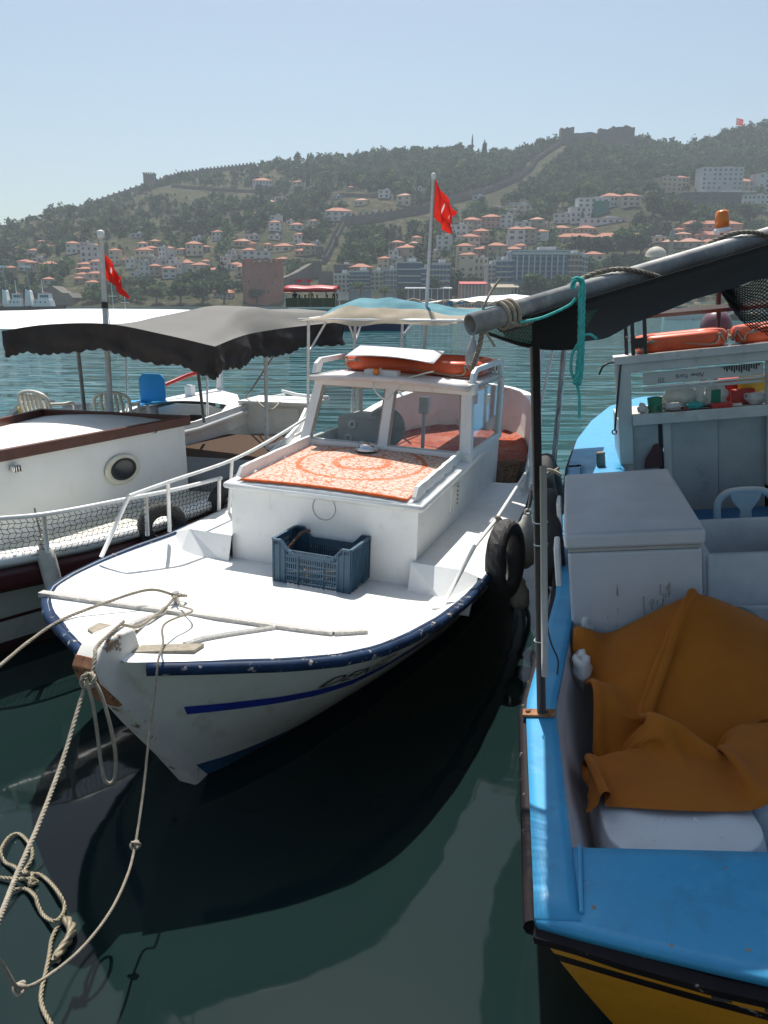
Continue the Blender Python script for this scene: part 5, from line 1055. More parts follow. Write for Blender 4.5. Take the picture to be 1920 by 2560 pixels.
lh.strake(lb, 'maroon_strake', M['maroon'], .1, 8.7, -.24, .16, .022, 50)
lh.strake(lb, 'cap_rail', M['white_rust'], .05, 8.75, -.055, .075, .045, 50, .10)
for side in (-1, 1):
    g = G(); g.grid(lambda u, v: lh.at(side, lerp(.6, 8, u), .30 + v * .03, .004), 40, 1); g.build('boot_line', M['maroon'], lb, True)
g = G(); n = 24; P = [(-(interp(lerp(.1, 8.6, i / n), LG) - .02), lerp(.1, 8.6, i / n)) for i in range(n + 1)]; P += [(-x, y) for x, y in P[::-1]]
g.add([(x, y, interp(y, [(0, .93), (1.5, .77), (4.1, .74), (4.2, .55), (8.8, .60)])) for x, y in P], [tuple([i, i + 1, 2 * n - i, 2 * n + 1 - i]) for i in range(n)]); g.build('deck', pmat('cream_deck', (.72, .70, .58), (.64, .62, .52), 5, .55, dirt=((.4, .36, .28), 8, .58, .5)), lb)
# cabin
zt = 1.40; A = [(.40, 1.95), (.80, 4.0), (-.86, 4.06), (-.55, 1.95)]
g = G(); g.add([(x, y, .60) for x, y in A] + [(x, y, zt) for x, y in A], [(0, 1, 5, 4), (1, 2, 6, 5), (2, 3, 7, 6), (3, 0, 4, 7)]); g.build('cabin_side', M['white_rust'], lb, solid=.03)
g = G(); g.grid(lambda u, v: Vector((*A[3], 0)).lerp(Vector((*A[0], 0)), u).lerp(Vector((*A[2], 0)).lerp(Vector((*A[1], 0)), u), v) + Vector((0, 0, zt + .005 + .05 * (1 - (2 * u - 1) ** 2))), 10, 10); g.build('cabin_roof', pmat('roof_white', (.80, .79, .74), (.74, .72, .66), 3, .5, chips=((.4, .38, .33), 10, .70)), lb, True)
B4 = [(x * 1.035, y + (.02 if y > 3 else -.03)) for x, y in A]
for i in range(4):
    a, b = Vector((*B4[i], 0)), Vector((*B4[(i + 1) % 4], 0)); d = (b - a).normalized(); nn = Vector((d.y, -d.x, 0)) * .025; g = G(); V = []
    for q in (a - d * .02, b + d * .02):
        for s, hz in ((-1, 0), (-1, .09), (1, .09), (1, 0)): V.append(q + nn * s + Vector((0, 0, zt - .01 + hz)))
    g.add(V, [(0, 1, 5, 4), (1, 2, 6, 5), (2, 3, 7, 6), (3, 0, 4, 7), (3, 2, 1, 0), (4, 5, 6, 7)]); g.build('roof_trim', M['brown'], lb, bevel=.012)
# porthole and lamp, set on the starboard wall
wd_ = Vector((A[1][0] - A[0][0], A[1][1] - A[0][1], 0)).normalized(); wn_ = Vector((wd_.y, -wd_.x, 0)); wrot = math.atan2(wd_.y, wd_.x)
def onwall(px, py, off=.0):
    d = LB.I @ ray(px, py); o = LB.I @ (Vector((0, 0, CAM_H)) - LB.loc); a = Vector((*A[0], 0)); t_ = (a - o).dot(wn_) / d.dot(wn_); return o + d * t_ + wn_ * off
pp = onwall(303, 1172, .018); E3 = (R(90), 0, wrot)
ph = empty('porthole', pp, (0, 0, wrot)); ph.parent = lb; ph.scale = (1.12, 1, .74)
G().torus((0, 0, 0), .150, .034, 32, 8, (R(90), 0, 0), sz=.5).build('porthole_ring', pmat('yellowed_ring', (.66, .60, .44), (.76, .74, .68), 5, .4), ph, True)
G().torus((0, -.012, 0), .118, .014, 28, 6, (R(90), 0, 0)).build('gasket', M['rubber'], ph, True); G().lathe([(.119, -.012), (.119, .012)], (0, 0, 0), 24, (R(90), 0, 0)).build('porthole_glass', M['darkglass'], ph)
pl_ = onwall(32, 1170, .03); nl = G(); nl.box((0, 0, 0), (.075, .05, .055)); o = nl.build('bulkhead_lamp', M['chrome'], lb, bevel=.016, seg=3); o.location = pl_; o.rotation_euler = (0, 0, wrot)
for i in range(3): u_ = unitbox('lamp_bar', M['black'], pl_ + wn_ * .028 + wd_ * (-.022 + .022 * i), (.004, .008, .05), lb); u_.rotation_euler = (0, 0, wrot)
ri = onwall(386, 1076, .01); G().torus(ri, .022, .006, 14, 6, (R(90), 0, wrot)).build('ring_bolt', M['chrome'], lb, True)
# aft cockpit: brown matting floor, engine box, bulwark, hatch and levers
g = G(); g.add([(-.95, 5.3, .64), (1.0, 5.3, .64), (.62, 7.6, .68), (-.62, 7.6, .68)], [(0, 1, 2, 3)]); g.build('matting', M['floor_brown'], lb, solid=.02)
G().box((.35, 4.6, .72), (1.5, 1.0, .26)).build('engine_cover', M['grey_deck'], lb, bevel=.02)
for s in (-1, 1):
    g = G(); g.grid(lambda u, v: (s * (interp(lerp(4.1, 8.7, u), LG) - .06), lerp(4.1, 8.7, u), lerp(.58, interp(lerp(4.1, 8.7, u), LZ) + .10 + .0 * u, v)), 24, 3); g.build('bulwark', M['white_worn'], lb, solid=.04)
G().box((.0, 8.02, .86), (1.05, .05, .46)).build('stern_bulkhead', M['white'], lb, bevel=.01)
G().box((.0, 8.30, 1.11), (1.20, .75, .05)).build('stern_deck', M['white'], lb, bevel=.015)
hp = LB.y(715, 1045, 7.98); G().box((hp.x, 7.985, hp.z), (.42, .02, .30)).build('hatch_door', M['white'], lb, bevel=.006)
for px in (677, 690):
    p = LB.z(px, 1075, .69); o = G(); o.tube([p, p + Vector((-.01, 0, .28))], .008, 6); o.sphere(p + Vector((-.01, 0, .30)), .022, 8, 6); o.build('control_lever', M['black'], lb, True)
rail('gunwale_pipe', [LB.z(670, 1120, .86), LB.z(757, 1080, .88)], .022, M['pipe_white'], lb)
G().tube(smooth([LB.z(640, 1000, 1.13), LB.z(660, 1018, 1.12), LB.z(680, 1024, 1.10), LB.z(700, 1005, 1.14)], 5), .012, 6).build('stern_line', M['rope'], lb, True)
g = G(); g.prism([(-.02, 0), (.25, .02), (.5, .05), (.7, .12), (.69, .15), (.45, .09), (.2, .06), (-.02, .05)], 1, -.04, .04); o = g.build('tiller_arm', M['white'], lb, bevel=.008); o.location = (.62, 8.5, 1.13); o.rotation_euler = (0, 0, R(200))
# netted rail
def lrz(y): return interp(y, [(0, 1.25), (1.5, 1.12), (3.1, 1.12)])
rp = [LB.z(-120, 1305, 1.12), LB.z(0, 1296, 1.12), LB.z(130, 1283, 1.12), LB.z(330, 1245, 1.12), LB.z(445, 1222, 1.11), LB.z(553, 1195, 1.10)]
rail('guard_rail', smooth(rp, 6), .017, M['pipe_white'], lb)
for px, py in ((-60, 1300), (110, 1286), (365, 1237), (548, 1197)):
    t_ = LB.z(px, py, 1.12); rail('stanchion', [Vector((t_.x - .05, t_.y + .05, .78)), t_], .016, M['pipe_white'], lb)
sp = smooth(rp, 30); sp = resample(sp, .02); net = G(); rows = 8
def netpt(i, f): p = sp[i]; return Vector((p.x - .05 * f, p.y + .05 * f, lerp(p.z - .01, .82, f) + .006 * math.sin(i * 1.7 + f * 9)))
nn_ = len(sp)
for r_ in range(rows + 1):
    f = r_ / rows; net.tube([netpt(i, f) for i in range(0, nn_, 2)], .0022, 4)
for i in range(0, nn_, 2): net.tube([netpt(min(nn_ - 1, i + (k % 2)), k / rows) for k in range(rows + 1)], .0022, 4)
net.build('netting', M['net'], lb)
# canopy of the left boat
cv = empty('boat_canopy', LB.w((.1, 4.0, 1.5)), LB.rot, 'black canvas canopy with scalloped valance and grey top over the left boat', 'canopy'); c0 = Vector((.1, 4.0, 1.5))
def Lc(px, py, y): return LB.y(px, py, y)
FR = LB.y(537, 868, 3.35); FL = LB.y(4, 829, 4.0); FM = LB.y(265, 811, 3.7); BR = LB.y(862, 805, 6.6)
edge_f = [(0, FL), (.25, LB.y(115, 813, 3.85)), (.5, FM), (.75, LB.y(410, 838, 3.52)), (1, FR)]
def ip(tab, u):
    for (a, p), (b, q) in zip(tab[:-1], tab[1:]):
        if u <= b + 1e-9: return p.lerp(q, (u - a) / (b - a))
    return tab[-1][1]
sm = smooth([e[1] for e in edge_f], 8); edge_r = smooth([FR, LB.y(600, 843, 4.1), LB.y(650, 831, 4.8), LB.y(740, 818, 5.7), BR], 8)
def sv(L_, u): f = u * (len(L_) - 1); i = min(int(f), len(L_) - 2); return L_[i].lerp(L_[i + 1], f - i)
def ctop(u, v):
    p = sv(sm, u) + (sv(edge_r, v) - FR); k = (1 - u); p = Vector((p.x, p.y, lerp(p.z, sv(edge_r, v).z, .0)))
    p.z = lerp(sv(sm, u).z, lerp(interp(u, [(0, 2.12), (.35, 2.18), (.5, 2.36), (.68, 2.47), (.88, 2.44), (1, 2.34)]), sv(edge_r, v).z, max(0, (u - .9) / .1)), min(1, v * 1.6)) if v > 0 else sv(sm, u).z
    p.z += .10 * math.sin(math.pi * v) * u * .5 - .03 * math.sin(v * math.pi * 3) * u
    if u > .97: p.z = lerp(p.z, sv(edge_r, v).z, (u - .97) / .03)
    return p - c0
g = G(); g.grid(ctop, 40, 30); g.build('canopy_top', M['grey_canvas'], cv, True)
def val(L_, h, n, out):
    def f(u, v):
        p = sv(L_, u); sc_ = .022 * abs(math.sin((u + .006 * math.sin(u * 23)) * n * math.pi)) + .006 * math.sin(u * 37); bulge = .028 * math.sin(v * math.pi) * math.sin(u * 29 + 1.5 * math.sin(u * 13)) + .012 * math.sin(u * 61 + v * 7) * v + .02 * math.sin(u * 17 - v * 9) * v
        return p + Vector((out[0] * bulge, out[1] * bulge - .0, -v * (h + sc_ - .02 * math.sin(u * 17)) + .006)) - c0
    return f
g = G(); g.grid(val(sm, .25, 22, (.3, -1)), 110, 12); g.build('front_valance', M['black_canvas'], cv, True)
g = G(); g.grid(val(edge_r, .25, 22, (1, -.3)), 120, 12); g.build('side_valance', M['black_canvas'], cv, True)
for pth, nm in (([LB.z(667, 1122, .88), LB.y(664, 890, 5.3)], 'M'), ([LB.z(510, 1055, .95), LB.y(492, 900, 6.6)], 'M'), ([LB.z(212, 1034, 1.3), LB.y(195, 875, 5.2)], 'M')):
    G().tube([Vector(p) - c0 for p in pth], .022, 8).build('canopy_pole', M['galv'] if pth[0].x < .5 else M['pipe_white'], cv, True)
G().tube([LB.z(612, 1000, 1.1) - c0, LB.y(690, 850, 6.4) - c0 + Vector((.1, 0, 0))], .015, 8).build('canopy_pole', M['galv'], cv, True)
# flag on the left boat's cabin
fb_, ft = LB.w(LB.z(277, 1036, 1.44)), LB.w(LB.y(252, 588, 4.25))
fl = flag('flag_pole', fb_, ft, [at_y(246, 604, ft.y - .02), at_y(262, 690, ft.y), at_y(316, 735, ft.y + .1), at_y(300, 695, ft.y + .15)], 'red flag hanging from the stout pole of the left boat', r=.029)
k_ = (fb_.lerp(ft, .62) - fb_); G().tube([k_ - (ft - fb_).normalized() * .03, k_ + (ft - fb_).normalized() * .03], .034, 10).build('tape_band', M['black'], fl)
# tyres and fender of the left boat
tyre('tyre', LB, (1.36, 2.62, .80), .20, .12, (R(90), R(0), R(50)), 'black tyre tied to the netted rail of the left boat', True)
tyre('tyre', LB, (1.47, 3.55, .76), .21, .14, (R(90), R(0), R(60)), 'black tyre wedged between the left boat and the middle boat', False)
fender(LB, (1.03, 1.74, .47), .40, .062, 'long pale fender hanging on the left boat under its netted rail', (0, R(-10), 0))
# ------------------------------------------------------------------ boat behind with blue seat, white canopy
BB = Frame(at_z(530, 1010, 0) * 0 + Vector((-2.9, 13.6, 0)), 16, 0)
bb = empty('open_boat', BB.loc, BB.rot, 'open white boat with maroon edge and round-slabbed deck behind the left boat', 'boat')
BBG = [(-4.6, .9), (-3, 1.0), (-1.5, .95), (-.7, .72), (-.2, .42), (0, .05)]; BBZ = [(-4.6, .75), (-2, .80), (0, 1.05)]
bh = Hull(BBG, BBZ, [(-4.6, .7), (-3, .8), (-1.2, .6), (-.4, .02)], -4.6, 0, -4.6, -.35, flare=1)
bh.build(bb, M['white'], M['antifoul'], M['antifoul'], 24); bh.strake(bb, 'rubbing_strake', M['maroon'], -4.5, -.02, -.10, .07, .03, 30); bh.strake(bb, 'cap_rail', M['white'], -4.5, -.02, -.02, .03, .03, 30, .16)
g = G(); n = 12; P = [(-(interp(lerp(-4.5, -.7, i / n), BBG) - .08), lerp(-4.5, -.7, i / n)) for i in range(n + 1)]; P += [(-x, y) for x, y in P[::-1]]; g.add([(x, y, .50) for x, y in P], [(i, i + 1, 2 * n - i, 2 * n + 1 - i) for i in range(n)]); g.build('sole', M['floor_brown'], bb)
random.seed(11)
for i in range(16):
    y = random.uniform(-3.0, -1.0); b = interp(y, BBG) - .25; x = random.uniform(-b, b); gg = G(); gg.lathe([(random.uniform(.10, .16), 0), (.12, .012)], (0, 0, 0), 12); o = gg.build('cut_disc', M['grey_board'], bb); o.location = (x, y, .502 + .002 * i)
G().prism([(-.62, .5), (.62, .5), (.62, .86), (.3, .94), (-.3, .94), (-.62, .86)], 1, -.98, -.93).build('fore_bulkhead', M['white'], bb); G().box((.15, -1.0, .72), (.34, .03, .10)).build('slot_panel', M['black'], bb)
g = G(); g.grid(lambda u, v: (lerp(-1, 1, u) * (interp(lerp(-.95, -.03, v), BBG) - .02), lerp(-.95, -.03, v), interp(lerp(-.95, -.03, v), BBZ) + .06 * (1 - (2 * u - 1) ** 2)), 10, 8); g.build('fore_deck', M['white'], bb, True)
G().box((-.25, -.55, 1.10), (.14, .14, .22)).build('bitt', M['white'], bb, bevel=.02); G().prism([(-.06, .9), (.1, .9), (.14, 1.5), (.05, 1.52)], 0, -.04, .04).build('stem_post', M['white'], bb, bevel=.01)
G().tube([(-.9, -.9, 1.08), (-.3, -.55, 1.36), (.05, .02, 1.5)], [.03, .035, .04], 8).build('red_spar', M['redplastic'], bb, True)
st = empty('swivel_seat', BB.w((-.58, -1.35, .90)), BB.rot, 'bright blue plastic boat seat on the white boat behind', 'seat')
G().tube([(0, 0, -.3), (0, 0, .05)], .03, 8).build('pedestal', M['white'], st); g = G(); g.grid(lambda u, v: (lerp(-.24, .24, u), lerp(-.24, .2, v), .06 + .05 * (2 * u - 1) ** 2 + .03 * (1 - v)), 10, 8); g.build('seat_pan', M['blueseat'], st, True, solid=.02)
g = G(); g.prism([(-.22, .06), (.22, .06), (.24, .20), (.24, .46), (.16, .54), (-.16, .54), (-.24, .46), (-.24, .20)], 1, .17, .20); g.build('backrest', M['blueseat'], st, bevel=.012)
for px, pt, pb in ((313, 880, 990), (516, 937, 1000)):
    pass
wc = empty('boat_canopy', BB.w((-2.5, -1.5, 1.0)), BB.rot, 'flat white canopy spread behind the black canopy at left', 'canopy'); w0 = Vector((-2.5, -1.5, 1.0))
cr = BB.y(540, 779, -1.2); 
def wt(u, v): p = Vector((lerp(-7.0, cr.x, u), lerp(-3.6, -1.2, v), 0)); p.z = lerp(2.22, cr.z, v) + .05 * math.sin(math.pi * min(1, (1 - u) * 2.2)) * v + .012 * math.sin(u * 14); return p - w0
g = G(); g.grid(wt, 40, 12); g.build('canopy_top', M['white_canvas'], wc, True)
for px, pt, pb, yy in ((314, 870, 990, -1.4), (516, 900, 1000, -1.2), (-200, 870, 990, -1.3)):
    a, b = BB.y(px, pb, yy), BB.y(px, 790, yy); G().tube([a - Vector((0, 0, .3)) - w0, b - w0], .018, 8).build('canopy_pole', M['pipe_white'], wc, True)
# monobloc chairs and the boat they stand in, far left
KB = Frame((-6.6, 9.0, 0), 30, 0)
kb = empty('small_boat', KB.loc, KB.rot, 'small white boat with blue stem post at the far left edge', 'boat')
kh = Hull([(-3.5, .8), (-1, .9), (0, .75), (.8, .4), (1.2, .04)], [(-3.5, .7), (0, .8), (1.2, 1.15)], [(-3.5, .6), (0, .5), (1.0, .01)], -3.5, 1.2, -3.5, .95, flare=1); kh.build(kb, M['white'], M['boot'], M['antifoul'], 20); kh.strake(kb, 'cap_rail', M['white'], -3.4, 1.15, -.03, .05, .03, 24, .12)
g = G(); n = 10; P = [(-(interp(lerp(-3.4, 1.0, i / n), [(-3.5, .8), (-1, .9), (0, .75), (.8, .4), (1.2, .04)]) - .05), lerp(-3.4, 1.0, i / n)) for i in range(n + 1)]; P += [(-x, y) for x, y in P[::-1]]; g.add([(x, y, .62) for x, y in P], [(i, i + 1, 2 * n - i, 2 * n + 1 - i) for i in range(n)]); g.build('deck', M['grey_deck'], kb)
b0 = LB.w(LB.y(98, 1000, 6.0)) 
sroot = empty('stem_timber', Vector((b0.x, b0.y, .2)), (0, 0, R(-30)), 'blue and white upturned stem timber left of the plastic chair', 'timber')
G().prism([(-.10, 0), (.10, 0), (.16, 1.0), (.06, 1.05)], 1, -.05, .05).build('blue_post', pmat('blue_timber', (.03, .09, .26), (.04, .12, .30), 6, .5), sroot, bevel=.01)
G().prism([(-.75, .80), (-.70, .78), (-.3, .98), (.2, 1.02), (.24, 1.10), (-.05, 1.14), (-.3, 1.08)], 1, -.07, .07).build('white_arm', M['white'], sroot, bevel=.015); G().lathe([(.05, 1.12), (.05, 1.18), (.03, 1.19)], (.12, 0, 0), 10).build('cap', M['steel'], sroot)
def chair(loc, rz, label, scale=1):
    o = empty('plastic_chair', loc, (0, 0, rz)); tag(o, label, 'chair', 'cream plastic chairs on the boats'); m_ = M['cream']
    o.scale = (scale,) * 3
    for sx in (-1, 1):
        for sy in (-1, 1): G().tube([(sx * .25, sy * .24, 0), (sx * .21, sy * .2, .42)], [.018, .024], 6).build('leg', m_, o, True)
    g = G(); g.grid(lambda u, v: (lerp(-.24, .24, u), lerp(-.24, .22, v), .43 - .03 * math.sin(math.pi * u) + .02 * (1 - v)), 8, 8); g.build('seat', m_, o, True, solid=.02)
    g = G(); g.tube(smooth([(-.24, .2, .42), (-.26, .26, .65), (-.22, .30, .80), (0, .33, .86), (.22, .30, .80), (.26, .26, .65), (.24, .2, .42)], 6), .026, 8); g.build('back_frame', m_, o, True)
    for i in range(5): x = -.15 + .075 * i; G().tube([(x, .22, .44), (x * 1.05, .29, .66), (x * .9, .315, .82)], .024, 6).build('back_slat', m_, o, True)
    for s in (-1, 1): G().tube(smooth([(s * .255, .27, .68), (s * .29, .05, .66), (s * .29, -.18, .64), (s * .25, -.22, .44)], 6), .022, 8).build('armrest', m_, o, True)
    return o
pc = LB.w(LB.y(125, 1045, 5.0)); chair((pc.x, pc.y, .88), R(160), 'cream plastic armchair left of the flag pole behind the brown-trimmed roof', .8)
pc = LB.w(LB.y(295, 1045, 5.6)); chair((pc.x, pc.y, .82), R(185), 'cream plastic armchair right of the flag pole behind the brown-trimmed roof', .8)
pc = LB.w(LB.y(55, 1000, 5.2)); o = empty('yellow_bollard', (pc.x, pc.y, .8)); tag(o, 'short worn yellow post beside the left plastic chair', 'post'); G().lathe([(.06, 0), (.05, .2), (.06, .35), (.06, .42)], (0, 0, .1), 10).build('post_body', M['yellow'], o, True)
pc = LB.w(LB.y(190, 1015, 6.5)); o = empty('deck_box', (pc.x, pc.y, 1.0), (0, 0, R(-20))); tag(o, 'small white deck box between the plastic chairs', 'box'); G().box((0, 0, .06), (.34, .25, .24), taper=.85).build('box_body', M['pwhite'], o, bevel=.015); G().box((0, 0, .19), (.32, .24, .03)).build('box_lid', M['pwhite'], o, bevel=.01)
# plank deck between the two boats behind the cabin roof (a walkway plank they rest on)
# ------------------------------------------------------------------ right boat: sky-blue decks, freezer, awning
RBF = Frame((0.51376, 1.75835, 0.00546), 13, -6.5)
rb = empty('blue_boat', RBF.loc, RBF.rot, 'sky-blue decked working boat with black and mustard strakes and white cabin at right', 'boat')
# outline of the sheer in local coordinates (x across 0..2.6)
PX = [(0, .0), (1.2, -.085), (2.5, .02), (4.9, .06), (6.5, .10), (8.0, .20), (9.5, .42), (10.9, .74), (11.6, 1.15), (11.8, 1.4)]   # port edge x(y)
def px_(y): return interp(y, PX)
def qx(y): return 2.7 - px_(y)
ZD = .85
def rhull(side, t, q):
    y = lerp(0, 11.8, t); x = px_(y); x = x if side < 0 else 2.7 - x; cx = 1.35; yy = y
    k = q; nar = lerp(1, .72 if t < .05 else .80, k ** 1.2); x2 = cx + (x - cx) * nar; yy = lerp(y, lerp(.55, 11.2, t), k)
    return Vector((x2, yy, lerp(ZD - .02, -.3, k)))
bands = ((0, .062, 'blackrub'), (.062, .155, 'hullyellow'), (.155, .20, 'blackrub'), (.20, .62, 'hullyellow'), (.62, 1.0, 'antifoul'))
for q0, q1, mt_ in bands:
    g = G()
    for side in (-1, 1): g.grid(lambda u, v: rhull(side, u, lerp(q0, q1, v)), 60, 3)
    def tr(u, v):
        q = lerp(q0, q1, v); a = rhull(-1, 0, q); b = rhull(1, 0, q); bow_ = math.sin(math.pi * u); p = a.lerp(b, u); return Vector((p.x, p.y - .24 * bow_ * (1 - .4 * q), p.z))
    g.grid(tr, 24, 3); g.build('hull_band', M[mt_], rb, True)
g = G(); P = [rhull(-1, 0, 0).lerp(rhull(1, 0, 0), u) + Vector((0, -.24 * math.sin(math.pi * u), 0)) for u in np.linspace(0, 1, 25)]
g.tube([p + Vector((0, -.004 + .003 * math.sin(i * 1.7), -.028 + .003 * math.sin(i * 2.9))) for i, p in enumerate(P)], .026, 5); g.build('transom_rubber', M['blackrub'], rb)
g = G(); g.tube([Vector((px_(y) - .008, y, ZD - .034)) for y in np.linspace(0, 11.7, 70)], .026, 8); g.build('rubbing_strake', M['blackrub'], rb, True)
random.seed(21)
for i in range(8):      # worn black lettering tops on the mustard band
    u = .17 + .045 * i; q = .085; p = rhull(-1, 0, q).lerp(rhull(1, 0, q), u) + Vector((0, -.24 * math.sin(math.pi * u) * (1 - .4 * q) - .006, 0)); G().box(p + Vector((0, 0, random.uniform(-.006, .01))), (.05, .004, .04), (R(-14), random.uniform(-.2, .2), 0)).build('worn_letter', M['letter_black'], rb)
# near deck plate and gunwale decks
inner_y = .30; gw = .125
g = G(); g.grid(lambda u, v: Vector((lerp(px_(0) + .005, 2.7 - .005, u), lerp(-.24 * math.sin(math.pi * u) - .01, inner_y, v), ZD + .035 * math.sin(math.pi * u))), 30, 10); g.build('near_deck', M['cyan'], rb, True, solid=.03, offset=-1)
g = G(); g.grid(lambda u, v: Vector((px_(lerp(-.005, 6.3, v)) + lerp(.0, .125, u), lerp(-.005, 6.3, v), ZD + .008)), 4, 50); g.build('port_gunwale', M['cyan'], rb, True, solid=.03, offset=-1)
g = G(); g.tube([(.128, .02, ZD + .01), (.128, inner_y, ZD + .012)], .006, 6); g.build('deck_seam', M['cyan'], rb)
g = G(); g.grid(lambda u, v: Vector((2.7 - px_(lerp(.2, 6.3, v)) - lerp(.0, .14, u), lerp(.2, 6.3, v), ZD + .008)), 4, 40); g.build('starboard_gunwale', M['cyan'], rb, True, solid=.03, offset=-1)
g = G(); n = 30
g.grid(lambda u, v: Vector((lerp(px_(lerp(6.42, 11.75, v)) + .003, 2.7 - px_(lerp(6.42, 11.75, v)) - .003, u), lerp(6.42, 11.75, v), ZD + .004 + .03 * v)), 12, 40); g.build('far_deck', M['cyan'], rb, True)
g = G(); g.grid(lambda u, v: Vector((lerp(px_(lerp(3.9, 6.43, v)) + .13, .64, u), lerp(3.9, 6.43, v), ZD + .006)), 4, 14); g.build('side_deck', M['cyan'], rb, True, solid=.02, offset=-1)
g = G(); g.grid(lambda u, v: Vector((px_(lerp(inner_y, 6.3, u)) + .120 + .15 * v, lerp(inner_y, 6.3, u), lerp(ZD - .01, .30, v))), 30, 3); g.build('coaming_lining', pmat('pinkish_white', (.56, .50, .49), (.48, .43, .42), 3, .55, dirt=((.3, .25, .22), 6, .56, .5), stretch=(1, .4, 3)), rb, True)
g = G(); g.grid(lambda u, v: Vector((lerp(.13, 2.57, u), inner_y + .002, lerp(ZD - .01, .30, v))), 6, 2); g.build('deck_bulkhead', M['cyan'], rb)
g = G(); g.add([(.10, .3, .33), (2.6, .3, .33), (2.6, 6.3, .33), (.10, 6.3, .33)], [(0, 1, 2, 3)]); g.build('sole', pmat('blue_sole', (.02, .10, .22), (.03, .14, .27), 4, .5), rb)
for px, py in ((1475, 2115), (1460, 2190), (1485, 2258), (1815, 2170), (1870, 2375), (1678, 2358)):
    p = RBF.z(px, py, ZD + .02); 
    if p.y < .28: p.z = ZD + .036 * math.sin(math.pi * min(1, max(0, p.x / 2.7))); G().sphere((p.x, p.y, p.z - .001), .008, 7, 5, (random.uniform(.6, 1.6), random.uniform(.4, 1), .25), (0, 0, random.uniform(0, 3))).build('plug_mark', M['wood'], rb)
# rust foot plate with pole
p0 = RBF.z(1348, 1785, ZD + .012); G().box((p0.x, p0.y, ZD + .016), (.135, .055, .012)).build('foot_plate', M['rust'], rb, bevel=.003)
for dx in (-.045, .045): G().lathe([(.011, 0), (.011, .008), (.006, .012)], (p0.x + dx, p0.y, ZD + .022), 6).build('bolt', M['rust'], rb)
b_ = Vector((p0.x + .01, p0.y, ZD + .02)); tpole = RBF.y(1337, 866, b_.y + .02)
G().tube([b_, tpole], .0185, 10).build('awning_pole', M['black'], rb, True)
a_, c_ = RBF.y(1362, 1690, b_.y - .035), RBF.y(1358, 1165, b_.y - .035); G().tube([a_, c_], .0135, 10).build('conduit_pipe', pmat('grey_pvc', (.42, .40, .37), (.36, .34, .31), 8, .45), rb, True)
for z in (1305, 1360, 1600): q = RBF.y(1352, z, b_.y - .012); G().torus(q, .026, .0022, 14, 5, sx=1.0).build('cable_tie', M['pwhite'], rb)
# cabin ("wheelhouse" seen from behind)
cy0 = 6.3; zr = 1.97
def cbox(name, x0, x1, y0, y1, z0, z1, mt_='cab_white', bv=.008): return G().box(((x0 + x1) / 2, (y0 + y1) / 2, (z0 + z1) / 2), (x1 - x0, y1 - y0, z1 - z0)).build(name, M[mt_], rb, bevel=bv)
cbox('corner_post', .62, .75, cy0 - .03, cy0 + .09, ZD, zr - .09); cbox('corner_post', 2.0, 2.13, cy0 - .03, cy0 + .09, ZD - .3, zr - .09); cbox('roof_beam', .62, 2.13, cy0 - .035, cy0 + .05, zr - .19, zr - .09)
cbox('cabin_roof', .60, 2.16, cy0 - .05, 6.68, zr - .088, zr - .03, 'white_worn'); cbox('roof_edge', .595, 2.165, cy0 - .065, cy0 - .052, zr - .10, zr - .02, 'cab_white')
cbox('ledge_board', .75, 2.0, cy0 - .05, cy0 + .75, 1.285, 1.345); cbox('ledge_rail', .75, 2.0, cy0 - .07, cy0 - .052, 1.25, 1.36)
for x0, x1, dy, mt_ in ((.75, 1.0, .03, 'cab_grey'), (1.045, 1.12, .0, 'cab_white'), (1.12, 1.56, .025, 'cab_grey'), (1.565, 2.0, .05, 'cab_grey')): cbox('wall_panel', x0, x1, cy0 + dy, cy0 + dy + .03, .30, 1.26, mt_, .004)
cbox('wall_gap', 1.0, 1.045, cy0 + .06, cy0 + .08, .30, 1.26, 'black', 0)
cbox('lower_wall', .62, .75, cy0, cy0 + .06, .3, ZD, 'cab_white', 0)
for s_, xx in ((-1, .62), (1, 2.11)): cbox('side_wall', xx - .0, xx + .03, cy0 + .092, 7.3, ZD, 1.30, 'white_worn', 0); cbox('side_post', xx, xx + .05, 6.60, 6.67, 1.30, zr - .09, 'white_worn')
cbox('far_sill', .65, 2.1, 7.25, 7.3, ZD, 1.30, 'white_worn', 0)
# items: dark cloth, plastic chair back
q = RBF.y(1640, 1145, cy0 - .02); dk = RBF.child('dark_cloth', q, label='dark maroon rag hanging on the cabin wall above the freezer', cat='cloth'); g = G(); g.prism([(-.12, -.10), (-.10, .0), (-.02, .14), (.02, .15), (.05, .10), (.06, -.10)], 1, -.012, .0); g.build('rag', M['maroon'], dk, bevel=.008)
ch = RBF.child('plastic_chair', (1.70, 5.75, .33), label='pale grey plastic chair by the cabin wall of the blue boat', cat='chair')
m_ = pmat('grey_chair', (.50, .51, .50), (.44, .45, .44), 4, .45)
g = G(); 
def cb(u, v): a = math.pi * (1 - u); rx = .24; return (rx * math.cos(a) * (1 - .05 * v), .02 * math.sin(a), .0)
g.tube(smooth([(-.24, 0, -.02), (-.25, .0, .14), (-.22, .01, .24), (-.12, .02, .30), (.12, .02, .30), (.22, .01, .24), (.25, 0, .14), (.24, 0, -.02)], 6), .035, 8); g.build('back_frame', m_, ch, True); g = G(); g.prism([(-.06, -.02), (.06, -.02), (.05, .12), (.12, .22), (.14, .29), (-.14, .29), (-.12, .22), (-.05, .12)], 1, -.012, .02); g.build('back_splat', m_, ch, bevel=.008); G().box((0, -.22, -.04), (.48, .44, .03)).build('seat', m_, ch, bevel=.012)
for sx in (-1, 1):
    for sy in (-.02, -.40): G().tube([(sx * .21, sy, -.04), (sx * .24, sy, -.33 + .33)], .02, 6) ; 
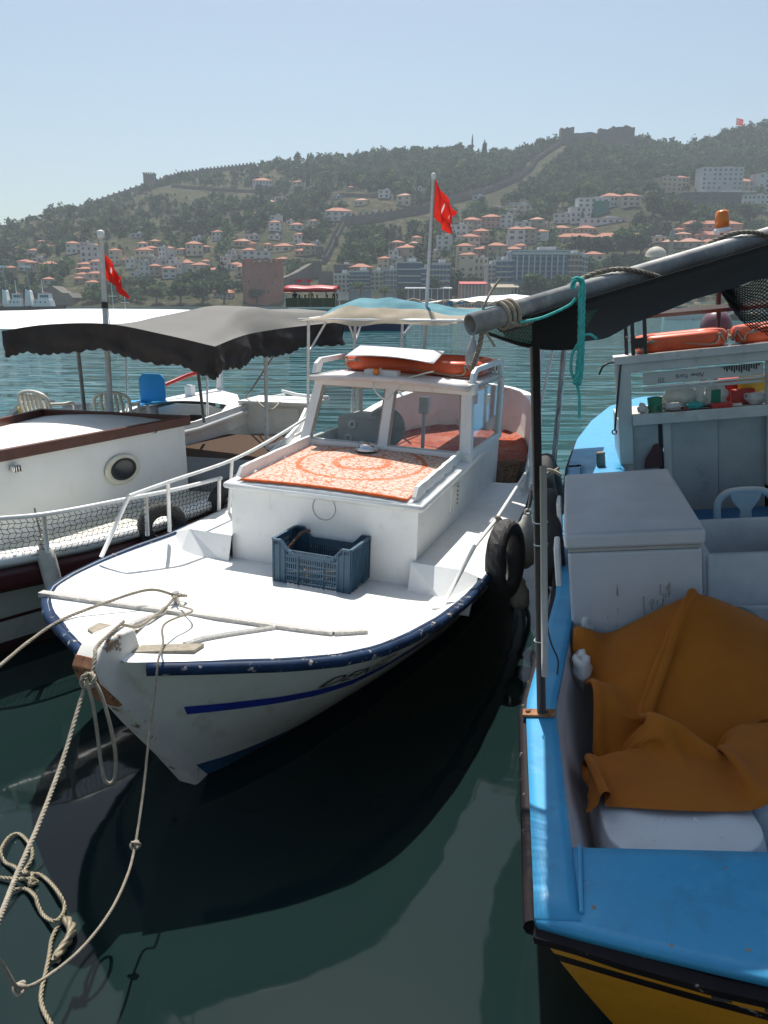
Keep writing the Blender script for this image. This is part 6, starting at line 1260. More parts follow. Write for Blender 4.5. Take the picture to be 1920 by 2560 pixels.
# shelf clutter
def rth(name, px, py, y, label, cat): return RBF.child(name, RBF.y(px, py, y), label=label, cat=cat)
ly = cy0 + .10
o = RBF.child('plastic_basket', (.985, ly + .03, 1.346), label='small dark green plastic basket on the cabin ledge', cat='basket'); g = G()
for i in range(14): a = 2 * math.pi * i / 14; g.box((.062 * math.cos(a), .062 * math.sin(a), .06), (.012, .012, .12), (0, 0, a))
g.lathe([(.068, .07), (.074, .15), (.07, .15), (.064, .07)], (0, 0, 0), 18, cap=False); g.build('basket_body', M['green'], o)
def crumple(name, p, s, label, mt_, cat='bag', seed=0, n=14):
    o = RBF.child(name, p, label=label, cat=cat); g = G(); g.sphere((0, 0, s[2] * .5), .5, n, 10); rs = np.random.default_rng(seed)
    k = rs.normal(size=3) * 3
    for i, v in enumerate(g.v):
        x, y, z = v; d = 1 + .22 * math.sin(x * 9 + k[0]) * math.cos(y * 11 + k[1]) + .15 * math.sin(z * 17 + k[2]) + rs.uniform(-.07, .07); g.v[i] = (x * s[0] * d, y * s[1] * d, max(.002, s[2] * .5 + (z - s[2] * .5) * s[2] * d))
    g.build('folds', M[mt_], o, True); return o
crumple('plastic_bag', (1.16, ly + .04, 1.346), (.20, .14, .08), 'crumpled white plastic bag beside the green basket', 'plaster', seed=1)
crumple('plastic_bag', (1.24, ly + .22, 1.346), (.34, .16, .22), 'large greyish bag at the back of the cabin ledge', 'plaster', seed=2)
crumple('plastic_bag', (1.95, ly + .05, 1.346), (.22, .16, .12), 'white bag at the right end of the cabin ledge', 'plaster', seed=3)
b5 = crumple('plastic_bag', (1.57, ly + .10, 1.346), (.22, .17, .22), 'tied pale plastic bag with green print on the cabin ledge', 'plaster', seed=4); G().lathe([(.012, .21), (.02, .23), (.03, .27), (.01, .28)], (0, 0, 0), 10).build('tied_neck', M['plaster'], b5, True); G().box((-.01, -.088, .11), (.09, .01, .14), (R(10), 0, 0)).build('green_label', M['green'], b5, bevel=.004)
crumple('rope_heap', (1.36, ly + .02, 1.346), (.17, .12, .07), 'small heap of turquoise twine on the cabin ledge', 'teal_rope', 'rope', 5)
crumple('work_glove', (.86, ly, 1.346), (.10, .09, .10), 'dirty white glove at the left end of the cabin ledge', 'plaster', 'glove', 6)
for x, y, z, d, mt_, lb_ in ((1.60, ly - .06, 1.346, (.19, .10, .055), 'redplastic', 'flat red box on the front of the cabin ledge'), (1.83, ly + .14, 1.346, (.22, .10, .15), 'redplastic', 'red packet with a white disc on the cabin ledge'), (2.0, ly + .27, 1.346, (.36, .12, .26), 'yellow', 'large yellow box at the back right of the cabin ledge'), (1.22, ly - .07, 1.346, (.20, .05, .02), 'brown', 'thin brown wooden strip on the cabin ledge')):
    o = RBF.child('ledge_box', (x, y, z), label=lb_, cat='box'); G().box((0, 0, d[2] / 2), d).build('box_body', M[mt_], o, bevel=.012)
    if 'disc' in lb_: G().lathe([(.03, 0), (.03, .004)], (.03, -d[1] / 2 - .004, d[2] * .55), 16, (R(90), 0, 0)).build('printed_disc', M['pwhite'], o); G().torus((.03, -d[1] / 2 - .008, d[2] * .55), .016, .005, 14, 5, (R(90), 0, 0)).build('disc_ring', M['redplastic'], o)
o = RBF.child('water_bottle', (1.47, ly + .20, 1.346), label='tall clear-white jug behind the turquoise twine', cat='jug'); G().lathe([(.07, 0), (.075, .02), (.075, .2), (.05, .24), (.03, .27)], (0, 0, 0), 14).build('jug_body', M['pwhite'], o, True)
random.seed(31)
for k, (x, y, d, mt_, lb_) in enumerate(((1.08, .30, (.16, .10, .12), 'pwhite', 'white carton behind the crumpled bag on the ledge'), (1.30, .02, (.10, .06, .03), 'redplastic', 'tiny red packet left of the turquoise twine'), (1.45, -.02, (.14, .03, .015), 'wood', 'short pale stick lying before the twine'), (1.74, .0, (.12, .07, .03), 'cream', 'small cream packet right of the flat red box'), (1.40, .36, (.20, .12, .14), 'blueseat', 'blue tub at the back of the cabin ledge'), (1.75, .40, (.30, .14, .24), 'redplastic', 'large dull red crate at the back of the ledge'))):
    o = RBF.child('ledge_item', (x, ly + y, 1.346), (0, 0, random.uniform(-.3, .3)), label=lb_, cat='item'); G().box((0, 0, d[2] / 2), d, taper=random.uniform(.88, 1)).build('item_body', M[mt_], o, bevel=.01)
# printed roller panel (lettering hangs upside down)
sp_ = RBF.child('printed_panel', (1.42, cy0 + .02, 1.70), label='pale printed roller panel with upside-down script under the cabin roof', cat='panel')
G().box((0, 0, 0), (1.10, .03, .115)).build('panel_face', pmat('panel_beige', (.56, .53, .46), (.50, .47, .41), 3, .6), sp_, bevel=.006); G().tube([(-.55, -.02, -.085), (.56, -.02, -.075)], .011, 8).build('panel_bar', M['cream'], sp_, True); G().box((0, .0, -.115), (1.10, .03, .03)).build('panel_hem', M['cab_white'], sp_, bevel=.004)
text_mesh('lettering', 'New York', .062, lambda x, y: Vector((-.14 - x + .16, -.0175, .018 - y)), M['letter_black'], sp_, .3)
text_mesh('skyline_print', '||||', .06, lambda x, y: Vector((-.35 - x, -.0175, -.04 + y)), M['letter_black'], sp_)
g = G()
for i in range(16): x = .18 + .022 * i; hh = .05 * (1 - ((i - 8) / 9) ** 2) + .012 * (i % 3); g.box((x, -.0175, .055 - hh / 2), (.014, .002, hh))
g.build('globe_print', M['letter_black'], sp_)
# roof: life floats, frames, beam, ball buoy, mast
lifefloat((1.25, 6.62, 2.03), .355, .24, .16, .085, RBF, 'orange life float on the blue boat cabin roof, left one', gp='life floats on the blue boat')
lifefloat((2.22, 6.66, 2.03), .38, .24, .16, .085, RBF, 'orange life float at right edge of the blue boat cabin roof', gp='life floats on the blue boat')
for x, y in ((.78, 6.28), (.895, 6.28), (.74, 6.62)): G().box((x, y, 2.17), (.035, .035, .46)).build('roof_post', M['black'], rb)
G().box((.84, 6.28, 2.06), (.10, .02, .10)).build('post_gusset', M['black'], rb); G().tube([(.74, 6.62, 2.12), (.80, 6.3, 2.12)], .012, 6).build('roof_tie', M['galv'], rb)
bm = [RBF.y(1470, 800, 6.5), RBF.y(1960, 757, 6.5)]; G().tube(bm, .036, 4).build('roof_beam', M['darkred'], rb)
pv_ = RBF.y(1795, 700, 6.9); G().tube([Vector((pv_.x, 6.9, 1.95)), Vector((pv_.x + .01, 6.9, 2.62))], .022, 8).build('roof_mast', M['darkred'], rb, True)
bu = RBF.child('ball_buoy', RBF.y(1790, 818, 7.3), label='dull purple ball buoy hanging behind the life floats', cat='buoy'); G().sphere((0, 0, 0), .165, 20, 14, (1, 1, 1.12)).build('ball', pmat('purple_vinyl', (.16, .09, .11), (.12, .065, .08), 4, .4), bu, True); G().lathe([(.04, .17), (.05, .2), (.03, .24)], (0, 0, 0), 10).build('ball_eye', M['rubber'], bu, True); G().tube([(0, 0, .2), (.02, 0, .5)], .008, 6).build('hanging_line', M['rope'], bu)
lm = RBF.child('signal_lamp', RBF.y(1806, 620, 6.9), label='orange beacon lamp on a short post with a red pennant', cat='lamp'); s_ = 6.9 / FPX * 1.15
G().tube([(0, 0, -.35), (0, 0, .14)], .014, 8).build('lamp_post', M['black'], lm); G().lathe([(.075, .14), (.08, .18), (.07, .19)], (0, 0, 0), 16).build('lamp_base', M['pwhite'], lm, True); G().lathe([(.065, .19), (.07, .27), (.062, .34), (.04, .36)], (0, 0, 0), 16).build('lamp_lens', M['amber'], lm, True)
g = G(); g.grid(lambda u, v: (lerp(-.02, lerp(-.10, .085, u) * 1.0, 1 - v) + .0, -.02 + .02 * math.sin(u * 5), lerp(-.30, .15, v)), 10, 10); g.build('pennant', M['redplastic'], lm, True)
# stay rod at the cabin corner with rope hook
G().tube(smooth([RBF.y(1497, 937, cy0 - .1), RBF.y(1512, 912, cy0 - .1), RBF.y(1548, 904, cy0)], 6), .01, 6).build('bent_rod', M['black'], rb, True); G().tube([RBF.y(1552, 905, cy0 - .05), RBF.y(1537, 1075, cy0 - .05)], .010, 6).build('stay_cable', M['black'], rb); G().torus(RBF.y(1536, 1080, cy0 - .05), .022, .007, 12, 6, (R(90), 0, 0)).build('stay_eye', M['black'], rb)
q = RBF.z(1503, 1165, ZD + .01); G().lathe([(.045, 0), (.042, .12), (.048, .14), (.02, .15)], (q.x, 3.9 if q.y < 3.9 else q.y, ZD + .01), 10).build('mooring_post', M['wood'], rb, True)
# freezer
fz = RBF.child('chest_freezer', (.44, 2.86, .36), label='scuffed white chest freezer standing on the blue boat', cat='freezer')
G().box((0, 0, .45), (.66, 1.48, .86)).build('freezer_body', M['freezer'], fz, bevel=.018); G().box((0, 0, .945), (.69, 1.52, .085)).build('lid', M['freezer'], fz, bevel=.022, seg=3); G().box((0, 0, .892), (.652, 1.472, .016)).build('seal', M['cab_grey'], fz)
g = G(); random.seed(4)
for i in range(34): g.box((random.gauss(.12, .05) if i < 26 else random.uniform(-.15, .1), -.7415, random.uniform(.46, .68)), (random.uniform(.003, .009), .002, random.uniform(.01, .07)))
tag(g.build('rust_scratches', pmat('faint_rust', (.33, .26, .22), (.46, .42, .40), 60, .7), fz), kind='stuff')
for y in (-.62, .35): G().box((-.385, y, .80), (.03, .22, .22)).build('hinge_bracket', M['pwhite'], fz, bevel=.01)
# foam boxes
for p, d, lb_ in (((1.18, 3.0, .34), (.62, .72, .70), 'larger open white foam fish box right of the freezer'), ((1.16, 2.32, .34), (.60, .44, .42), 'lower open white foam fish box in front of the larger one')):
    o = RBF.child('foam_box', p, label=lb_, cat='box'); t_ = .045
    for c, dd in (((0, -d[1] / 2, d[2] / 2), (d[0], t_, d[2])), ((0, d[1] / 2, d[2] / 2), (d[0], t_, d[2])), ((-d[0] / 2, 0, d[2] / 2), (t_, d[1], d[2])), ((d[0] / 2, 0, d[2] / 2), (t_, d[1], d[2]))): G().box(c, dd).build('box_side', M['foam'], o, bevel=.012)
    G().box((0, 0, .03), (d[0], d[1], .05)).build('box_floor', M['foam'], o)
o = RBF.child('net_bag', (1.0, 2.50, .50), label='grey-green net bag inside the lower foam box', cat='bag'); g = G(); g.sphere((0, 0, .13), .14, 14, 10, (1, .7, 1)); g.build('bag_body', pmat('grey_green_bag', (.22, .27, .25), None, 8, .8, bmp=.5, bscale=60), o, True)
# clutter along the coaming
crumple('plastic_bag', (.19, 2.25, ZD - .10), (.10, .34, .16), 'knotted white bag squeezed between freezer and gunwale', 'plaster', seed=8)
crumple('plastic_bag', (.15, 1.78, ZD - .18), (.09, .22, .16), 'white and red crumpled bag beside the gunwale', 'plaster', seed=9)
o = RBF.child('pole_bundle', (.16, 1.9, ZD - .2), label='grey stick stuck down between freezer and gunwale', cat='stick'); G().tube([(-.02, .15, .22), (.03, -.12, .02)], .012, 8).build('stick_shaft', M['wood'], o, True)
# white plastic stools / tubs under the cloth
def tub(p, a, b, h, label, rz=0):
    o = RBF.child('plastic_shell', p, (0, 0, rz), label=label, cat='plastic shell'); P = [(x, y) for x, y, _ in rrect(a, b, min(a, b) * .55, 6)]; n = len(P); g = G()
    V = [(x, y, 0) for x, y in P] + [(x * 1.02, y * 1.02, h * .75) for x, y in P] + [(x * .97, y * .97, h) for x, y in P] + [(x * .6, y * .6, h + .012) for x, y in P] + [(0, 0, h - .01)]
    F = [(k * n + i, k * n + (i + 1) % n, (k + 1) * n + (i + 1) % n, (k + 1) * n + i) for k in range(3) for i in range(n)] + [(3 * n + i, 3 * n + (i + 1) % n, 4 * n) for i in range(n)]
    g.add(V, F); g.build('seat_shell', M['pwhite'], o, False, bevel=.008)
    for i in range(6): al = 2 * math.pi * i / 6; G().box((a * .62 * math.cos(al), b * .62 * math.sin(al), h + .004), (a * .5, .012, .012), (0, 0, math.atan2(b * math.sin(al), a * math.cos(al)))).build('rib', M['pwhite'], o, bevel=.004)
    for i in (1, 4): al = i * 1.3; G().lathe([(.013, 0), (.013, .003)], (a * .8 * math.cos(al), b * .8 * math.sin(al), h + .004), 10).build('screw_hole', M['grey_board'], o)
    return o
tub((.45, .80, .36), .27, .30, .325, 'upturned white plastic seat shell poking out below the orange cloth', R(8))
tub((.98, 1.0, .36), .26, .28, .36, 'second white plastic shell at the right edge beside the cloth', R(-10))
# draped cloth
cl_ = RBF.child('draped_cloth', (.6, 1.4, .4), label='large mustard-orange cloth draped in folds over the gear in front of the freezer', cat='cloth'); c1 = Vector((.6, 1.4, .4))
def drape():
    """mass-spring sheet settled over the gear hidden below it"""
    nx, ny = 132, 112; X0, X1, Y0, Y1 = .11, 2.05, .70, 2.06; sx, sy = 1.34, 1.10; gx = (X1 - X0) / (nx - 1) * sx; gy = (Y1 - Y0) / (ny - 1) * sy
    xs_, ys_ = np.meshgrid(np.linspace(X0, X1, nx), np.linspace(Y0, Y1, ny)); ys_ = Y1 - (Y1 - np.interp(xs_, [.11, .2, .35, .55, .72, .84, 1.0, 1.3, 2.1], [.82, .74, .67, .63, .66, .85, 1.02, 1.08, 1.04])) * (Y1 - ys_) / (Y1 - Y0); P = np.stack([xs_, ys_, np.zeros_like(xs_)], -1)
    def Hf(x, y):
        def tent(cx, cy_, z, k, ex=1., ey=1., r=.06): return z - k * (np.sqrt(((x - cx) / ex) ** 2 + ((y - cy_) / ey) ** 2 + r * r) - r)
        def plat(cx, cy_, ax, ay, z, k=2.5): d = (np.abs((x - cx) / ax) ** 4 + np.abs((y - cy_) / ay) ** 4) ** .25; return z - k * np.clip(d - 1, 0, 9) * ax
        L_ = [np.full(x.shape, .36), tent(.73, 1.97, 1.03, .62, 1, 1.0, .06), tent(.15, 2.0, .86, .8, 1.0, 1.0, .05), tent(.24, 1.52, .78, 1.1, 1.0, 1.3, .06), tent(.47, 1.20, .80, 1.4, 1, 1, .04), plat(.45, .80, .28, .31, .70, 3), plat(.98, 1.0, .27, .29, .73, 3),
              tent(1.55, 1.85, .90, .5, 1.5, 1, .1), tent(1.45, 1.40, .84, 1.2, 1.2, 1, .10)]
        return np.max(np.stack(L_), 0)
    P[..., 2] = Hf(P[..., 0], P[..., 1]) + .12
    rs = np.random.default_rng(11); t_ = np.linspace(0, 1, nx)
    for k in range(11): P[..., 2] += .045 / (1 + k * .25) * np.sin(xs_ * (10 + 5 * k) + ys_ * rs.uniform(-5, 5) + rs.uniform(0, 6))
    V = P.copy(); dg = math.hypot(gx, gy)
    def con(A, B, L_, k=1.0):
        d = B - A; l = np.linalg.norm(d, axis=-1, keepdims=True) + 1e-9; return d * (k * .5 * (l - L_) / l)
    for it in range(130):
        v = (P - V) * .95; V = P.copy(); P = P + v; P[..., 2] -= .0012
        for _ in range(8):
            for s in (0, 1):
                A, B = P[:, s:-1:2], P[:, s + 1::2]; m = min(A.shape[1], B.shape[1]); c = con(A[:, :m], B[:, :m], gx); P[:, s:-1:2][:, :m] += c; P[:, s + 1::2][:, :m] -= c
                A, B = P[s:-1:2], P[s + 1::2]; m = min(A.shape[0], B.shape[0]); c = con(A[:m], B[:m], gy); P[s:-1:2][:m] += c; P[s + 1::2][:m] -= c
            for q in (1, 2):
                c = con(P[:-q, :-q], P[q:, q:], dg * q, .12); P[:-q, :-q] += c; P[q:, q:] -= c
                c = con(P[:-q, q:], P[q:, :-q], dg * q, .12); P[:-q, q:] += c; P[q:, :-q] -= c
            for q, k in ((3, .025),):
                c = con(P[:, :-q], P[:, q:], gx * q, k); P[:, :-q] += c; P[:, q:] -= c
                c = con(P[:-q], P[q:], gy * q, k); P[:-q] += c; P[q:] -= c
            P[..., 0] = np.clip(P[..., 0], .105 + .22 * np.clip(.84 - P[..., 2], 0, .5), 2.4); P[..., 1] = np.minimum(P[..., 1], 2.085)
        h = Hf(P[..., 0], P[..., 1]) + .012; hit = P[..., 2] < h
        P[..., 2] = np.where(hit, h, P[..., 2]); V += (P - V) * (np.where(hit, .22, 0)[..., None] * np.array([1, 1, 0]))
    return P
DP = drape()
def cloth(u, v): 
    j, i = int(round(v * (DP.shape[0] - 1))), int(round(u * (DP.shape[1] - 1))); return Vector(DP[j, i]) - c1
g = G(); g.grid(cloth, DP.shape[1] - 1, DP.shape[0] - 1); o = g.build('cloth_sheet', M['mustard_cloth'], cl_, True, sub=1)
# ---- awning
aw = empty('awning', at_y(1180, 812, 2.36)); tag(aw, 'black shade cloth awning slung under a galvanised pipe across the blue boat', 'awning'); ao = Vector(aw.location)
pL = at_y(1176, 812, 2.30); pR = pL + (at_y(1920, 590, 3.0) - pL) * 1.6; dirp = (pR - pL).normalized()
g = G(); n = 14; up_ = dirp.cross(Vector((0, 1, 0))).normalized(); sd_ = dirp.cross(up_)
V = []
for ring, (r, off) in enumerate(((.032, 0), (.032, 1), (.026, 0), (.026, 1))):
    c = (pL if off == 0 else pR) - ao
    for k in range(n): a = 2 * math.pi * k / n; V.append(c + (up_ * math.cos(a) + sd_ * math.sin(a)) * r)
F = [(k, (k + 1) % n, n + (k + 1) % n, n + k) for k in range(n)] + [(2 * n + k, 3 * n + k, 3 * n + (k + 1) % n, 2 * n + (k + 1) % n) for k in range(n)] + [(k, 2 * n + k, 2 * n + (k + 1) % n, (k + 1) % n) for k in range(n)]
g.add(V, F); g.build('ridge_pipe', M['galv'], aw, True)
g = G(); g.add([pL - ao + dirp * .05 + (up_ * math.cos(2 * math.pi * k / n) + sd_ * math.sin(2 * math.pi * k / n)) * .0262 for k in range(n)], [tuple(range(n))]); g.build('dark_bore_plug', M['rust'], aw)  # dark disc added inside the pipe end, stands in for shade in the bore
def pp_(t): return pL.lerp(pR, t)
near = [at_y(x, 812 - .2984 * (x - 1176) + 20, 2.36) for x in (1235, 1440, 1700, 1950, 2300, 2700)]
far = [at_y(1240, 800, 4.6), at_y(1345, 866, 5.9), at_y(1500, 846, 6.2), at_y(1620, 790, 6.3), at_y(1775, 730, 6.3), at_y(1960, 680, 6.3), at_y(2600, 560, 6.3)]
ns, fs = smooth(near, 10), smooth(far, 10)
def shade(u, v):
    p = sv(ns, u).lerp(sv(fs, .10 + .9 * u), v); p.z -= .07 * math.sin(math.pi * v) * (.4 + u) * .6; p.z += .01 * math.sin(u * 40 + v * 6) * v; return p - ao
g = G(); g.grid(shade, 60, 24); g.build('shade_sheet', M['shade_cloth'], aw, True, solid=.004)
# green-black shade net at the pipe end
mn = G(); Np = 34; Mq = 20
def npnt(u, v):
    a = pp_(lerp(.04, .26, u)) + Vector((0, .01, -.03)); b = smooth([at_y(1200, 822, 3.1), at_y(1262, 845, 3.0), at_y(1320, 862, 2.95), at_y(1390, 868, 2.95), at_y(1445, 866, 3.0)], 8); q = sv(b, u); return a.lerp(q, v) + Vector((0, .05 * math.sin(math.pi * v), 0)) - ao
for i in range(Np + 1): mn.tube([npnt(i / Np, k / 10) for k in range(11)], .0016, 3)
for j in range(Mq + 1): mn.tube([npnt(k / 24, j / Mq) for k in range(25)], .0018, 3)
for i in range(Np): mn.tube([npnt((i + .5 * (k % 2)) / Np, k / 16) for k in range(17)], .0016, 3)
mn.build('shade_net', pmat('green_black_net', (.04, .13, .11), (.10, .24, .20), 40, .6), aw)
g = G(); g.tube([npnt(k / 24, 1.0) for k in range(25)], .012, 6); g.build('net_hem', M['shade_cloth'], aw, True)
g = G(); g.grid(lambda u, v: at_y(lerp(1330, 1460, u), lerp(806, 868, v) - 50 * u * (1 - v), 2.5) - ao, 8, 6); g.build('hem_patch', M['shade_cloth'], aw, True)
# rope wound along the pipe
def wind(t0, t1, turns, r, n=90):
    P = []
    for i in range(n + 1): t = lerp(t0, t1, i / n); a = 2 * math.pi * turns * i / n + 2.2; P.append(pp_(t) + (up_ * math.cos(a) + sd_ * math.sin(a)) * r)
    return P
ropething('awning_rope', wind(.05, .98, 3.2, .043), .008, 'pale flecked rope wound loosely along the awning pipe', True)
ropething('pipe_lashing', [pp_(.05) + (up_ * math.cos(a) + sd_ * math.sin(a)) * .038 + dirp * .003 * a for a in np.linspace(0, 18, 40)], .007, 'white lashing bound round the open pipe end', False, 'rope')
e0 = at_y(1200, 838, 2.36); ropething('hanging_line', [e0 + Vector((.01, 0, .03)), at_y(1197, 870, 2.38), at_y(1188, 895, 2.44), at_y(1180, 920, 2.5)], .008, 'flecked rope tail hanging from the pipe end to the grey bundle', True)
ropething('twine_end', [at_y(1208, 815, 2.32), at_y(1222, 842, 2.31), at_y(1237, 866, 2.30)], .004, 'stiff pale twine end sticking out below the pipe end', False)
ropething('twine_end', [at_y(1203, 790, 2.33), at_y(1212, 760, 2.33), at_y(1230, 725, 2.36), at_y(1253, 695, 2.38)], .004, 'stiff pale twine end sticking up above the pipe end', False)
# teal ropes
tp = pp_(.31)
for i, (P, lb_) in enumerate((([(1432, 722), (1436, 700), (1455, 702), (1452, 740), (1450, 850), (1446, 910), (1440, 950), (1434, 960)], 'thick teal rope hanging from the awning pipe, left strand'), ([(1448, 700), (1458, 715), (1456, 800), (1455, 880), (1452, 930), (1446, 965)], 'thick teal rope hanging from the awning pipe, right strand'),
                                ([(1444, 860), (1430, 890), (1428, 930), (1440, 955), (1448, 990), (1448, 1045)], 'thin teal rope tail reaching lowest below the awning'), ([(1300, 806), (1350, 796), (1390, 780), (1425, 762), (1440, 745)], 'teal rope running along the pipe to the hanging bunch'), ([(1455, 838), (1475, 836), (1485, 842), (1492, 848)], 'short frayed teal rope end pointing right'))):
    ropething('teal_rope', [at_y(x, y, 2.33 + .006 * i) for x, y in P], .008 if i in (0, 1) else .0045, lb_, i < 2, 'teal_rope')
# black hanging net at the right edge
hn = empty('hanging_net', at_y(1900, 700, 5.6)); tag(hn, 'coarse black fishing net hanging at the right edge', 'net'); ho = Vector(hn.location); g = G(); U, W_ = 16, 16
def hp_(i, j): px = lerp(1800, 2010, i / U) ; py = lerp(705, 880, j / W_) + 30 * math.sin(i * .5); sag = (1 - i / U) * 1.0; py = lerp(py, 700 + (py - 700) * lerp(.15, 1, min(1, i / U * 1.6)), 1); return at_y(px, py, 5.6 + .05 * math.sin(i * 1.3 + j)) - ho
for i in range(U):
    for j in range(W_):
        a, b, c, d = hp_(i, j), hp_(i + .5, j + .5), hp_(i + 1, j), hp_(i, j + 1)
        g.tube([a, b], .004, 3); g.tube([c, b], .004, 3); g.tube([b, d], .004, 3); g.tube([b, hp_(i + 1, j + 1)], .004, 3)
g.build('mesh_cords', M['net'], hn)
# big tyres along the blue boat's port side
tyre('tyre', RBF, (-.02, 3.35, .97), .34, .16, (R(0), R(88), R(3)), 'big black tyre leaning on the blue boat gunwale behind the pole', False)
tyre('tyre', RBF, (-.04, 4.65, 1.02), .30, .15, (R(0), R(80), R(-4)), 'big black tyre on the blue boat side, further one', False)
ropething('tyre_lashing', [RBF.w(p) for p in ((-.10, 3.95, 1.28), (-.02, 3.9, 1.33), (.06, 3.92, 1.28), (.0, 4.0, 1.30), (-.08, 3.97, 1.25), (.05, 4.1, 1.3))], .012, 'beige rope lashing on top of the nearer big tyre', False)
sp2 = empty('leaning_pole', CB.w((1.06, 5.6, 1.1))); tag(sp2, 'worn black and white pole leaning behind the black awning pole', 'pole'); a, b = at_y(1384, 1165, 8.6), at_y(1412, 850, 8.6); G().tube([a - Vector(sp2.location), b - Vector(sp2.location)], .03, 8).build('pole_shaft', pmat('black_white_pole', (.70, .70, .68), (.02, .02, .02), 9, .5, stretch=(6, 6, .6)), sp2, True)
ropething('pole_line', [RBF.w((-.01, 1.6, 1.2)), RBF.w((.02, 1.52, 1.02)), RBF.w((.05, 1.5, .93)), RBF.w((.045, 1.45, .875))], .004, 'thin dark cord dangling beside the grey conduit pipe', False, 'black')
# ------------------------------------------------------------------ far boats
def person(loc, h, rz, shirt, label, seated=False):
    o = empty('person', loc, (0, 0, rz)); tag(o, label, 'person', 'passengers on the tour boat'); me = bpy.data.meshes.new('body')
    if seated: J = [(0, 0, .45), (0, .02, .62), (0, .02, .82), (0, .02, .95), (0, 0, 1.02), (0, -.01, 1.14), (0, -.01, 1.24), (.2, 0, .88), (.26, -.08, .66), (.2, -.25, .58), (-.2, 0, .88), (-.26, -.08, .66), (-.2, -.25, .58), (.1, 0, .44), (.12, -.38, .46), (.12, -.38, .05), (-.1, 0, .44), (-.12, -.38, .46), (-.12, -.38, .05)]
    else: J = [(0, 0, .92), (0, 0, 1.1), (0, 0, 1.3), (0, 0, 1.42), (0, 0, 1.5), (0, -.01, 1.6), (0, -.01, 1.7), (.2, 0, 1.36), (.26, 0, 1.08), (.26, -.1, .86), (-.2, 0, 1.36), (-.26, 0, 1.08), (-.26, -.1, .86), (.1, 0, .88), (.11, -.02, .48), (.11, .0, .05), (-.1, 0, .88), (-.11, -.02, .48), (-.11, .0, .05)]
    E_ = [(0, 1), (1, 2), (2, 3), (3, 4), (4, 5), (5, 6), (2, 7), (7, 8), (8, 9), (2, 10), (10, 11), (11, 12), (0, 13), (13, 14), (14, 15), (0, 16), (16, 17), (17, 18)]
    rad = [.15, .14, .16, .08, .06, .10, .07, .07, .05, .04, .07, .05, .04, .09, .07, .05, .09, .07, .05]
    me.from_pydata(J, E_, []); ob = bpy.data.objects.new('body', me); col.objects.link(ob); ob.parent = o
    ob.modifiers.new('skin', 'SKIN'); sv_ = me.skin_vertices[0].data
    for i, r in enumerate(rad): sv_[i].radius = (r, r)
    sv_[0].use_root = True; s = ob.modifiers.new('sub', 'SUBSURF'); s.levels = s.render_levels = 1; me.materials.append(shirt)
    G().sphere((0, .0, J[6][2] - .02), .105, 10, 7, (1, 1, .8)).build('hair', M['black'], o, True)
    return o
q = at_z(870, 826, 0); TB = empty('tour_boat', (q.x, q.y, 0), (0, 0, R(-4)), 'green-hulled tour boat with red canopy and name on its bow', 'boat'); S_ = q.length / FPX
hw = 138 * S_
hullm = pmat('green_brown_hull', (.075, .07, .030), (.06, .055, .025), .4, .5)
g = G()
def tbh(u, v):  # u along -1..1 stern->bow (right), v 0 waterline 1 sheer
    x = lerp(-hw, hw, u); b = 2.0 * (1 - max(0, (u - .45) / .55) ** 2.2) * (.75 + .25 * v); sh = (1.7 + 1.5 * max(0, u - .3) ** 1.6) ; return (x + (.5 * v if u > .8 else 0), b, v * sh)
for s in (-1, 1): g.grid(lambda u, v: (lambda p: (p[0], s * p[1], p[2] * .28))(tbh(u, v)), 30, 2)
g.build('lower_hull', pmat('blue_boot_top', (.02, .05, .16), None, .5, .5), TB, True)
g = G()
for s in (-1, 1): g.grid(lambda u, v: (lambda a, b: (lerp(a[0], b[0], v), s * lerp(a[1], b[1], v), lerp(a[2] * .28, b[2], v)))(tbh(u, 0), tbh(u, 1)), 30, 4)
g.build('hull', hullm, TB, True)
for k in (.42, .60): g = G(); [g.tube([(p[0], s * (p[1] + .03), p[2]) for p in (((lerp(tbh(u, 0)[0], tbh(u, 1)[0], k)), lerp(tbh(u, 0)[1], tbh(u, 1)[1], k), lerp(tbh(u, 0)[2], tbh(u, 1)[2], k)) for u in np.linspace(0, .98, 26))], .045, 4) for s in (-1, 1)]; g.build('white_line', M['white'], TB)
g = G(); n = 20; g.add([(tbh(i / n, 1)[0], s * tbh(i / n, 1)[1], tbh(i / n, 1)[2] - .15) for i in range(n + 1) for s in (-1, 1)], [(2 * i, 2 * i + 1, 2 * i + 3, 2 * i + 2) for i in range(n)]); g.build('deck', M['wood'], TB)
text_mesh('boat_name', 'DELFİN', .62, lambda x, y: Vector((hw * .50 + x * 1.0, -2.0 * (1 - max(0, ((hw * .5 + x) / hw / 2 + .5 - .45) / .55) ** 2.2) * .93 - .06, 1.05 + y)), M['cream'], TB)
dk0 = 1.7; zt_ = (lambda py: at_y(790, py, q.y).z)
x0, x1 = (726 - 870) * S_, (846 - 870) * S_; zc, zf = zt_(722), zt_(770)
G().box(((x0 + x1) / 2 + .3, 0, zf), (x1 - x0, 3.4, .14)).build('upper_deck', M['white_worn'], TB); G().box(((x0 + x1) / 2 + .3, 0, (zf + 1.6) / 2), (x1 - x0 - .6, 3.0, zf - 1.6)).build('saloon', M['cab_grey'], TB)
g = G(); g.grid(lambda u, v: (lerp(x0 - .1, x1 + .1, u), lerp(-1.9, 1.9, v), zc + .35 * math.sin(math.pi * v) + .05 * math.sin(u * 12)), 12, 8); g.grid(lambda u, v: (lerp(x0 - .1, x1 + .1, u), -1.9, zc - .35 * v), 12, 1); g.build('red_canopy', M['redplastic'], TB, True, solid=.03)
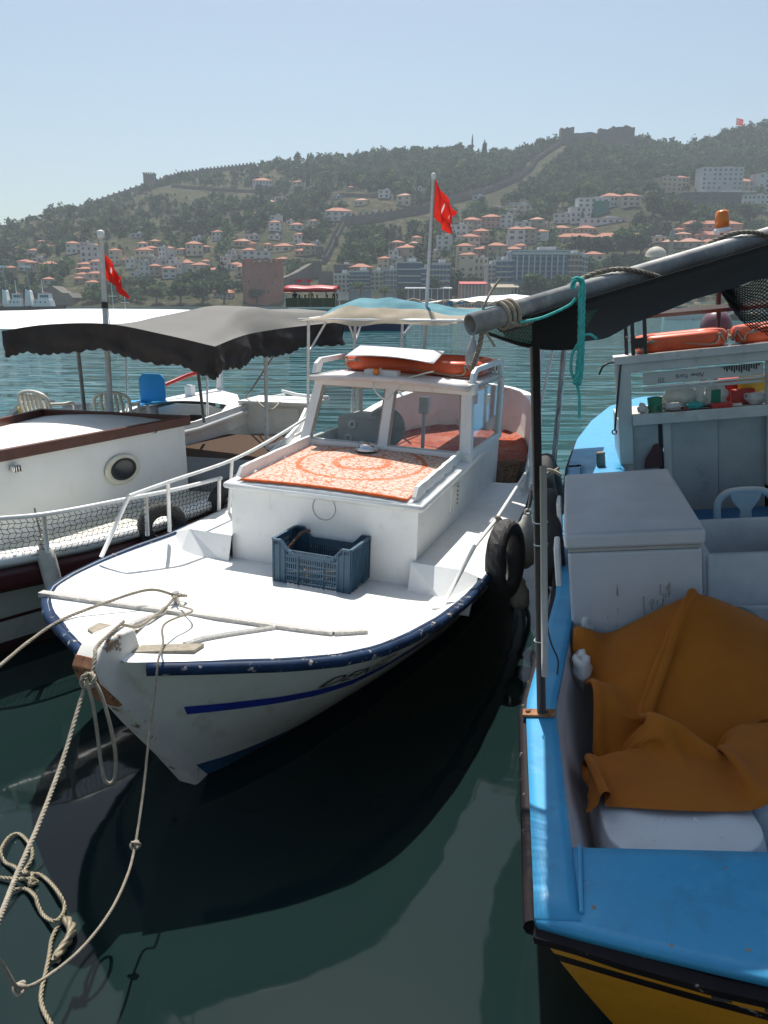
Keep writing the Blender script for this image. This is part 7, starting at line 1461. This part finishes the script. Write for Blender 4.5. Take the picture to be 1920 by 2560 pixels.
for i in range(5):
    for s in (-1.7, 1.7): G().tube([(lerp(x0, x1, i / 4), s, zf), (lerp(x0, x1, i / 4), s, zc)], .035, 5).build('canopy_post', M['pipe_white'], TB)
G().box(((x0 + x1) / 2, -1.7, zf + .55), (x1 - x0, .06, .9)).build('dark_railing', hullm, TB)
for i in range(4): G().tube([(x0 + .3 + .5 * i, 1.5, zc), (x0 + .3 + .5 * i, 1.5, zc + 1.1)], .03, 5).build('flag_staff', M['galv'], TB); G().box((x0 + .5 + .5 * i, 1.5, zc + .85), (.36, .02, .3)).build('small_flag', M['redplastic'] if i % 2 else W['b'], TB)
sh = [pmat('shirt_' + n_, c, None, 4, .8) for n_, c in (('dark', (.02, .02, .025)), ('navy', (.02, .03, .06)), ('yellow', (.5, .35, .05)), ('grey', (.1, .1, .11)))]
for i, (px, se, sm_) in enumerate(((738, False, 0), (749, True, 0), (763, True, 1), (778, False, 2), (793, True, 0), (818, True, 3), (838, False, 0))):
    p = at_y(px, 770, q.y - .5); person((p.x, q.y - .4, zf + .05), 1.7, 0, sh[sm_], ['standing passenger in dark clothes at the left end of the tour boat', 'leftmost seated passenger in black on the tour boat', 'second seated passenger in navy on the tour boat', 'standing passenger in yellow under the red canopy', 'seated passenger in black in the middle of the tour boat', 'seated passenger in grey towards the right on the tour boat', 'standing passenger in dark clothes at the right end of the tour boat'][i], se)
# harbour ships at far left
def ship(px, py, wpx, label, seed, funnel=True):
    random.seed(seed); q = at_y(px, py, 330); s = 330 / FPX; w_ = wpx * s; o = empty('harbour_ship', (q.x, 330, 0)); tag(o, label, 'ship', 'harbour ships at the far left')
    g = G(); g.add([(-w_ * .9, -3, 0), (w_ * .8, -3, 0), (w_ * 1.1, 0, 0), (w_ * .8, 3, 0), (-w_ * .9, 3, 0), (-w_ * .95, -3.5, 2.2), (w_ * .85, -3.5, 2.4), (w_ * 1.25, 0, 3), (w_ * .85, 3.5, 2.4), (-w_ * .95, 3.5, 2.2)], [(0, 1, 6, 5), (1, 2, 7, 6), (2, 3, 8, 7), (3, 4, 9, 8), (4, 0, 5, 9), (5, 6, 7, 8, 9)]); g.build('hull', M['black'], o)
    h0 = 2.2; h1 = at_y(px, py - 26, 330).z
    G().box((0, 0, (h0 + h1) / 2), (w_, 5, h1 - h0), taper=.9).build('superstructure', M['white'], o); G().box((.1 * w_, 0, h1 + 1.3), (w_ * .6, 4.2, 2.6), taper=.92).build('wheelhouse', M['white'], o)
    for i in range(4): unitbox('window', M['win'], (-.12 * w_ + .12 * w_ * i + .1 * w_, -2.12, h1 + 1.5), (.08 * w_, .2, 1.0), o)
    for i in range(3): unitbox('porthole', M['win'], (-.3 * w_ + .25 * w_ * i, -2.45, (h0 + h1) / 2 + .5), (.5, .3, .5), o)
    G().tube([(0, 0, h1 + 2.5), (0, 0, h1 + 8)], .14, 6).build('mast', M['white'], o)
    G().tube([(-w_ * .3, -1, h1), (w_ * .1, -1, h1 + 3.2), (w_ * .4, -1, h1 + 2.6)], .08, 4).build('deck_rail', M['redplastic'], o)
    if funnel: g = G(); g.prism([(-w_ * 1.0, h0), (-w_ * .55, h0), (-w_ * .65, h1 + 3.5), (-w_ * .85, h1 + 4.5)], 1, -1.5, 1.5); g.build('funnel', M['white'], o); G().prism([(-w_ * 1.05, h0), (-w_ * .98, h0), (-w_ * .72, h1 + 5.2), (-w_ * 1.0, h1 + 4.6)], 1, -1.3, 1.3).build('funnel_cap', M['black'], o); G().tube([(-w_ * .7, 0, h1 + 4), (-w_ * .78, 0, h1 + 13)], .3, 6).build('signal_mast', M['galv'], o); G().box((-w_ * .78, 0, h1 + 13.2), (3.4, 1.4, .8)).build('mast_platform', M['pipe_white'], o)
    return o
ship(112, 776, 44, 'white harbour ship with a tidy bridge nearest the left flag', 1); ship(46, 776, 34, 'white harbour ship with red deck rails at the far left', 2); ship(-30, 776, 40, 'harbour ship half cut by the left picture edge', 3)
# masts of sailing boats and a moored row under the beam at right
for px, pb, pt, lb_ in ((284, 776, 706, 'thin yacht mast with spreader right of the left flag'), (314, 774, 735, 'short yacht mast by the tip of the left flag')):
    q = at_y(px, pb, 300); z1 = at_y(px, pt, 300).z; o = empty('yacht', (q.x, 300, 0)); tag(o, lb_, 'yacht'); g = G(); g.add([(-4, -1, .0), (4, -.3, 0), (4.5, 0, 1.2), (4, .3, 0), (-4, 1, 0), (-4, -1.2, 1.1), (3.6, -.6, 1.2), (3.6, .6, 1.2), (-4, 1.2, 1.1)], [(0, 1, 6, 5), (1, 2, 6), (2, 3, 7), (3, 4, 8, 7), (4, 0, 5, 8), (5, 6, 2, 7, 8)]); g.build('hull', M['white'], o); G().tube([(0, 0, 1), (0, 0, z1)], .12, 6).build('mast', M['pipe_white'], o); G().tube([(-1.6, 0, z1 * .55), (1.6, 0, z1 * .55)], .07, 5).build('spreader', M['pipe_white'], o)
for i, (px, lb_, cm) in enumerate(((1700, 'moored white boat with green awning under the dark beam', 'green'), (1770, 'moored white boat on the far shore under the dark beam', 'white'), (1850, 'dark moored boat behind the hanging net', 'black'), (1915, 'moored boat with round tubs at the far right edge', 'wood'))):
    q = at_y(px, 788, 150); o = empty('moored_boat', (q.x, 150, 0), (0, 0, R(8 * (i - 1)))); tag(o, lb_, 'boat', 'boats moored on the far shore'); g = G(); g.add([(-3, -1, 0), (2.2, -.8, 0), (3.4, 0, 1.4), (2.2, .8, 0), (-3, 1, 0), (-3.1, -1.3, 1), (2.4, -1.1, 1.2), (2.4, 1.1, 1.2), (-3.1, 1.3, 1)], [(0, 1, 6, 5), (1, 2, 6), (2, 3, 7), (3, 4, 8, 7), (4, 0, 5, 8), (5, 6, 2, 7, 8)]); g.build('hull', M['wood'] if cm in ('black', 'wood') else M['white'], o); G().box((-.3, 0, 1.8), (2.4, 1.6, 1.4)).build('cabin', M['cab_white'], o, bevel=.05); G().box((-.5, 0, 3.1), (3.6, 2.4, .12)).build('awning', M[cm], o)
    for sx in (-2.1, 1.1): G().tube([(sx, -1.1, 1), (sx, -1.1, 3.05)], .05, 5).build('awning_post', M['pipe_white'], o); 
    unitbox('window', M['win'], (-.3, -.82, 2.0), (1.4, .1, .5), o)
